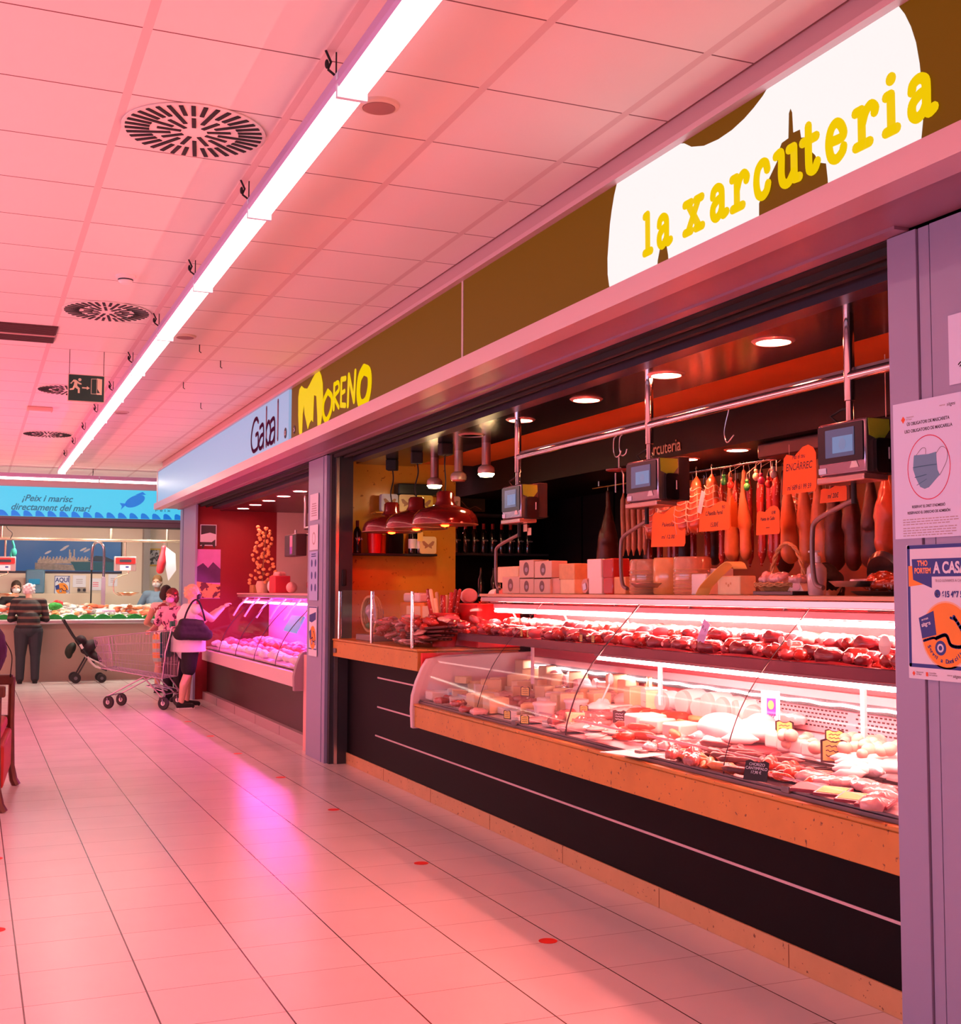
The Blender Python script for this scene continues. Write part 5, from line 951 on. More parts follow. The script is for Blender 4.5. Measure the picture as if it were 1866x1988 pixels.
for i, (x, y, rz) in enumerate(((905, 8.75, 1.3), (930, 8.60, 1.0), (920, 8.50, 1.8), (945, 8.40, 1.5))):
    place(pr_os if i % 2 else pr_ham, '', (3.60+.07*i, y, 1.462), (0, .1, rz), (1.0, 1.0, 1.0), ['cut ham at the left end of the case top, lower', 'large cured sausage left on the case top, leaning', 'cut ham piece beside the black two card', 'short thick sausage end beside the window cartons'][i])
# upper-left counter goods
Zc = 1.126
t = thing('round_gift_basket', 'round wicker ring basket standing on edge with film packed gifts, behind the glass screen', 'basket', (3.22, 10.0, Zc+.06), (0, 0, .15)); m = MB()
for k in range(3): m.tube([(-.02*k, .15*math.cos(a), .17+.15*math.sin(a)) for a in [2*PI*j/40 for j in range(40)]], .012, 8, closed=True)
m.obj('ring', m_wick, t); blob(lambda b: (b.ell((.02, 0, .17), (.05, .12, .12)), b.ell((-.01, .03, .2), (.05, .06, .06))), 'contents', mat('grey packed gifts', (.35, .25, .3), .2, coat=.7, noise=.5, nscale=25), t, .012, 2, .03, .05)
MB().ell((-.04, -.03, .07), (.03, .09, .03)).obj('green_leaf', mat('leaf green', (.02, .16, .03), .4), t)
tag(MB().box(0, .2, -.22, .22, 0, .055).obj('glass_box', mat('grey pack', (.3, .2, .2), .25), bevel=.01), 'low grey box under the round basket behind the glass screen', 'box').location = (3.12, 9.98, Zc)
for i, (y, z, s, lab) in enumerate(((9.05, .20, (1.5, 1.6, 1.6), 'large orange cheese wedge right of the long brick behind the screen'), (9.5, .22, (1.2, 1.4, 1.3), 'pale cheese wedge beyond the large orange one'), (8.75, .18, (1.1, 1.5, 1), 'orange cheese wedge by the right steel post'))):
    q = place(pr_wedge, '', (3.48, y-.05, Zc+z-.02), (0, 0, 1.2), s, lab)
ob = tag(MB().box(0, .12, -.30, .30, 0, .17).obj('cheese_brick', mat('orange cheese brick', (.85, .30, .04), .4, noise=.15, nscale=8), bevel=.012), 'long orange cheese brick with a dark label on the step behind the screen', 'cheese'); ob.location = (3.46, 9.70, Zc+.161)
tag(MB().box(0, .10, -.20, .20, 0, .08).obj('cheese_brick', m_cream, bevel=.02), 'pale rounded cheese lying on top of the long orange brick', 'cheese').location = (3.48, 9.78, Zc+.333)
single('label_tag', MB().prism(rrect(.07, .07, .003), .001, FX(0, 0, 0)), navy, 'small dark blue label on the long orange cheese brick', 'label', smooth=False).location = (3.457, 9.62, Zc+.25)
tag(MB().box(0, .3, -.62, .62, 0, .16).obj('step_shelf', mat('dark step', (.1, .03, .02), .4), bevel=.01), 'dark raised step behind the glass screen carrying the cheeses', 'shelf').location = (3.42, 9.6, Zc)
for i in range(84):
    y = 8.50+R_(0, 1.22); x = 3.11+R_(0, .28); zz = Zc+.012+.045*(i % 4)*(1 if y < 9.5 else .6)+(x-3.11)*.25; pk = (pr_pack, pr_packw, mt[0])[i % 3]
    place(pk, '', (x, y, zz), (R_(-.3, .3), R_(-.3, .3), R_(0, 3)), R_(.7, 1.1), ['red film packed meat in the heap behind the glass screen', 'pale film packed meat in the heap behind the glass screen', 'cured sausage end in the heap behind the glass screen'][i % 3], ['red packs behind the screen', 'pale packs behind the screen', 'sausage ends behind the screen'][i % 3])
for i in range(16):
    tag(MB().cap((3.10+.012*(i % 4), 9.05-.01*i, Zc+.03+.03*(i//4)), .016, (3.20+.03*(i % 4), 8.40-.015*i, Zc+.07+.032*(i//4)), .015, 8, .7).obj('cured_stick', m_dark), 'long dark cured stick in the stack at the right end of the glass screen', 'sausage', 'dark cured sticks in a stack')
for i in range(14):
    place(mt[i % 3], '', (3.30+R_(0, .35), 8.08+R_(0, .5), 1.24+.04*(i % 3)), (0, R_(-.3, .3), R_(0, 3)), R_(.8, 1.2), 'cured meat piece heaped below the tall red basket', 'meats below the red basket')
tag(MB().box(3.50, 3.86, 8.345, 8.9, Zc+.001, 1.46).obj('stand_block', m_redtray, bevel=.01), 'red display block under the tall basket', 'stand')

# --- wall shelf with tins and bottles on the ochre wall
ws = thing('wall_shelf', 'black wall shelf on the ochre wall under the pendant lamps', 'shelf', (0, 0, 0)); MB().box(3.22, 4.06, 10.66, 10.85, 1.885, 1.905).obj('board', blackm, ws, bevel=.003)
tin = mat('cream tin', (.85, .72, .35), .35, coat=.3); btf = mat('butterfly print', (.40, .22, .12), .5)
def bfly(mb, s, F_, cy):
    for sg_ in (-1, 1): mb.prism([(0, cy+.01*s), (sg_*.25*s, cy+.22*s), (sg_*.38*s, cy+.20*s), (sg_*.30*s, cy-.02*s), (sg_*.20*s, cy-.08*s), (sg_*.22*s, cy-.22*s), (sg_*.08*s, cy-.16*s), (0, cy-.10*s)], .001, F_)
def tin_(x, z, s, col, lab):
    t = thing('biscuit_tin', lab, 'tin', (x, 10.72, z)); MB().prism(rrect(s, s, s*.14, cy=s/2), .07, FY(0, .035, 0)).obj('tin', col, t, smooth=False, bevel=.004)
    m = MB(); bfly(m, s, FY(0, -.0362, 0), s*.52); m.obj('butterfly_print', btf, t, smooth=False)
tp = [P(x, 1076, 'Y', 10.72).x for x in (812, 846)]
tin_((tp[0]+tp[1])/2, 1.906, .165, tin, 'square cream tin with a butterfly on the lower shelf, beside the wine bottles')
us = thing('upper_wall_shelf', 'upper wall shelf carrying four butterfly tins behind the pendant lamps', 'shelf'); MB().box(3.46, 4.3, 10.70, 10.85, 2.285, 2.297).obj('board', stone_wall, us)
for i, (x, c_) in enumerate(((3.59, paper), (3.765, tin), (3.94, mat('yellow tin', (.85, .68, .12), .35)), (4.22, mat('peach tin', (.8, .5, .35), .35)))):
    tin_(x, 2.298, .165, c_, ['white butterfly tin, leftmost on the upper shelf', 'cream butterfly tin, second on the upper shelf', 'yellow butterfly tin under the lit tube lamp', 'peach butterfly tin, rightmost on the upper shelf'][i])
tag(MB().box(3.68, 4.12, 10.70, 10.84, 2.464, 2.57).obj('dark_tin', mat('dark green tin', (.02, .035, .03), .3), bevel=.012), 'long dark green box lying on top of the butterfly tins', 'box')
bot = mat('dark bottle glass', (.012, .01, .01), .08, coat=1.0)
def bottle(x, y, z, lab, labelm=None, capm=None, s=1.0):
    t = thing('wine_bottle', lab, 'bottle', (x, y, z)); t.scale = (s,)*3
    MB().lathe([(.0001, 0), (.036, 0), (.038, .01), (.038, .19), (.030, .215), (.015, .24), (.0145, .30), (.0001, .30)], n=22).obj('glass', bot, t)
    MB().lathe([(.0155, .245), (.0158, .302), (.0001, .303)], n=16).obj('capsule', capm or mat('maroon capsule', (.22, .01, .015), .3), t)
    if labelm:
        m = MB(); vs = []; fs = []
        for k in range(13):
            a = -PI+PI*k/12; vs += [(.0388*math.cos(a), .0388*math.sin(a), .05), (.0388*math.cos(a), .0388*math.sin(a), .14)]
        for k in range(12): fs.append((2*k, 2*k+2, 2*k+3, 2*k+1))
        m.add(vs, fs).obj('label', labelm, t)
    return t
b1 = bottle(3.29, 10.73, 1.906, 'dark wine bottle with a red capsule, leftmost on the lower shelf'); text('lettering', 'VIÑA', .03, paper, b1, FY(-.03, -.0395, .12), .0005)
bottle(3.83, 10.73, 1.906, 'wine bottle with a white label, left of the pair by the tin', paper, blackm); bottle(3.925-.02, 10.74, 1.906, 'wine bottle with a white label and a hanging card, next to the tin', paper, blackm)
tag(MB().prism(rrect(.055, .09, .003), .002, FY(0, 0, 0)).obj('hanging_card', m_yel, smooth=False), 'small yellow card hanging on a wine bottle neck', 'card').location = (3.895, 10.685, 2.07)
tag(MB().lathe([(.0001, 0), (.06, 0), (.075, .2), (.07, .24), (.0001, .24)], n=24).obj('red_canister', mat('red canister', (.6, .01, .01), .3), smooth=True), 'bright red canister on the lower shelf under the pendant lamps', 'canister').location = (3.46, 10.74, 1.906)
tag(MB().box(-.07, .07, -.05, .05, 0, .21).obj('dark_box', black, bevel=.004), 'tall dark box on the lower shelf left of the bottles', 'box').location = (3.66, 10.74, 1.906)
sw = tag(MB().box(3.10, 3.14, 10.565, 10.58, 1.60, 1.75).obj('wall_switch', blackm, bevel=.008), 'black oblong key switch on the dark door jamb', 'switch')
# wine shelves in the dark corner
shv = thing('wine_rack', 'black shelves with wine bottles in the dark corner', 'shelf'); 
for z in (1.92, 2.32): MB().box(4.36, 5.5, 11.2, 11.5, z, z+.02).obj('shelf_board', charc, shv, smooth=False)
MB().box(4.36, 5.5, 11.47, 11.5, 1.2, 2.5).obj('back_board', black, shv, smooth=False)
for i in range(9):
    b = bottle(4.50+.10*i, 11.28, 1.941, 'dark wine bottle with a red capsule on the black corner shelves', None, mat('red capsule', (.45, .01, .02), .4)); b['group'] = 'wine bottles on the corner shelves'
    text('lettering', 'CAÑA', .024, mat('dim print', (.6, .55, .5), .5), b, FY(-.032, -.0392, .12), .0004)
pcf = thing('picture_frame', 'dark framed picture high in the black corner', 'picture', (4.62, 11.2, 2.36)); MB().box(-.16, .16, 0, .02, 0, .13).obj('frame', mat('dim frame', (.06, .05, .03), .3), pcf); MB().tube(spline([(-.1, -.005, .10), (-.02, -.005, .03), (.05, -.005, .05), (.12, -.005, .02)], 5), .004).obj('branch_print', mat('dim branch', (.3, .22, .12), .5), pcf)
for i, (x, y, z) in enumerate(((4.42, 11.18, 1.62), (4.72, 11.16, 1.50), (4.86, 11.16, 1.50), (4.93, 11.16, 1.50))):
    tag(MB().lathe([(.0001, 0), (.035, 0), (.035, .17), (.013, .22), (.013, .29), (.0001, .29)], n=16).obj('dark_bottle', bot), 'dark bottle on the floor unit of the black corner', 'bottle', 'bottles low in the black corner').location = (x, y, z)
tag(MB().box(4.36, 5.5, 11.0, 11.45, 0, 1.498).obj('back_cabinet', black, bevel=.005), 'low black cabinet in the dark corner behind the case', 'cabinet')

# --- hams and sausages hanging at the back
XR = 4.95; ZR = 2.448
hr = thing('ham_rail', 'steel rail across the back of the stall from which the hams hang', 'rail'); MB().cyl((XR, 3.3, ZR), (XR, 9.2, ZR), .013, n=12).obj('pipe', chrome, hr)
for y in (3.5, 6.3, 9.1): MB().cyl((XR, y, ZR), (XR, y, 2.5), .009, n=10).obj('bracket', steel, hr)
m_ham = mat('cured ham', (.50, .09, .03), .3, noise=.5, nscale=9, coat=.4, bump=.3); m_ham2 = mat('pale cured leg', (.75, .26, .10), .35, noise=.35, nscale=8, bump=.3); m_hamd = mat('dark cured leg', (.07, .015, .012), .4, noise=.5, nscale=10, bump=.4)
def hook_(t, z0): MB().tube([(0, 0, 0), (0, .012, .018), (0, 0, .03), (0, -.012, .016)], .003, 6).tube([(0, 0, 0), (0, 0, -.05)], .003, 6).obj('hook', steel, t)
def leg(m_, L=.62, fat=.11):
    t = thing('cured_ham', 'x', 'ham'); hook_(t, 0)
    blob(lambda b: (b.cap((0, 0, -.05), .018, (0, .01, -.20), .028), b.cap((0, .01, -.20), .028, (0, 0, -L*.62), fat*.75), b.cap((0, 0, -L*.55), fat*.7, (0, -.01, -L+fat*.8), fat*.85, 14, .75), b.ell((0, .0, -.05), (.02, .022, .03))), 'meat', m_, t, .012, 5, .012, .08)
    return t
def netted(L=.48, r=.085):
    t = thing('netted_ham', 'x', 'ham'); hook_(t, 0)
    blob(lambda b: (b.cap((0, 0, -.10), r*.55, (0, 0, -L*.75), r, 14, .8), b.cap((0, 0, -.05), .015, (0, 0, -.12), r*.5)), 'meat', m_ham, t, .01, 4, .012, .06)
    m = MB()
    for k in range(6):
        z = -.13-(L*.66-.1)*k/5; rr = r*(.62+.42*k/5); m.tube([(rr*math.cos(a)*1.02, rr*.9*math.sin(a), z+.012*math.sin(3*a)) for a in [2*PI*j/20 for j in range(20)]], .0035, 5, closed=True)
    for k in range(5): a = 2*PI*k/5+.6; m.tube([(0, 0, -.05), (r*.6*math.cos(a), r*.55*math.sin(a), -.14), (r*1.03*math.cos(a), r*.9*math.sin(a), -L*.6), (r*.8*math.cos(a), r*.7*math.sin(a), -L*.9)], .003, 5)
    m.obj('netting', m_net, t); return t
def longs(m_, L=.42, r=.022):
    t = thing('hanging_sausage', 'x', 'sausage'); hook_(t, 0)
    pts = spline([(0, 0, -.05), (.0, .008, -.05-L*.3), (0, -.004, -.05-L*.7), (0, .006, -.05-L)], 5); n_ = len(pts); MB().tube(pts, [max(.004, r*min(1, 2.5*math.sin(PI*min(max(i, .4), n_-1.4)/(n_-1)))) for i in range(n_)], 9).obj('meat', m_, t); return t
h_leg, h_leg2, h_legd, h_net, h_sl, h_sd = leg(m_ham), leg(m_ham2, .66, .085), leg(m_hamd, .75, .12), netted(), longs(m_redmeat), longs(mat('pale dry sausage', (.55, .22, .12), .4, noise=.3, nscale=30))
def hang(pr_, x, lab, grp=None, s=1, rz=0, dx=0):
    y = P(x, 915, 'X', XR+dx).y; return place(pr_, '', (XR+dx, y, ZR-.015), (0, 0, rz), s, lab, grp)
for i, x in enumerate((1210, 1220, 1230, 1242, 1252)): hang(h_sd, x, 'pale dry sausage hanging in the dark left of the netted hams', 'dry sausages left of the netted hams', (1, 1, 1.25))
for i, x in enumerate((1268, 1292, 1328, 1352, 1382)):
    hang(h_net, x, ['netted ham partly behind the middle scale, leftmost', 'netted ham behind the first orange sign', 'netted ham with a bright fat side, third from the left', 'netted ham with a white label strip', 'netted ham over the orange price sign'][i], None, (1, 1, R_(.95, 1.1)), R_(-.4, .4), -.1)
for i, x in enumerate((1280, 1310, 1345, 1372, 1400, 1428, 1455, 1300, 1260)):
    hang(h_sl, x, 'thin dark red sausage hanging behind the netted hams', 'thin sausages behind the hams', (1.1, 1.1, 1.5), 0, .12)
for i, x in enumerate((1418, 1444)): hang(h_leg2, x, ['pale slender cured leg with its hoof end down, left of two', 'pale slender cured leg, right of two'][i], None, (.8, .8, 1.0), i)
for i, x in enumerate((1478, 1497, 1508)): hang(h_sl, x, 'long dark hanging sausage right of the pale legs', 'long sausages right of the legs', (1.3, 1.3, 1.5), 0)
for i, x in enumerate((1530, 1562, 1590)): hang(h_leg2, x, ['brown cured leg under the encarrec sign, left', 'brown cured leg under the encarrec sign, middle', 'brown cured leg under the encarrec sign, right'][i], None, (.95, .95, 1.05), i*.8)
for i, x in enumerate((1618, 1652, 1690, 1180)): hang(h_legd, x, ['dark cured leg left of the big scale arm', 'dark cured leg behind the big scale arm', 'dark cured leg right of the big scale arm', 'dark wrapped ham hanging alone in the black part of the stall'][i], None, (.72, .72, 1.0) if i < 3 else (1, 1, .95), i)
for i, x in enumerate((1262, 1282, 1305, 1325, 1346, 1366, 1388, 1408, 1432, 1520, 1548, 1576)):
    hang(h_net if i % 3 else h_legd, x, ['dark meat piece in the rear row of hams behind the netted ones', 'netted ham in the rear row of hams'][1 if i % 3 else 0], 'rear row %s' % ('netted hams' if i % 3 else 'dark pieces'), (.75, .75, .9+.1*(i % 2)), i*.7, .30)
hb = place(h_leg, '', (4.2, 4.72, 2.30), (0, 0, 0), (.9, .9, .95), 'big glossy cured ham hanging in front, cut off by the right pillar')
h_leg['category'] = 'ham'
MB().tube([(0, 0, .0), (0, 0, .47)], .003, 6).obj('string', m_net, hb)
garl = [(1405, (.02, .25, .05)), (1418, (.7, .05, .03)), (1450, (.03, .3, .06)), (1468, (.75, .5, .3)), (1478, (.5, .02, .1)), (1492, (.7, .04, .03)), (1502, (.6, .55, .5))]
for i, (x, c_) in enumerate(garl):
    y = P(x, 915, 'X', XR-.15).y; t = thing('hanging_charm', 'small %s figure hanging on the rail above the pale cured legs' % ['green', 'red', 'dark green', 'tan', 'plum', 'scarlet', 'grey'][i], 'ornament', (XR-.15, y, 2.36-.03*(i % 3)))
    MB().ell((0, 0, -.04), (.022, .025, .028), n=10, k=7).ell((0, 0, 0), (.014, .015, .016), n=10, k=7).obj('figure', mat('charm %d' % i, c_, .4), t); MB().cyl((0, 0, .01), (0, 0, .05), .012, .001, n=10).obj('hat', blackm, t); MB().tube([(0, 0, .05), (.15, 0, .10+.03*(i % 3))], .0015, 5).obj('string', m_net, t)
def osign(x0, x1, y0, y1, X, lines_, lab, rz=0, top_=True):
    a = P(x0, y0, 'X', X); b = P(x1, y1, 'X', X); w_ = a.y-b.y; h_ = a.z-b.z; cy = (a.y+b.y)/2; t = thing('price_sign', lab, 'price sign', (X, cy, b.z), (0, 0, rz))
    pts = [(-w_/2, 0), (w_/2*.92, 0), (w_/2, h_*.08), (w_/2, h_*.80), (w_*.42, h_*.93), (w_*.28, h_), (w_*.12, h_*.97), (-w_*.12, h_*.80), (-w_*.36, h_*.86), (-w_*.45, h_*.78)]
    MB().prism(pts, .003, FX(0, 0, 0)).obj('board', m_ogcard, t, smooth=False)
    for (s, sz, yy, xx) in lines_: text('lettering', s, sz*h_, ink, t, FX(-.0032, 0, h_*yy) @ Matrix.Translation((xx*w_, 0, 0)), .0003, shear=.2, align='CENTER', sx=.8, bold=.0006)
    MB().tube([(0.002, w_*.3, h_*.85), (0.002, w_*.3, h_*.85+.06)], .0015, 5).obj('string', m_net, t)
    return t
osign(1519, 1586, 872, 953, 4.3, [("Fes el teu", .14, .74, 0), ('ENCÀRREC', .22, .50, 0), ('m/ 689 61 99 59', .15, .08, 0)], 'orange handwritten sign lettered ENCARREC hanging in front of the hams')
osign(1357, 1418, 978, 1028, 4.75, [('C.Paletilla Pernil', .20, .55, 0), ('15.00€', .22, .14, 0), ('950', .16, .74, .3)], 'orange price sign hanging below the netted hams, largest of the lower ones')
osign(1468, 1515, 985, 1036, 4.75, [('Paleta de Gallo', .17, .5, 0), ('8.90', .16, .70, .25), ('~~~', .15, .2, 0)], 'orange price sign hanging below the small charms')
osign(1277, 1318, 985, 1060, 4.75, [('Paletilla', .14, .5, 0), ('m/ 12.00', .13, .2, 0)], 'narrow tilted orange price sign left of the netted hams', .5)
osign(1412, 1440, 965, 1022, 4.72, [('~~', .1, .4, 0)], 'small orange sign turned sideways beside the large price sign', -.9)
osign(1592, 1645, 945, 972, 4.6, [('m/ 20€', .4, .25, 0)], 'half hidden orange price sign under the big scale')
q = tag(MB().prism(rrect(.05, .16, .004), .002, FX(0, 0, 0)).obj('white_label', paper, smooth=False), 'bright white label strip on a netted ham', 'label'); q.location = P(1362, 975, 'X', 4.74); q.rotation_euler = (.35, 0, 0)
ll = thing('wall_lettering', 'dim metallic letters of xarcuteria on the dark bulkhead', 'lettering'); ye = P(1361, 866, 'X', 4.495); text('letter_row', 'xarcuteria', .125, mat('brass letters', (.5, .35, .22), .3, .8), ll, FX(4.496, ye.y+.72, ye.z), .004, sx=.92, bold=.001)
dkb = tag(MB().box(4.60, 4.95, P(1560, 840, 'X', 4.6).y-.35, P(1470, 840, 'X', 4.6).y, 2.40, 2.495).obj('air_unit', mat('dark maroon box', (.05, .01, .012), .4), bevel=.01), 'dark long unit fixed under the rear soffit, right part', 'air unit')
# card with the number two, paper slips near the left scale
on(pr_card, 966, 1300, 'x') if False else None
q = card(False, .05, .07, '2'); q['label'] = 'small black card with a yellow 2 beside the window cartons'; q.location = (3.56, SH(966), Z0)
for i, (x, y) in enumerate(((1020, 1025), (1028, 1032))): tag(MB().prism(rrect(.06, .05, .002), .001, FX(0, 0, 0)).obj('paper_slip', mat('orange slip', (.85, .55, .35), .6) , smooth=False), ['small paper slip stuck beside the left scale, front', 'small paper slip stuck beside the left scale, rear'][i], 'paper').location = P(x, y, 'X', 3.5+.01*i)
# ================================================================ second stall: the butcher with the magenta case
gc = thing('service_counter', 'white and dark red butcher counter with a magenta lit glass case, behind the pillar', 'display counter')
A0, A1 = 11.62, 16.95
MB().box(3.10, 3.9, 11.3, 17.6, 0, 0.11).obj('plinth', mat('grey pink plinth', (.45, .33, .34), .45), gc, bevel=.003)
[MB().box(3.098, 3.101, y, y+.004, .002, .108).obj('plinth_joint', charc, gc, smooth=False) for y in (11.7, 12.9, 14.1, 15.3, 16.5)]
MB().box(3.16, 3.9, 11.62, 17.6, .11, .60).obj('front_panel', mat('dark maroon laminate', (.05, .008, .012), .35), gc, smooth=False)
MB().box(2.97, 3.2, A0, A1, .60, .745).obj('white_apron', mat('pale enamel apron', (.8, .62, .64), .3), gc, bevel=.004)
MB().box(3.02, 3.2, 11.31, 11.60, 0, .93).obj('stone_end', mat('pink stone end', (.85, .45, .42), .5), gc, bevel=.004)
MB().box(3.2, 3.9, A0, 17.6, .60, .76).obj('carcass', charc, gc, smooth=False)
E2 = lambda y: Matrix(((1, 0, 0, 0), (0, 0, 1, y), (0, 1, 0, 0), (0, 0, 0, 1)))
MB().prism([(2.93, .575), (2.925, .72), (2.95, .83), (2.99, .93), (3.03, .96), (3.12, .96), (3.14, .575)], .07, E2(11.60)).obj('end_panel', mat('mauve end enamel', (.42, .28, .33), .35), gc, bevel=.006)
MB().prism([(3.03, .762), (3.03, .78), (3.9, .86), (3.9, .762)], A1-A0-.06, E2(A0+.06)).obj('deck', mat('deck steel', None), gc, smooth=False)
MB().box(3.9, 3.94, A0, A1, .76, 1.48).obj('back_panel', mat('magenta back panel', (.7, .25, .45), .4), gc, smooth=False)
MB().box(3.44, 3.95, A0, A1, 1.505, 1.525).obj('top_shelf', mat('pink stone edge', (.75, .42, .38), .4), gc, bevel=.003); MB().box(3.45, 3.52, A0, A1, 1.468, 1.503).obj('top_beam', steel, gc, bevel=.003)
m_mag = tube_mat('lit magenta tube', ((1.0, 0.10, 0.70), 170.0))
MB().cyl((3.53, A0+.1, 1.40), (3.53, A1-.1, 1.40), .012, n=12).obj('upper_tube', m_mag, gc); MB().box(3.52, 3.66, A0, A1, 1.416, 1.44).obj('tube_holder', pinkglow, gc, smooth=False)
G2 = [(a-.0, b-.0) for a, b in GP2]
for i, (y0, y1) in enumerate(((11.68, 12.7), (12.71, 13.75), (13.76, 14.8), (14.81, 15.85), (15.86, 16.94))):
    vs = []; fs = []; n = len(G2)
    for y in (y0, y1): vs += [(a, y, b-.01) for a, b in G2] + [(a+.005, y, b-.013) for a, b in G2]
    for k in range(n-1): fs += [(k, k+1, 2*n+k+1, 2*n+k), (n+k, 3*n+k, 3*n+k+1, n+k+1), (k, n+k, n+k+1, k+1), (2*n+k, 2*n+k+1, 3*n+k+1, 3*n+k)]
    MB().add(vs, fs).obj('glass_panel', glass, gc)
    if i < 4: MB().tube([(a-.001, y1+.005, b-.01) for a, b in G2], .004, 6).obj('glass_joint', mat('joint rubber', None), gc)
for i in range(7): y = 12.0+.72*i; MB().tube([(3.46, y, 1.46), (3.36, y+.02, 1.36), (3.28, y+.05, 1.22)], .014, 6).obj('glass_arm', pinkglow, gc)
mm = [m_white, mat('raw pink meat', (.75, .2, .25), .3, noise=.4, nscale=20), mat('raw red meat', (.55, .05, .08), .3, noise=.4, nscale=20), m_pinkham]
prm = [tag(blob(lambda b: (b.ell((0, 0, .04), (.09, .07, .04)), b.ell((.03, .02, .06), (.05, .05, .03))), 'meat_cut', mm[k], voxel=.008, sm=2, disp=.015, dscale=.04), 'm', 'meat') for k in range(4)]
for i in range(70):
    y = 11.85+.072*i; x = 3.12+.18*(i % 4)+R_(-.03, .03); reg = 'near end' if y < 13.5 else 'middle' if y < 15.2 else 'far end'
    place(prm[i % 4], '', (x, y, .783+(x-3.03)*.092+.0), (0, 0, R_(0, 6)), R_(.8, 1.25), '%s cut in the magenta lit butcher case, %s' % (['white', 'pink marbled', 'deep red', 'pale pink'][i % 4], reg), '%s cuts %s of the butcher case' % (['white', 'pink', 'red', 'pale'][i % 4], reg))
bl = thing('sign_reflection', 'pale blue panel imitating the sign reflection in the butcher case glass near the pillar end', 'panel', P(572, 1212, 'X', 3.30), (0, .5, -.1)); MB().prism(rrect(1.0, .20, .03), .01, FX(0, 0, 0)).obj('panel', mat('pale blue panel', (.12, .45, .75), .4, emit=(.05, .3, .6), es=.4), bl, smooth=False)  # reflection of the blue sign, built as a faintly glowing panel
m = MB(); [m.prism(rrect(.05, .10, .004, cx=x, cy=0), .001, FX(-.001, 0, 0)) for x in (-.02, .06)]; m.obj('white_reflection', paper, bl, smooth=False)
for i, y in enumerate((12.05, 12.9, 13.7, 14.5, 15.3, 16.1, 16.9)):
    l = thing('recessed_lamp', 'flat round red stall lamp, %s in the row over the butcher counter' % ['nearest', 'second', 'third', 'fourth', 'fifth', 'sixth', 'farthest'][i], 'ceiling light', (3.5, y, 2.72), group='lamps over the butcher counter'); MB().lathe([(.08, -.002), (.08, -.009), (.095, 0)], n=28).obj('trim_ring', mat('lamp ring', None), l); MB().lathe([(.0001, -.005), (.079, -.005)], n=28).obj('bulb', tube_mat('lit butcher lamp', ((1.0, .22, .20), 40)), l)
for i, (x, y, z) in enumerate(((456, 225+0, 0), (466, 0, 0))):
    v = (P(456, 1010, 'X', 3.7) if i == 0 else P(465, 1022, 'X', 3.7)); t = thing('tube_lamp', ['bright hanging tube lamp in the butcher stall', 'small hanging bell lamp in the butcher stall'][i], 'lamp', (v.x, v.y, v.z)); MB().cyl((0, 0, .03), (0, 0, 2.72-v.z), .02, n=12).obj('tube', pinkglow, t); MB().lathe([(.05, 0), (.06, .03), (.03, .07)], n=20).obj('head', pinkglow, t)
gr = thing('pipe_rail', 'steel pipe rails with drop pipes over the butcher counter', 'rail')
MB().cyl((3.75, 11.4, 2.32), (3.75, 14.4, 2.32), .018, n=10).cyl((3.75, 14.4, 2.32), (4.4, 14.4, 2.32), .018, n=10).cyl((3.75, 11.4, 2.24), (3.75, 14.4, 2.24), .012, n=10).obj('pipe', darksteel, gr)
for y in (12.4, 13.4, 14.4): MB().cyl((3.75, y, 2.32), (3.75, y, 2.72), .02, n=10).obj('pole', steel, gr)
t = thing('hanging_scale', 'dark hanging scale with pink papers in the butcher stall', 'scale', (3.60, P(563, 1060, 'X', 3.6).y, 1.98)); MB().box(0, .14, -.28, .28, .0, .27).obj('body', mat('dark scale', (.04, .015, .02), .35), t, bevel=.01); MB().prism(rrect(.12, .22, .004, cx=.06, cy=.14), .002, FX(-.001, 0, 0)).obj('paper', mat('pink paper', (.8, .3, .5), .5), t, smooth=False); MB().prism(rrect(.10, .09, .004, cx=.06, cy=.07), .002, FX(-.0035, 0, 0)).obj('violet_paper', mat('violet paper', (.3, .06, .6), .5), t, smooth=False); MB().cyl((.07, 0, .27), (.07, 0, .325), .015).obj('stem', steel, t)
# posters on the red end wall
YW = 17.585
def wq(x0, y0, x1, y1, Y=YW): a = P(x0, y0, 'Y', Y); b = P(x1, y1, 'Y', Y); return (a.x+b.x)/2, (a.z+b.z)/2, b.x-a.x, a.z-b.z
cx, cz, w_, h_ = wq(389, 1018, 420, 1060); t = thing('animal_poster', 'white framed poster with a landscape and a dark animal, high on the red wall', 'poster', (cx, YW, cz)); MB().prism(rrect(w_, h_, .003), .004, FY(0, 0, 0)).obj('sheet', paper, t, smooth=False)
MB().prism([(-w_*.45, h_*.46), (w_*.45, h_*.46), (w_*.45, h_*.05), (w_*.1, h_*.12), (-w_*.45, h_*.02)], .001, FY(0, -.0045, 0)).obj('landscape_print', charc, t, smooth=False)
MB().prism([(-.12, -.10), (.05, -.10), (.10, -.06), (.10, -.18), (.08, -.18), (.06, -.14), (-.05, -.14), (-.07, -.19), (-.09, -.19), (-.09, -.14), (-.12, -.15)], .001, FY(0, -.0045, 0)).obj('animal_print', charc, t, smooth=False)
cx, cz, w_, h_ = wq(380, 1066, 427, 1162, YW); t = thing('mountain_poster', 'tall poster of purple mountains over grilled food on the red wall', 'poster', (cx, YW, cz)); MB().prism(rrect(w_, h_, .003), .004, FY(0, 0, 0)).obj('sky_print', mat('magenta sky print', (.7, .25, .75), .5, noise=.4, nscale=3), t, smooth=False)
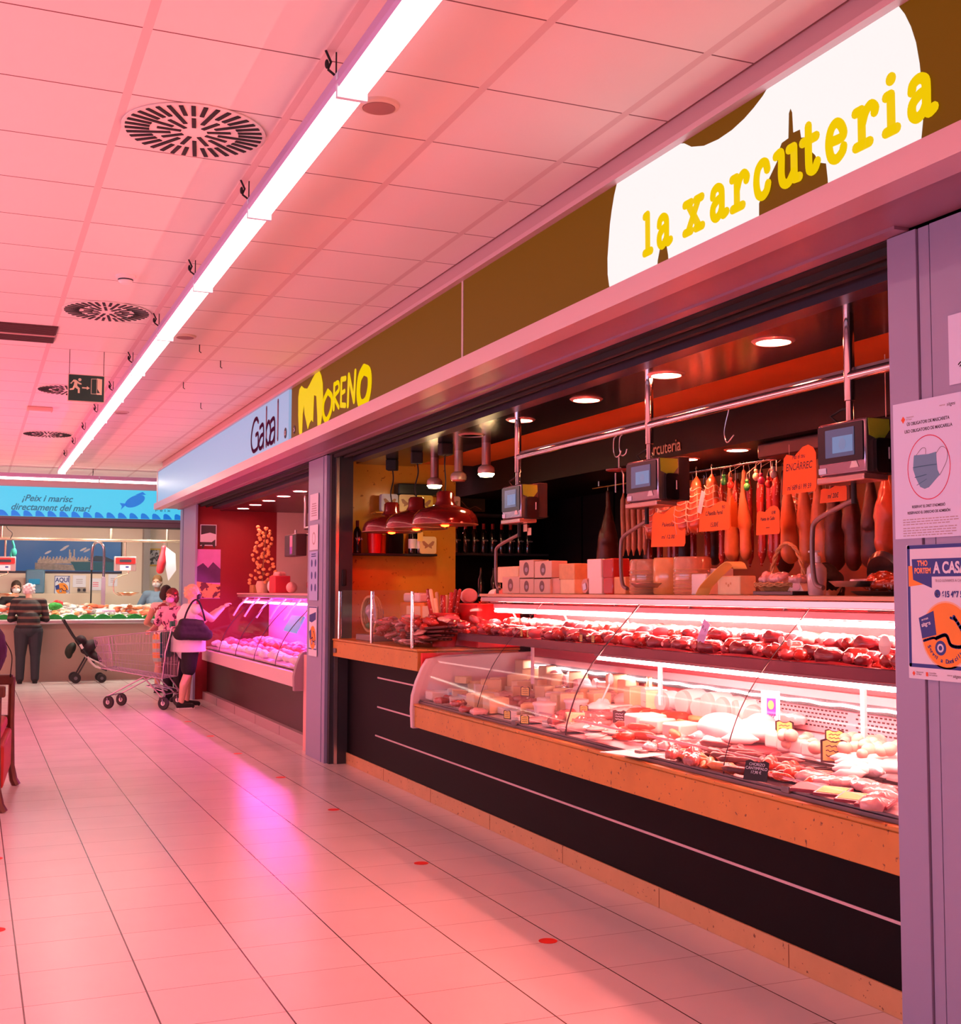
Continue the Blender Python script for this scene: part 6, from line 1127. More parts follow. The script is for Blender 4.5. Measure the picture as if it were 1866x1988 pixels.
MB().prism([(-w_/2, -h_*.18), (-w_/2, h_*.12), (-w_*.2, h_*.22), (0, h_*.12), (w_*.2, h_*.24), (w_/2, h_*.1), (w_/2, -h_*.18)], .001, FY(0, -.0045, 0)).obj('mountain_print', mat('dark violet print', (.10, .03, .14), .5, noise=.5, nscale=6), t, smooth=False)
MB().prism([(-w_/2, -h_*.49), (-w_/2, -h_*.15), (w_/2, -h_*.22), (w_/2, -h_*.49)], .001, FY(0, -.006, 0)).obj('food_print', speck('grill print', (.85, .4, .12), (.12, .02, .01), 9, .5, .5), t, smooth=False)
fa = thing('flower_arrangement', 'tall orange and cream flower arrangement beside the pink mountain poster', 'flowers', (3.62, 16.15, 1.527))
MB().lathe([(.0001, 0), (.07, 0), (.09, .10), (.07, .16), (.0001, .16)], n=20).obj('vase', mat('cream vase', (.75, .5, .35), .4), fa)
m = MB()
for i in range(60):
    h_ = .12+.78*(i/60); a = i*2.4; r = .05+.15*abs(math.sin(i*1.3))*(1.15-h_); m.ell((r*math.cos(a), r*math.sin(a)-.08*(h_-.2), h_), (.022, .022, .03), (i, i*2, 0), 8, 6)
m.obj('blossom', mat('orange blossoms', (.9, .38, .12), .5, noise=.3, nscale=30), fa); MB().tube([(0, 0, .15), (.01, -.03, .5), (.03, -.06, .88)], .008).obj('stem', mat('dry stem', (.25, .12, .05), .6), fa)
tag(MB().box(-.10, .10, -.12, .12, 0, .11).obj('small_crate', m_wick, bevel=.006), 'small wooden crate on the butcher case left of the flowers', 'crate').location = (3.7, 16.75, 1.527)
for i, (x, hh, lab, mt_) in enumerate(((508, .18, 'pale wrapped parcel on the butcher case, left', m_white), (522, .22, 'red crate of packets on the butcher case', mat('crimson crate', (.6, .03, .06), .4)), (545, .14, 'pink parcel on the butcher case, middle', m_pinkham), (585, .2, 'red ham piece on the butcher case by the pillar', m_redmeat))):
    v = P(x+12, 1150, 'X', 3.62); q = MB()
    if i == 1: q.box(-.1, .1, -.17, .17, 0, hh)
    else: q.ell((0, 0, hh/2), (.07, .08, hh/2)); q.ell((.02, .06, hh*.4), (.05, .07, hh*.4))
    tag(q.obj(['parcel', 'crate', 'parcel', 'ham_piece'][i], mt_, bevel=.01 if i == 1 else 0), lab, ['parcel', 'crate', 'parcel', 'ham'][i]).location = (3.68, v.y, 1.527)
for i in range(6): tag(MB().ell((0, 0, 0), (.04, .05, .04), n=10, k=7).obj('packet', m_pinkham), 'small pale packet in the crimson crate', 'packet', 'packets in the crimson crate').location = (3.64+.04*(i % 3), P(534, 1150, 'X', 3.62).y-.1+.045*i, 1.765)
tag(MB().lathe([(.0001, 0), (.03, 0), (.03, .12), (.012, .15), (.012, .18), (.0001, .18)], n=16).obj('bottle', whitem), 'white pump bottle on the butcher case before the flowers', 'bottle').location = (3.55, P(452, 1150, 'X', 3.55).y, 1.527)
tag(MB().lathe([(.0001, 0), (.14, 0), (.16, .03), (.10, .10), (.09, .2), (.16, .22), (.12, .38), (.0001, .40)], n=20).obj('white_machine', mat('white enamel machine', (.85, .8, .7), .3)), 'white machine at the back of the butcher stall behind the crate', 'machine').location = (4.5, 14.6, 1.55)
tag(MB().box(4.3, 5.2, 14.0, 16.0, 0, 1.55).obj('back_cabinet', mat('cream cabinet', (.6, .5, .42), .5), bevel=.01), 'cream cabinet under the white machine in the butcher stall', 'cabinet')

# ================================================================ fish stall at the end of the aisle
YF = 22.0
beige = mat('beige tiled wall', (.74, .66, .54), .5)
struct(MB().box(-4, 7, 24.6, 24.7, 0, 3.51).obj('wall_end', beige, smooth=False))
struct(MB().box(-4, 7, 22.0, 24.6, 2.85, 2.95).obj('ceiling.005', mat('stall ceiling', (.75, .68, .6), .6), smooth=False))
struct(MB().box(-4, 7, 21.98, 22.1, 3.30, 3.6).obj('wall_end.001', mat('pinkish upper wall', (.6, .36, .4), .6), smooth=False))
ft = thing('shop_sign', 'turquoise backlit fish stall sign lettered Peix i marisc directament del mar', 'shop sign'); MB().box(-4, 6, 21.95, 21.98, 2.82, 3.33).obj('panel', mat('turquoise sign film', (.03, .15, .2), .5, emit=(.05, .56, .82), es=.9), ft, smooth=False)
tealp = mat('teal lettering', (.01, .12, .2), .4, emit=(.01, .14, .28), es=.5); FS_ = FY(0, 21.948, 0)
a = P(42, 972, 'Y', 21.95); b = P(20, 989, 'Y', 21.95)
text('lettering', '¡Peix i marisc', .155, tealp, ft, FY(a.x, 21.948, a.z+.0), .001, shear=.35, bold=.003, sx=.98); text('lettering', 'directament del mar!', .155, tealp, ft, FY(b.x, 21.948, b.z), .001, shear=.35, bold=.003, sx=.98)
a = P(301, 993, 'Y', 21.95); text('lettering', 'P e i x', .07, tealp, ft, FY(a.x, 21.948, a.z), .001, bold=.001, sx=1.5)
m = MB()
for k in range(-30, 50):
    x0 = k*.195; m.prism([(x0, 2.825), (x0, 2.90), (x0+.02, 2.925), (x0+.06, 2.92), (x0+.10, 2.895), (x0+.13, 2.86), (x0+.155, 2.825)], .001, FS_)
m.obj('wave_print', mat('wave blue print', (.0, .12, .5), .4, emit=(.0, .17, .62), es=.7), ft, smooth=False)
c_ = P(262, 973, 'Y', 21.95); m = MB(); m.prism([(c_.x+.17*math.cos(a_)*1+.05*math.sin(a_)*0, c_.z+.10*math.sin(a_)+.06*math.cos(a_)) for a_ in [2*PI*k/24 for k in range(24)]], .001, FS_); m.prism([(c_.x-.13, c_.z-.05), (c_.x-.26, c_.z-.04), (c_.x-.22, c_.z-.10), (c_.x-.24, c_.z-.16)], .001, FS_).prism([(c_.x+.0, c_.z+.11), (c_.x+.13, c_.z+.17), (c_.x+.19, c_.z+.12)], .001, FS_); m.obj('fish_print', mat('wave blue print', None), ft, smooth=False)
struct(MB().box(-4, 7, 22.0, 22.1, 2.68, 2.82).box(-4, 7, 21.97, 22.0, 2.77, 2.82).obj('trim_10', mat('mauve dark beam', (.14, .08, .12), .5), smooth=False))
struct(MB().cyl((-4, 22.05, 2.70), (7, 22.05, 2.70), .05, n=12).obj('trim_11', charc))
struct(MB().box(3.10, 3.22, 24.35, 24.6, 0, 2.85).obj('trim_12', mat('grey steel column', (.28, .27, .26), .4), smooth=False))
fc = thing('service_counter', 'long beige fish counter with a steel lip and sloping ice bed', 'display counter')
MB().box(-4, 6.5, 22.03, 23.0, 0, .97).obj('front_panel', mat('beige counter front', (.46, .35, .28), .5), fc, smooth=False); MB().box(-4, 6.5, 21.96, 22.12, .975, 1.055).obj('steel_lip', mat('satin steel', (.7, .66, .68), .3, .7), fc, bevel=.02)
MB().prism([(22.08, .97), (22.08, 1.05), (23.1, 1.28), (23.1, .97)], 10.5, Matrix(((0, 0, 1, -4), (1, 0, 0, 0), (0, 1, 0, 0), (0, 0, 0, 1)))).obj('bed', steel, fc, smooth=False)
ib = MB(); nx, ny = 150, 12; vs = []
for j in range(ny+1):
    for i in range(nx+1):
        y = 22.12+.95*j/ny; vs.append((-2+7*i/nx, y, 1.062+(y-22.08)*.225+R_(0, .022)))
ib.add(vs, [(j*(nx+1)+i, j*(nx+1)+i+1, (j+1)*(nx+1)+i+1, (j+1)*(nx+1)+i) for j in range(ny) for i in range(nx)]); tag(ib.obj('crushed_ice', mat('crushed ice', (.85, .88, .85), .3, noise=.15, nscale=30)), 'bed of crushed ice on the sloping fish counter', 'ice', kind='stuff')
gmat = mat('green plastic grass', (.01, .30, .05), .45, noise=.4, nscale=40)
for k in range(14):
    x = .25+.27*k-.0; tag(MB().prism([(x-.15, 1.058), (x-.12, 1.10), (x-.05, 1.135), (x, 1.145), (x+.05, 1.135), (x+.12, 1.10), (x+.15, 1.058)], .03, FY(0, 22.11, 0)).obj('grass_divider', gmat, smooth=False, bevel=.004), 'scalloped green plastic grass piece along the front of the ice', 'plastic grass', 'green grass scallops')
fishm = [mat('salmon fillet', (.9, .33, .14), .35, noise=.2, nscale=15), mat('pale fish', (.82, .66, .55), .3, noise=.3, nscale=20), mat('silver fish', (.45, .42, .42), .2, .3, noise=.3, nscale=15), mat('red prawn', (.80, .16, .08), .35, noise=.3, nscale=25)]
def fishp(m_):
    b = MB(); k = 12; vs = []; pr = [(-.13, .004), (-.11, .018), (-.06, .032), (0, .034), (.06, .022), (.095, .009)]
    b.lathe([(.0001, 0)]+[(r, x+.13) for x, r in pr]+[(.0001, .23)], (-.13, 0, .025), 12, None, (1, 0, 0), 1.0, 1.3); b.prism([(.085, 0), (.14, .035), (.125, 0), (.14, -.035)], .008, Matrix.Translation((0, 0, .022))); return tag(b.obj('fish', m_), 'f', 'fish')
pf_ = [fishp(m_) for m_ in fishm]; cn = ['orange salmon piece', 'pale fish', 'silver fish', 'red prawn piece']
for i in range(130):
    x = .3+3.2*R_(0, 1); y = 22.22+R_(0, .75); z = 1.075+(y-22.08)*.225+.02*(i % 2); k = int((x*2.1+y*3.3) % 4) if i % 5 else i % 4; reg = 'left of the striped customer' if x < .75 else 'between the two customers' if x < 2.3 else 'near the right end'
    place(pf_[k], '', (x, y, z), (0, R_(-.1, .1), R_(0, 6)), (R_(.6, 1.0),)*3, '%s on the ice, %s' % (cn[k], reg), '%s %s' % (cn[k], reg))
pm = [(P(x, 1175, 'Y', 22.5).x) for x in (105, 165, 225, 240)]
for i, (x, c_, s) in enumerate(((108, mat('lettuce', (.03, .35, .05), .5, noise=.4, nscale=20), (.13, .08, .07)), (112, mat('tomato red', (.6, .03, .04), .35), (.10, .07, .07)))):
    v = P(x, 1170 if i == 0 else 1160, 'Y', 22.6 if i == 0 else 22.8); q = tag(blob(lambda b: b.ell((0, 0, s[2]), s), ['lettuce', 'red_heap'][i], c_, voxel=.015, sm=1, disp=.05, dscale=.05), ['green leafy heap on the ice beside the striped customer', 'dark red heap on the ice behind the green leaves'][i], 'vegetable'); q.location = (v.x, v.y, 1.20+.04*i)
for i in range(16):
    x = .9+.155*i; tag(MB().ell((0, 0, 0), (.05, .03, .02), n=8, k=5).ell((.03, .01, .012), (.03, .02, .02), n=8, k=5).obj('parsley', mat('parsley', (.12, .28, .03), .6, noise=.4, nscale=40)), 'sprig of parsley lying along the front of the ice', 'herb', 'parsley sprigs along the ice').location = (x, 22.2+.03*(i % 3), 1.11)
for i, (x, y) in enumerate(((134, 1160), (178, 1168), (205, 1163), (218, 1190), (250, 1186), (283, 1163), (290, 1182))):
    v = P(x, y, 'Y', 22.5); t = thing('price_tag', 'small lilac price tag standing on the ice, %s from the left' % ['first', 'second', 'third', 'fourth', 'fifth', 'sixth', 'seventh'][i], 'price tag', (v.x, 22.5, 1.17), (.3, 0, 0)); MB().prism(rrect(.12, .075, .004), .003, FY(0, 0, 0)).obj('card', mat('lilac card', (.75, .55, .85), .5), t, smooth=False); MB().prism(rrect(.08, .012, .002), .0006, FY(0, -.0034, 0)).obj('writing', ink, t, smooth=False)
# rail with lamps, scales, taps
fr = thing('pipe_rail', 'brass coloured pipe rail with drop pipes across the fish stall', 'rail'); YR = 22.6; zr = P(100, 1047, 'Y', YR).z
brass = mat('warm chrome', (.8, .65, .5), .25, .9)
MB().cyl((-1, YR, zr), (4.5, YR, zr), .028, n=12).obj('pipe', brass, fr)
for x in (3, 216, 325): v = P(x, 1030, 'Y', YR); MB().cyl((v.x, YR, zr), (v.x, YR, 2.85), .022, n=10).obj('pole', brass, fr)
for i, x in enumerate((70, 200, 305)):
    v = P(x, 1047, 'Y', YR-.25); t = thing('spot_lamp', 'bright small lamp at the fish stall rail, %s' % ['left', 'middle', 'right'][i], 'lamp', (v.x, YR-.3, 2.83)); MB().lathe([(.0001, -.01), (.09, -.01), (.10, .0), (.10, .02)], n=20).obj('bulb', tube_mat('lit white lamp', ((1.0, .88, .72), 260)), t)
def redscale(px, lab):
    a = P(px-21, 1108, 'Y', 22.3); b = P(px+22, 1080, 'Y', 22.3); t = thing('hanging_scale', lab, 'scale', ((a.x+b.x)/2, 22.53, a.z)); w_ = b.x-a.x; h_ = b.z-a.z
    MB().box(-w_/2, w_/2, 0, .14, 0, h_).obj('body', mat('pinkish steel', (.6, .42, .42), .3, .5), t, bevel=.01)
    MB().prism(rrect(w_*.92, h_*.40, .02, cy=h_*.70), .004, FY(0, -.001, 0)).obj('red_display', mat('red display', (.8, .02, .02), .4, emit=(.8, .02, .02), es=.35), t, smooth=False); MB().prism(rrect(w_*.56, h_*.2, .01, cy=h_*.70), .002, FY(0, -.006, 0)).obj('dark_display', ink, t, smooth=False); MB().prism(rrect(w_*.5, h_*.36, .004, cy=h_*.22), .002, FY(0, -.001, 0)).obj('white_plate', paper, t, smooth=False); MB().prism(rrect(w_*.15, h_*.1, .004, cx=w_*.08, cy=h_*.28), .001, FY(0, -.004, 0)).obj('blue_print', navy, t, smooth=False)
    MB().cyl((0, .07, h_), (0, .07, zr-a.z-.03), .02, n=10).obj('stem', brass, t)
    MB().tube(spline([(.05, -.02, 0), (.04, -.02, -.05), (-.08, -.03, -.09), (-.19, -.03, -.16), (-.2, -.03, -.35), (-.15, -.03, -.42), (-.05, -.03, -.44)], 5), .011, 8).obj('arm', brass, t); MB().lathe([(.0001, -.445), (.10, -.445), (.20, -.39), (.195, -.385), (.1, -.43), (.0001, -.43)], (.05, -.03, 0), n=28).obj('pan', mat('copper pan', (.7, .4, .25), .25, .9), t)
    return t
redscale(246, 'red faced hanging scale with a copper pan, right one'); redscale(10, 'red faced hanging scale at the left edge')
t = thing('spring_tap', 'tall arched steel spray tap behind the fish display', 'tap', (P(200, 1165, 'Y', 23.0).x, 23.0, 1.25)); a = P(200, 1120, 'Y', 23.0); b = P(177, 1100, 'Y', 23.0); zt = P(188, 1052, 'Y', 23.0).z
MB().box(-.035, .035, -.03, .03, 0, a.z-1.25).obj('column', mat('lilac steel', (.55, .45, .6), .3, .6), t, bevel=.006); dx = b.x-a.x
MB().tube(spline([(0, 0, a.z-1.25), (0, 0, zt-1.25-.22), (dx*.12, 0, zt-1.25-.06), (dx*.5, 0, zt-1.25), (dx*.88, 0, zt-1.25-.06), (dx, 0, zt-1.25-.25), (dx, 0, b.z-1.25-.06)], 6), .026, 10).obj('spring_arc', chrome, t); MB().cyl((dx, 0, b.z-1.25-.06), (dx, 0, .05), .014, n=8).obj('hose', blackm, t)
YB = 24.595
def wb(name, lab, cat, x0, y0, x1, y1, m_, Y=YB):
    a = P(x0, y1, 'Y', Y); b = P(x1, y0, 'Y', Y); t = thing(name, lab, cat, ((a.x+b.x)/2, Y, (a.z+b.z)/2)); w_, h_ = b.x-a.x, b.z-a.z; MB().prism(rrect(w_, h_, .004), .008, FY(0, 0, 0)).obj('sheet', m_, t, smooth=False); return t, w_, h_
t, w_, h_ = wb('panorama_picture', 'wide framed panorama of a seaside town with a church under a blue sky', 'picture', -8, 1048, 238, 1112, mat('dark picture frame', (.02, .02, .05), .4))
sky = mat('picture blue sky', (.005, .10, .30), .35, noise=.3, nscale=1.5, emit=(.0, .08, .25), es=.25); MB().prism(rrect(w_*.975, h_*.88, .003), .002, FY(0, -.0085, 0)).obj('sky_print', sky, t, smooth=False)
m = MB(); 
for k in range(46):
    x = w_*(-.18+.42*k/46); hh = h_*(.10+.13*((k*37) % 11)/11+(.20 if k in (27, 28) else 0)+(.28 if k == 31 else 0)); m.prism([(x, -h_*.22), (x+.024, -h_*.22), (x+.024, -h_*.22+hh), (x, -h_*.22+hh)], .001, FY(0, -.011, 0))
m.obj('town_print', mat('town print', (.45, .38, .32), .5, noise=.6, nscale=30), t, smooth=False)
MB().prism([(-w_*.2, -h_*.40), (-w_*.2, -h_*.2), (w_*.1, -h_*.25), (w_*.12, -h_*.42)], .001, FY(0, -.013, 0)).obj('shore_print', mat('shore print', (.25, .22, .2), .5, noise=.6, nscale=20), t, smooth=False)
MB().prism([(w_*.22, -h_*.14), (w_*.28, h_*.02), (w_*.36, h_*.0), (w_*.44, -h_*.12), (w_*.44, -h_*.16)], .001, FY(0, -.0125, 0)).obj('hill_print', mat('hill print', (.01, .04, .08), .5), t, smooth=False); MB().prism([(w_*.12, -h_*.42), (w_*.08, -h_*.16), (w_*.48, -h_*.16), (w_*.48, -h_*.42)], .001, FY(0, -.0115, 0)).obj('sea_print', mat('sea print', (.0, .09, .14), .5), t, smooth=False)
m = MB(); [m.ell((w_*x, -.012, h_*y), (.07, .002, .02), (0, -.5, 0), 10, 6) for x, y in ((.02, .2), (.04, .26), (.18, .2), (.21, .17), (-.1, .1))]; m.obj('cloud_print', mat('cloud print', (.5, .5, .55), .6), t)
t, w_, h_ = wb('aqui_poster', 'white poster lettered AQUI with an orange disc and navy border on the fish stall wall', 'poster', 105, 1118, 136, 1158, paper); flyer_aqui(t, w_, h_, FY(0, -.009, 0)); text('lettering', 'AQUÍ', .12, navy, t, FY(0, -.0115, h_*.20), .0005, align='CENTER', sx=.85, bold=.003); wheel_logo(t, FY(0, -.0105, -.05), .75)
for (nm, lab, x0, y0, x1, y1) in (('paper_sheet', 'white sheet with a decorated edge, right of the aqui poster', 141, 1117, 167, 1140), ('paper_sheet', 'white sheet with a red heading behind the tap', 174, 1123, 197, 1146), ('paper_sheet', 'white sheet with a decorated edge behind the scale pan arm', 210, 1115, 228, 1138)):
    t, w_, h_ = wb(nm, lab, 'paper', x0, y0, x1, y1, paper); m = MB()
    for k in range(3): m.prism(rrect(w_*.5, .012, .002, cy=h_*(.15-.15*k)), .0005, FY(0, -.0088, 0))
    m.obj('print', grey_p if 'red' not in lab else red_p, t, smooth=False)
t, w_, h_ = wb('wall_socket', 'double wall socket plate under the papers', 'socket', 150, 1141, 167, 1150, mat('socket grey', (.3, .28, .25), .4)); MB().prism(circ(.03, 14, -.05, 0), .002, FY(0, -.009, 0)).prism(circ(.03, 14, .05, 0), .002, FY(0, -.009, 0)).obj('hole', ink, t, smooth=False)
t, w_, h_ = wb('framed_picture', 'small gold framed picture of buildings on the right of the fish stall wall', 'picture', 285, 1065, 312, 1099, mat('gold frame', (.55, .35, .08), .35, .5)); MB().prism(rrect(w_*.82, h_*.82, .003), .002, FY(0, -.009, 0)).obj('picture_print', speck('grey picture', (.45, .45, .5), (.05, .05, .06), 14, .5, .5), t, smooth=False)
wr = thing('water_dispenser', 'translucent blue water container behind the fish counter', 'container', (P(68, 1130, 'Y', 24.2).x, 24.2, P(68, 1152, 'Y', 24.2).z)); MB().box(-.17, .17, -.1, .1, 0, .45).obj('container', mat('blue plastic', (.10, .22, .32), .25), wr, bevel=.03); MB().box(-.12, .08, -.112, -.10, .17, .27).obj('blue_band', mat('bright blue', (.0, .25, .5), .4), wr, bevel=.01)
wt = tag(MB().box(-4, 6.5, 24.0, 24.4, 0, P(68, 1152, 'Y', 24.2).z-.002).obj('rear_worktop', mat('cream worktop', (.6, .52, .4), .4), smooth=False), 'long low worktop along the back wall of the fish stall', 'worktop')
h_ = thing('leg_ham', 'red netted leg hanging beside a white pennant at the right of the fish stall', 'ham', (P(318, 1070, 'Y', 22.6).x, 22.6, zr-.03)); blob(lambda b: (b.cap((0, 0, -.08), .03, (-.03, 0, -.35), .08), b.cap((-.03, 0, -.35), .08, (-.06, 0, -.50), .07), b.ell((.0, 0, -.10), (.05, .04, .06))), 'meat', mat('red sack', (.7, .03, .05), .5), h_, .015, 3); MB().tube([(0, 0, .0), (0, 0, -.1)], .006).obj('hook', steel, h_)
t = tag(MB().prism([(0, 0), (.17, -.12), (.19, -.42), (.05, -.62), (-.02, -.30)], .006, FY(0, 0, 0)).obj('white_pennant', paper, smooth=False), 'white folded paper pennant hanging beside the red leg', 'pennant'); t.location = (P(325, 1062, 'Y', 22.55).x-.02, 22.58, P(325, 1062, 'Y', 22.55).z); MB().tube([(.02, 0, 0), (.02, .02, zr-t.location.z-.02)], .003, 5).obj('string', blackm, t)
MB().prism([(.05, -.11), (.13, -.15), (.14, -.36), (.07, -.42)], .001, FY(0, -.004, 0)).obj('pennant_print', mat('pale print', None), t, smooth=False)
nt = tag(MB().tube(spline([(0, 0, 0), (.03, 0, -.12), (-.02, 0, -.25), (.04, 0, -.42)], 5), .02, 8).ell((.03, 0, -.2), (.05, .03, .08), n=10, k=6).obj('fishing_net', mat('green net', (.02, .35, .28), .6)), 'small green net hanging from the rail at the left', 'net'); nt.location = (P(24, 1050, 'Y', 22.55).x, 22.55, zr-.04)
ccb = tag(MB().tube(spline([P(12, 1012, 'Y', 22.4), P(14, 1025, 'Y', 22.4), P(24, 1035, 'Y', 22.4), P(20, 1046, 'Y', 22.4)], 5), .006, 6).obj('cable', blackm), 'dark loose cable dangling under the beam at the left of the fish stall', 'cable')
# ================================================================ people
skin = mat('skin', (.72, .42, .30), .5); skin2 = mat('tanned skin', (.62, .33, .22), .5)
def hand(b, w_, d, side, H, curl=(0, 0, -1)):
    """palm, four separate bent fingers of unequal length and a thumb from the side of the palm"""
    d = d.normalized(); cu = Vector(curl); cu = (cu-d*cu.dot(d)); cu = cu.normalized() if cu.length > .01 else d.orthogonal().normalized(); sd = d.cross(cu)*side; s = H/1.65
    b.cap(w_, .024*s, w_+d*.075*s, .030*s, 10, .62)
    for k, (o, l) in enumerate(((-.030, .062), (-.010, .075), (.011, .070), (.031, .055))):
        p = w_+d*.085*s+sd*o*s; q = p+d*l*.55*s+cu*.010*s; r = q+d*l*.38*s+cu*.028*s; b.cap(p, .0098*s, q, .0092*s, 8); b.cap(q, .0092*s, r, .008*s, 8)
    p = w_+d*.025*s-sd*.028*s; q = p+(d*.6-sd*.7)*.04*s; b.cap(p, .012*s, q, .0105*s, 8); b.cap(q, .0105*s, q+(d*.9+cu*.3)*.03*s, .009*s, 8)
def ik(S, T, a, b_, pole):
    v = T-S; d = min(v.length, (a+b_)*.999); v = v.normalized(); T = S+v*d; x = (a*a-b_*b_+d*d)/(2*d); h = math.sqrt(max(0, a*a-x*x)); pl = Vector(pole); pl = pl-v*pl.dot(v); pl = pl.normalized() if pl.length > 1e-3 else v.orthogonal(); return S+v*x+pl*h, T
def person(label, loc, rot, H, hands, skin_m, hair=None, hairm=None, top_=None, topm=None, sleeve=.5, low=None, lowm=None, lowlen=1.0, shoem=None, build=1.0, lean=0.0, headyaw=0, headpitch=0, mask=None, foot=(0, 0), solem=None, poles=((-.6, -.4, -.6), (.6, -.4, -.6)), legs=True, headfwd=0.0, hem=.535):
    t = thing('person', label, 'person', loc, (0, 0, rot)); V = Vector; B = build
    L = lambda z: V((0, lean*max(0, (z-.52))/.30*H, 0))
    pel = V((0, 0, .53*H)); wa = V((0, 0, .62*H))+L(.62); ch = V((0, 0, .735*H))+L(.735); nb = V((0, 0, .83*H))+L(.83); hd = V((0, .012*H+headfwd*H, .932*H-abs(headfwd)*.35*H))+L(.90); RH = Matrix.Rotation(headyaw, 3, 'Z') @ Matrix.Rotation(headpitch, 3, 'X')
    sh_ = [V((-.108*B*H, 0, .805*H))+L(.80), V((.108*B*H, 0, .805*H))+L(.80)]; arms = []
    for i in (0, 1):
        T = V(hands[i])*H; el, T2 = ik(sh_[i], T, .175*H, .15*H, poles[i]); arms.append((sh_[i], el, T2))
    hips = [V((-.052*B*H, 0, .515*H)), V((.052*B*H, 0, .515*H))]; kn = [V((-.056*B*H, .012*H+foot[0]*.5, .285*H)), V((.056*B*H, .012*H+foot[1]*.5, .285*H))]; an = [V((-.058*B*H, -.012*H+foot[0], .05*H)), V((.058*B*H, -.012*H+foot[1], .05*H))]
    def torso(b, g=0, pz=.07):
        b.ell(pel+V((0, 0, (.07-pz)*H)), (.098*B*H+g, .074*B*H+g, pz*H+g)); b.ell(wa, (.086*B*H+g, .066*B*H+g, .09*H+g)); b.ell(ch, (.102*B*H+g, .068*B*H+g, .095*H+g)); b.cap(sh_[0], .034*H+g, sh_[1], .034*H+g, 12); b.ell((nb+ch)/2, (.08*B*H+g, .055*B*H+g, .06*H+g))
    def arm(b, i, f=1.0, g=0):
        S, E_, T = arms[i]
        if f <= .5: b.cap(S, .034*H+g, S+(E_-S)*(f*2), (.034-.006*f*2)*H+g, 12)
        else: b.cap(S, .034*H+g, E_, .027*H+g, 12); b.cap(E_, .027*H+g, E_+(T-E_)*((f-.5)*2), (.027-.009*(f-.5)*2)*H+g, 12)
    def head(b):
        def hp(x, y, z): return hd+RH @ V((x*H, y*H, z*H))
        b.ell(hp(0, -.005, .008), (.045*H, .055*H, .058*H)); b.ell(hp(0, .012, -.02), (.036*H, .042*H, .045*H)); b.ell(hp(0, .035, -.045), (.020*H, .018*H, .016*H)); b.cap(hp(0, .052, .005), .005*H, hp(0, .062, -.014), .0085*H, 8)
        for s in (-1, 1): b.ell(hp(.046*s, -.002, -.006), (.006*H, .011*H, .017*H)); b.ell(hp(.018*s, .048, .012), (.011*H, .006*H, .006*H))
        b.cap(nb-V((0, 0, .02*H)), .034*H, hp(0, -.012, -.04), .030*H, 12)
    def body(b):
        torso(b); head(b)
        for i in (0, 1):
            arm(b, i); S, E_, T = arms[i]; hand(b, T, T-E_, 1 if i else -1, H)
            if legs: b.cap(hips[i], .055*B*H, kn[i], .036*H, 12); b.cap(kn[i], .036*H, (kn[i]+an[i])*.5+V((0, -.008*H, .02*H)), .036*H, 12); b.cap((kn[i]+an[i])*.5+V((0, -.008*H, .02*H)), .035*H, an[i], .022*H, 12); b.cap(an[i]-V((0, .012*H, .026*H)), .022*H, an[i]+V((0, .085*H, -.032*H)), .018*H, 10, 1)
    blob(body, 'body', skin_m, t, .0085, 3)
    f_ = MB()
    for s in (-1, 1): f_.ell(hd+RH @ V((.018*s*H, .0535*H, .006*H)), (.0062*H, .003*H, .0045*H), None, 8, 6)
    for s in (-1, 1): e = MB().ell(hd+RH @ V((.018*s*H, .0535*H, .006*H)), (.0062*H, .003*H, .0045*H), None, 8, 6).obj('eye', ink, t)
    if not mask: MB().ell(hd+RH @ V((0, .053*H, -.030*H)), (.015*H, .004*H, .004*H), None, 10, 6).obj('mouth', mat('lips', (.45, .12, .12), .5), t)
    if hair: blob(lambda b: hair(b, hd, RH, H), 'hair', hairm, t, .008, 2, .008, .02)
    if mask:
        mo = blob(lambda b: (b.ell(hd+RH @ V((0, .030*H, -.026*H)), (.040*H, .036*H, .030*H)), b.ell(hd+RH @ V((0, .058*H, -.018*H)), (.012*H, .012*H, .016*H))), 'face_mask', mask, t, .007, 2)
        MB().tube([hd+RH @ V((-.036*H, .035*H, -.015*H)), hd+RH @ V((-.052*H, 0, .002*H)), hd+RH @ V((-.036*H, .035*H, -.035*H))], .002, 5).obj('ear_loop', mask, mo); MB().tube([hd+RH @ V((.036*H, .035*H, -.015*H)), hd+RH @ V((.052*H, 0, .002*H)), hd+RH @ V((.036*H, .035*H, -.035*H))], .002, 5).obj('ear_loop', mask, mo)
    if topm:
        def tp(b):
            torso(b, .014*H/1.65, .04)
            b.cap(V((0, 0, (hem+.045)*H)), .086*B*H, V((0, 0, .62*H)), .088*B*H, 16, .8)
            if hem < .5: b.lathe([(.114*B*H, hem*H), (.112*B*H, (hem+.10)*H), (.09*B*H, .62*H)], (0, 0, 0), 24, None, None, 1.0, .84)
            if sleeve > 0:
                for i in (0, 1): arm(b, i, sleeve, .012)
        blob(tp, 'top', topm, t, .009, 3)
    if lowm:
        def tr(b):
            b.ell(pel, (.104*B*H, .082*B*H, .072*H)); 
            for i in (0, 1):
                b.cap(hips[i], .064*min(B, 1.2)*H, kn[i] if lowlen > .5 else hips[i]+(kn[i]-hips[i])*.86, .052*H*(1.15 if lowlen <= .5 else 1), 12)
                if lowlen > .5: b.cap(kn[i], .050*H, kn[i]+(an[i]-kn[i])*((lowlen-.5)*2), .040*H, 12)
        blob(tr, 'trousers' if lowlen > .8 else 'shorts', lowm, t, .009, 3)
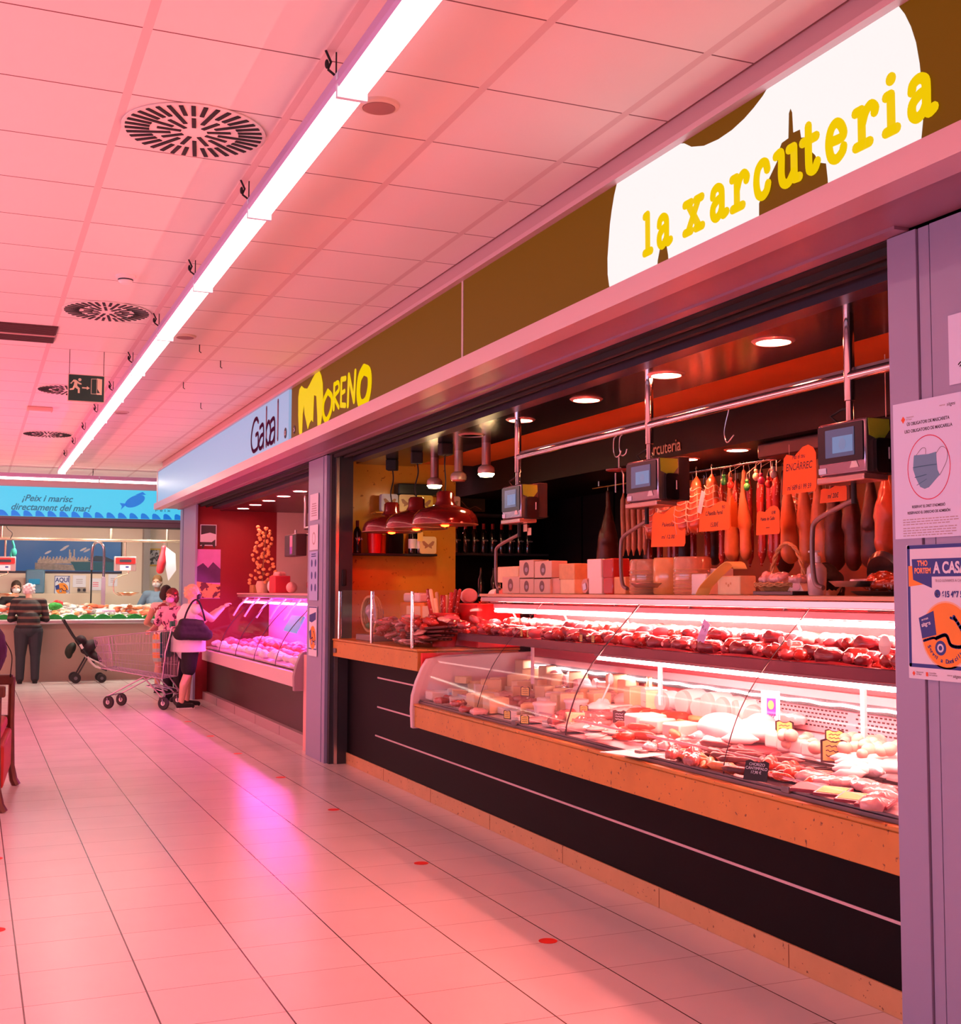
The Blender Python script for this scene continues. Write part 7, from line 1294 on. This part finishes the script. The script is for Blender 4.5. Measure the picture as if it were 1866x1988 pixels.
    if shoem and legs:
        for i in (0, 1):
            blob(lambda b: (b.cap(an[i]-V((0, .016*H, .020*H)), .027*H, an[i]+V((0, .09*H, -.030*H)), .022*H, 12), b.box(an[i].x-.024*H, an[i].x+.024*H, an[i].y-.035*H, an[i].y+.10*H, .003, .016)), 'shoe', shoem, t, .007, 2)
            if solem: MB().prism([(an[i].x+x*H*.027, an[i].y+y*H) for x, y in ((-1, -.035), (1, -.035), (1.05, .07), (.6, .108), (-.6, .108), (-1.05, .07))], .014).obj('sole', solem, t, smooth=False)
    return t, dict(hd=hd, arms=arms, sh=sh_, RH=RH)
def hp_(hd, R, H, x, y, z): return hd+R @ Vector((x*H, y*H, z*H))
def short_hair(b, hd, R, H): b.ell(hp_(hd, R, H, 0, -.012, .022), (.051*H, .058*H, .056*H)); b.ell(hp_(hd, R, H, 0, -.028, -.005), (.047*H, .042*H, .05*H))
def curly_hair(b, hd, R, H):
    short_hair(b, hd, R, H)
    for i in range(26): a = i*2.4; z = .05-.085*i/26; r = .050; b.ell(hp_(hd, R, H, r*math.cos(a), -.018+min(r*math.sin(a), .03), z), (.014*H, .014*H, .014*H), None, 8, 6)
def bob_hair(b, hd, R, H): short_hair(b, hd, R, H); b.ell(hp_(hd, R, H, 0, -.03, -.02), (.053*H, .038*H, .055*H)); b.ell(hp_(hd, R, H, .04, -.012, -.02), (.015*H, .03*H, .04*H)); b.ell(hp_(hd, R, H, -.04, -.012, -.02), (.015*H, .03*H, .04*H))
def stripes(name, a, b_, sc):
    if name in _M: return _M[name]
    m = mat(name, a, .8); nt = m.node_tree; tc = nt.nodes.new('ShaderNodeTexCoord'); wv = nt.nodes.new('ShaderNodeTexWave'); wv.bands_direction = 'Z'; wv.inputs['Scale'].default_value = sc; wv.inputs['Distortion'].default_value = .6
    r = nt.nodes.new('ShaderNodeValToRGB'); r.color_ramp.elements[0].color = (*a, 1); r.color_ramp.elements[1].color = (*b_, 1); r.color_ramp.elements[0].position = .62; r.color_ramp.elements[1].position = .74
    nt.links.new(tc.outputs['Object'], wv.inputs['Vector']); nt.links.new(wv.outputs['Fac'], r.inputs[0]); nt.links.new(r.outputs[0], nt.nodes['Principled BSDF'].inputs['Base Color']); return m
# the customer at the fish counter, back to us
person('white haired person in a dark striped sweater leaning over the fish counter', (.90, 21.62, 0), 0, 1.68, ((-.09, .19, .645), (.09, .19, .645)), skin, curly_hair, mat('white hair', (.82, .80, .80), .8, noise=.2, nscale=40), None, stripes('striped sweater', (.02, .018, .022), (.16, .08, .06), 3.0), 1.0 if False else .96, None, mat('charcoal trousers', (.03, .035, .045), .8), 1.0, blackm, 1.22, .10, 0, -.35, None, (.02, 0), headfwd=.035, poles=((-.45, -.6, -.7), (.45, -.6, -.7)))
# fish sellers
v = P(31, 1140, 'Y', 23.3)
person('person selling fish in a black top and pale mask behind the counter at the left', (v.x, 23.3, 0), PI, 1.72, ((-.16, .20, .66), (.16, .22, .66)), skin, bob_hair, mat('dark hair', (.05, .03, .02), .7), None, mat('black knit', (.015, .015, .018), .8), .9, None, mat('dark trousers', (.02, .02, .025), .8), 1.0, blackm, 1.05, .05, 0, -.1, mat('pale mask', (.7, .78, .80), .6))
v = P(306, 1140, 'Y', 23.6)
pz, pd = person('person in a pale blue shirt and dark apron behind the fish counter at the right', (v.x, 23.5, 0), PI-.4, 1.84, ((-.14, .12, .60), (.14, .14, .60)), skin, short_hair, mat('brown hair', (.25, .12, .05), .7), None, mat('pale blue shirt', (.25, .45, .62), .7), .45, None, mat('dark trousers', None), 1.0, blackm, 1.05, .03, 0, 0, mat('white mask', (.8, .82, .82), .6))
blob(lambda b: (b.box(-.14, .14, .10, .13, .55, 1.2), b.box(-.13, -.09, .05, .12, 1.15, 1.42), b.box(.09, .13, .05, .12, 1.15, 1.42)), 'apron', mat('navy apron', (.02, .025, .06), .8), pz, .012, 2)
# woman in the floral top
v = P(318, 1200, 'Y', 18.9)
floral = speck('floral cloth', (.80, .68, .62), (.30, .03, .05), 12, .52, .8)
pz, pd = person('dark haired person in a white top with dark red flowers, behind the trolley', (v.x+.02, 18.9, 0), -.5, 1.63, ((-.14, .16, .60), (.16, .14, .58)), skin2, bob_hair, mat('dark brown hair', (.035, .018, .012), .7), None, floral, 0, None, stripes('bright shorts', (.75, .30, .06), (.35, .55, .45), 2.2), .45, blackm, 1.0, .02, -.4, 0)
# woman with the pink mask
pz, pd = person('person with a red hair band and pink face mask, behind the trolley handle', (2.66, 17.45, 0), PI-.9, 1.58, ((-.10, .17, .62), (.12, .17, .63)), skin2, bob_hair, mat('auburn hair', (.14, .03, .015), .7), None, speck('pink patterned cloth', (.80, .35, .55), (.12, .01, .06), 14, .58, .8), .35, None, mat('black cloth', (.012, .01, .014), .85), 1.0, blackm, 1.08, .02, .15, -.1, mat('pink mask', (.75, .42, .75), .6))
blob(lambda b: b.cap(pd['hd']+Vector((-.085, .01, .045)), .014, pd['hd']+Vector((.085, .01, .045)), .014, 10) or b.ell(pd['hd']+Vector((0, .02, .045)), (.082, .085, .022)), 'hair_band', mat('red band', (.65, .02, .03), .6), pz, .008, 2)
# woman with the white vest and black bag
pz, pd = person('blond person in black mask, white vest and black shorts standing at the butcher case', (2.69, 16.42, 0), -PI/2+.12, 1.63, ((-.07, .26, .79), (.05, .27, .81)), mat('pink lit skin', (.78, .45, .36), .5), curly_hair, mat('blond hair', (.78, .52, .28), .7, noise=.25, nscale=60), None, mat('white vest', (.85, .8, .82), .8), 0, None, mat('black cloth', None), .5, mat('black canvas shoe', (.012, .012, .015), .7), 1.48, .02, 0, 0, mat('black mask', (.012, .012, .015), .6), (.06, -.10), solem=whitem, hem=.455, poles=((-.15, -.2, -1), (.15, -.2, -1)))
bag = tag(blob(lambda b: (b.cap((0, -.15, -.075), .075, (0, .16, -.09), .07, 14), b.cap((0, -.11, .05), .06, (0, .08, .035), .06, 14), b.cap((0, -.13, -.02), .07, (0, .12, -.03), .068, 14)), 'shoulder_bag', mat('black bag cloth', (.012, .011, .014), .75), voxel=.012, sm=3, disp=.018, dscale=.08), 'large black cloth shoulder bag hanging from the arm of the woman in the white vest', 'bag')
bag.location = (2.70, 16.12, 1.07); bag.scale = (1.1, 1.16, 1.1); bag.rotation_euler = (0, 0, -PI/2+.12)
MB().tube(spline([(-.02, -.10, .08), (-.03, -.06, .20), (-.01, .0, .315), (.02, .05, .32), (.03, .10, .20), (.0, .14, .08)], 6), .011, 8).obj('strap', mat('black bag cloth', None), bag)
# shop assistant bending behind the case
v = P(1640, 1078, 'X', 4.42)
pz, pd = person('person in a black cap bending behind the case near the big scale arm', (4.48, v.y+.05, 0), PI/2+.5, 1.72, ((-.12, .20, .58), (.12, .20, .58)), skin, bob_hair, mat('black hair', (.01, .008, .008), .6), None, mat('black cloth', None), .95, None, mat('black cloth', None), 1.0, blackm, 1.1, .10, .2, -.7, blackm, headfwd=.05)
blob(lambda b: (b.ell(pd['hd']+Vector((0, -.0, .05)), (.10, .12, .06)), b.ell(pd['hd']+Vector((.0, .10, .045)), (.075, .07, .018))), 'cap', mat('black felt', (.012, .010, .012), .7), pz, .009, 2)

# ================================================================ shopping trolley
tm = mat('trolley wire', (.42, .33, .42), .3, .7); tr_ = thing('shopping_trolley', 'empty wire shopping trolley with a green child seat flap standing in the aisle', 'shopping trolley', (2.48, 16.42, 0), (0, 0, math.atan2(.40, -.68)))
def bu(u, v, k):   # basket surface point: u 0 rear .. 1 front, v -1..1, k 0 bottom .. 1 top
    wd = (.265-.055*u)*(1 if k > .5 else .93); zb = .40+.13*u; zt = 1.03-.10*u; return Vector((.02+.98*u+(-.10*(1-k) if u > .9 else 0), v*wd, zb+(zt-zb)*k))
def wires(name, segs, r=.0028): 
    m = MB(); [m.tube([Vector(p) for p in s], r, 5) for s in segs]; return m.obj(name, tm, tr_)
for s in (-1, 1):
    wires('basket_side', [[bu(i/22, s, 0), bu(i/22, s, 1)] for i in range(23)]+[[bu(0, s, k), bu(1, s, k)] for k in (.25, .5, .75)], .0023); wires('side_rim', [[bu(0, s, 1), bu(1, s, 1)], [bu(0, s, 0), bu(1, s, 0)]], .006)
wires('basket_bottom', [[bu(i/20, -1, 0), bu(i/20, 1, 0)] for i in range(21)]+[[bu(0, v_, 0), bu(1, v_, 0)] for v_ in (-.6, -.2, .2, .6)], .003)
wires('basket_front', [[bu(1, v_, 0), bu(1, v_, 1)] for v_ in [-1+.2*i for i in range(11)]]+[[bu(1, -1, k), bu(1, 1, k)] for k in (0, .25, .5, .75, 1)], .003)
wires('basket_rear', [[bu(0, v_, 0), bu(0, v_, 1)] for v_ in [-1+.2*i for i in range(11)]]+[[bu(0, -1, k), bu(0, 1, k)] for k in (0, .33, .66, 1)], .003)
wires('handle_frame', [[(0.02, s*.26, .40), (-.02, s*.265, .75), (-.10, s*.265, 1.07)] for s in (-1, 1)], .010)
MB().cyl((-.10, -.27, 1.07), (-.10, .27, 1.07), .016, n=12).obj('handle', mat('pink handle', (.75, .25, .45), .4), tr_)
for s in (-1, 1): wires('lower_tube', [[(.12, s*.22, .40), (-.02, s*.25, .20), (.0, s*.25, .13)], [(.30, s*.20, .42), (.78, s*.20, .17)], [(.02, s*.25, .15), (.32, s*.19, .43)]], .010)
wires('front_crossbar', [[(.78, -.20, .17), (.78, .20, .17)]], .007); wires('under_rack', [[(-.02, -.25, .20), (-.02, .25, .20)], [(0, -.24, .20), (.02, -.24, .24)], [(0, .24, .20), (.02, .24, .24)], [(.02, -.24, .24), (.28, -.16, .30)], [(.02, .24, .24), (.28, .16, .30)], [(.28, -.16, .30), (.28, .16, .30)], [(.02, -.08, .24), (.28, -.05, .30)], [(.02, .08, .24), (.28, .05, .30)]], .007)
MB().prism(rrect(.44, .34, .04, cx=0, cy=0), .01, Matrix(((0, 0, 1, .07), (1, 0, 0, 0), (0, 1, 0, .84), (0, 0, 0, 1)))).obj('seat_flap', mat('trolley green', (.02, .17, .12), .4), tr_, smooth=False)
MB().box(-.02, .02, -.06, .06, 1.06, 1.15).obj('logo_plate', mat('trolley green', None), tr_, bevel=.01)
for u, v_ in ((.78, .20), (.78, -.20), (0, .25), (0, -.25)):
    wh = MB().lathe([(.035, -.018), (.078, -.016), (.084, -.008), (.084, .008), (.078, .016), (.035, .018)], (u, v_, .085), 24, None, (.25, 1, 0)).obj('wheel', mat('rubber', (.02, .018, .02), .6), tr_); MB().lathe([(.0001, -.02), (.03, -.02), (.034, 0), (.03, .02), (.0001, .02)], (u, v_, .085), 18, None, (.25, 1, 0)).obj('hub', steel, wh)
    MB().tube([(u, v_-.026, .069), (u+.01, v_-.026, .14), (u+.01, v_+.026, .14), (u, v_+.026, .069)], .006, 6).cyl((u+.01, v_, .14), (u+.01, v_, .175), .014).obj('fork', tm, tr_)
# ================================================================ folded pushchair
st = thing('pushchair', 'dark folding pushchair with pale joints standing before the fish counter', 'pushchair', (1.85, 21.55, 0)); dkf = mat('dark plum fabric', (.03, .010, .018), .8); frm = mat('black frame', (.015, .015, .018), .4); pj2 = mat('pale joint plastic', (.75, .6, .6), .4)
for y in (-.20, .20):
    MB().tube([(-.40, y, 1.05), (-.25, y, .80), (.02, y, .42), (.10, y, .30)], .016, 8).obj('handle_bar', frm, st); MB().tube([(-.02, y, .42), (-.18, y, .12)], .014, 8).tube([(.02, y, .42), (.12, y, .28), (.30, y, .20)], .014, 8).obj('leg_bar', frm, st)
    MB().tube([(-.14, y-.02, .65), (-.10, y-.02, .58)], .022, 8).obj('joint', pj2, st); MB().tube([(-.02, y-.02, .44), (.05, y-.02, .34), (.12, y-.02, .27), (.20, y-.02, .245)], .018, 8).obj('joint', pj2, st); MB().tube([(.0, y-.02, .42), (.20, y-.02, .32), (.38, y-.02, .20)], .013, 8).obj('foot_rest_bar', pj2, st)
MB().cyl((-.40, -.22, 1.05), (-.40, .22, 1.05), .02, n=10).obj('grip', frm, st)
blob(lambda b: (b.cap((-.16, 0, .72), .06, (.10, 0, .42), .09, 12, 1), b.ell((.02, 0, .60), (.10, .19, .16), (0, .9, 0)), b.ell((.12, 0, .42), (.14, .18, .06), (0, .6, 0)), b.ell((-.10, 0, .72), (.09, .18, .07), (0, .8, 0))), 'seat', dkf, st, .014, 4)
blob(lambda b: (b.ell((-.28, 0, .56), (.08, .16, .13), (0, .5, 0)), b.ell((-.30, 0, .50), (.06, .14, .10))), 'storage_bag', mat('dark green cloth', (.015, .02, .012), .8), st, .014, 4)
for x, r in ((-.20, .085), (.22, .075)):
    for y in (-.21, .21):
        wh = MB().lathe([(r*.6, -.02), (r*.95, -.02), (r, -.01), (r, .01), (r*.95, .02), (r*.6, .02)], (x, y, r), 24, None, (0, 1, 0)).obj('wheel', mat('rubber', None), st); MB().lathe([(.0001, -.022), (r*.35, -.022), (r*.35, .022), (.0001, .022)], (x, y, r), 16, None, (0, 1, 0)).obj('hub', darksteel, wh)
# ================================================================ armchair and bag at the left edge
dw = mat('dark wood', (.10, .025, .012), .35, noise=.4, nscale=12); rc = mat('red upholstery', (.42, .02, .01), .55, noise=.3, nscale=8)
ch = thing('armchair', 'dark wooden armchair with a red seat, cut by the left edge of the frame', 'chair', (-.045, 9.80, 0), (0, 0, -.07))
for x, y in ((.29, -.62), (.33, .62), (-.35, -.62), (-.35, .62)):
    MB().tube([(x+.045, y, .0), (x+.02, y, .05), (x, y, .16), (x-.01, y, .52), (x-.01, y, .86)], [.035, .032, .028, .026, .026], 8).obj('leg', dw, ch)
MB().box(-.38, .33, -.60, .60, .16, .46).obj('red_base', rc, ch, bevel=.02)
for y in (-.62, .62): MB().box(-.38, .33, y-.035, y+.035, .80, .88).obj('arm_rest', dw, ch, bevel=.012); MB().box(-.38, .30, y-.025, y+.025, .46, .56).obj('side_rail', dw, ch, bevel=.006)
MB().box(-.42, -.33, -.62, .62, .30, 1.05).obj('backrest', dw, ch, bevel=.02); MB().box(-.33, .30, -.58, .58, .465, .56).obj('seat', rc, ch, bevel=.03)
pb = tag(blob(lambda b: (b.ell((0, 0, .18), (.16, .20, .20)), b.ell((0, 0, .10), (.14, .20, .12)), b.ell((.02, 0, .30), (.12, .16, .08))), 'purple_bag', mat('deep purple cloth', (.035, .008, .06), .7), voxel=.014, sm=4, disp=.03, dscale=.1), 'deep purple bag with a hanging string on the armrest at the left edge', 'bag'); pb.location = (.12, 10.40, .885)
MB().tube(spline([(.14, -.04, .26), (.19, -.06, .15), (.185, -.06, .0)], 5), .004, 6).ell((.185, -.06, -.01), (.008, .008, .016)).obj('string', blackm, pb)
# ================================================================ red floor dots
for i, (x, y) in enumerate(((2.406, 4.913), (2.412, 6.569), (2.417, 8.394), (2.421, 10.0), (2.39, 11.607), (2.4, 13.10), (2.414, 14.643), (.145, 6.032), (.169, 7.615))):
    tag(MB().prism(circ(.042, 28), .0012).obj('floor_sticker', mat('red sticker', (.75, .003, .003), .5), smooth=False), 'round red distance sticker on the floor, %s' % ['nearest of the row beside the counter', 'second of the row beside the counter', 'third of the row beside the counter', 'fourth of the row, before the pillar', 'fifth of the row', 'sixth of the row', 'farthest of the row, near the trolley', 'nearer of the two at the left edge', 'farther of the two at the left edge'][i], 'sticker', 'red floor stickers').location = (x, y, .0004)
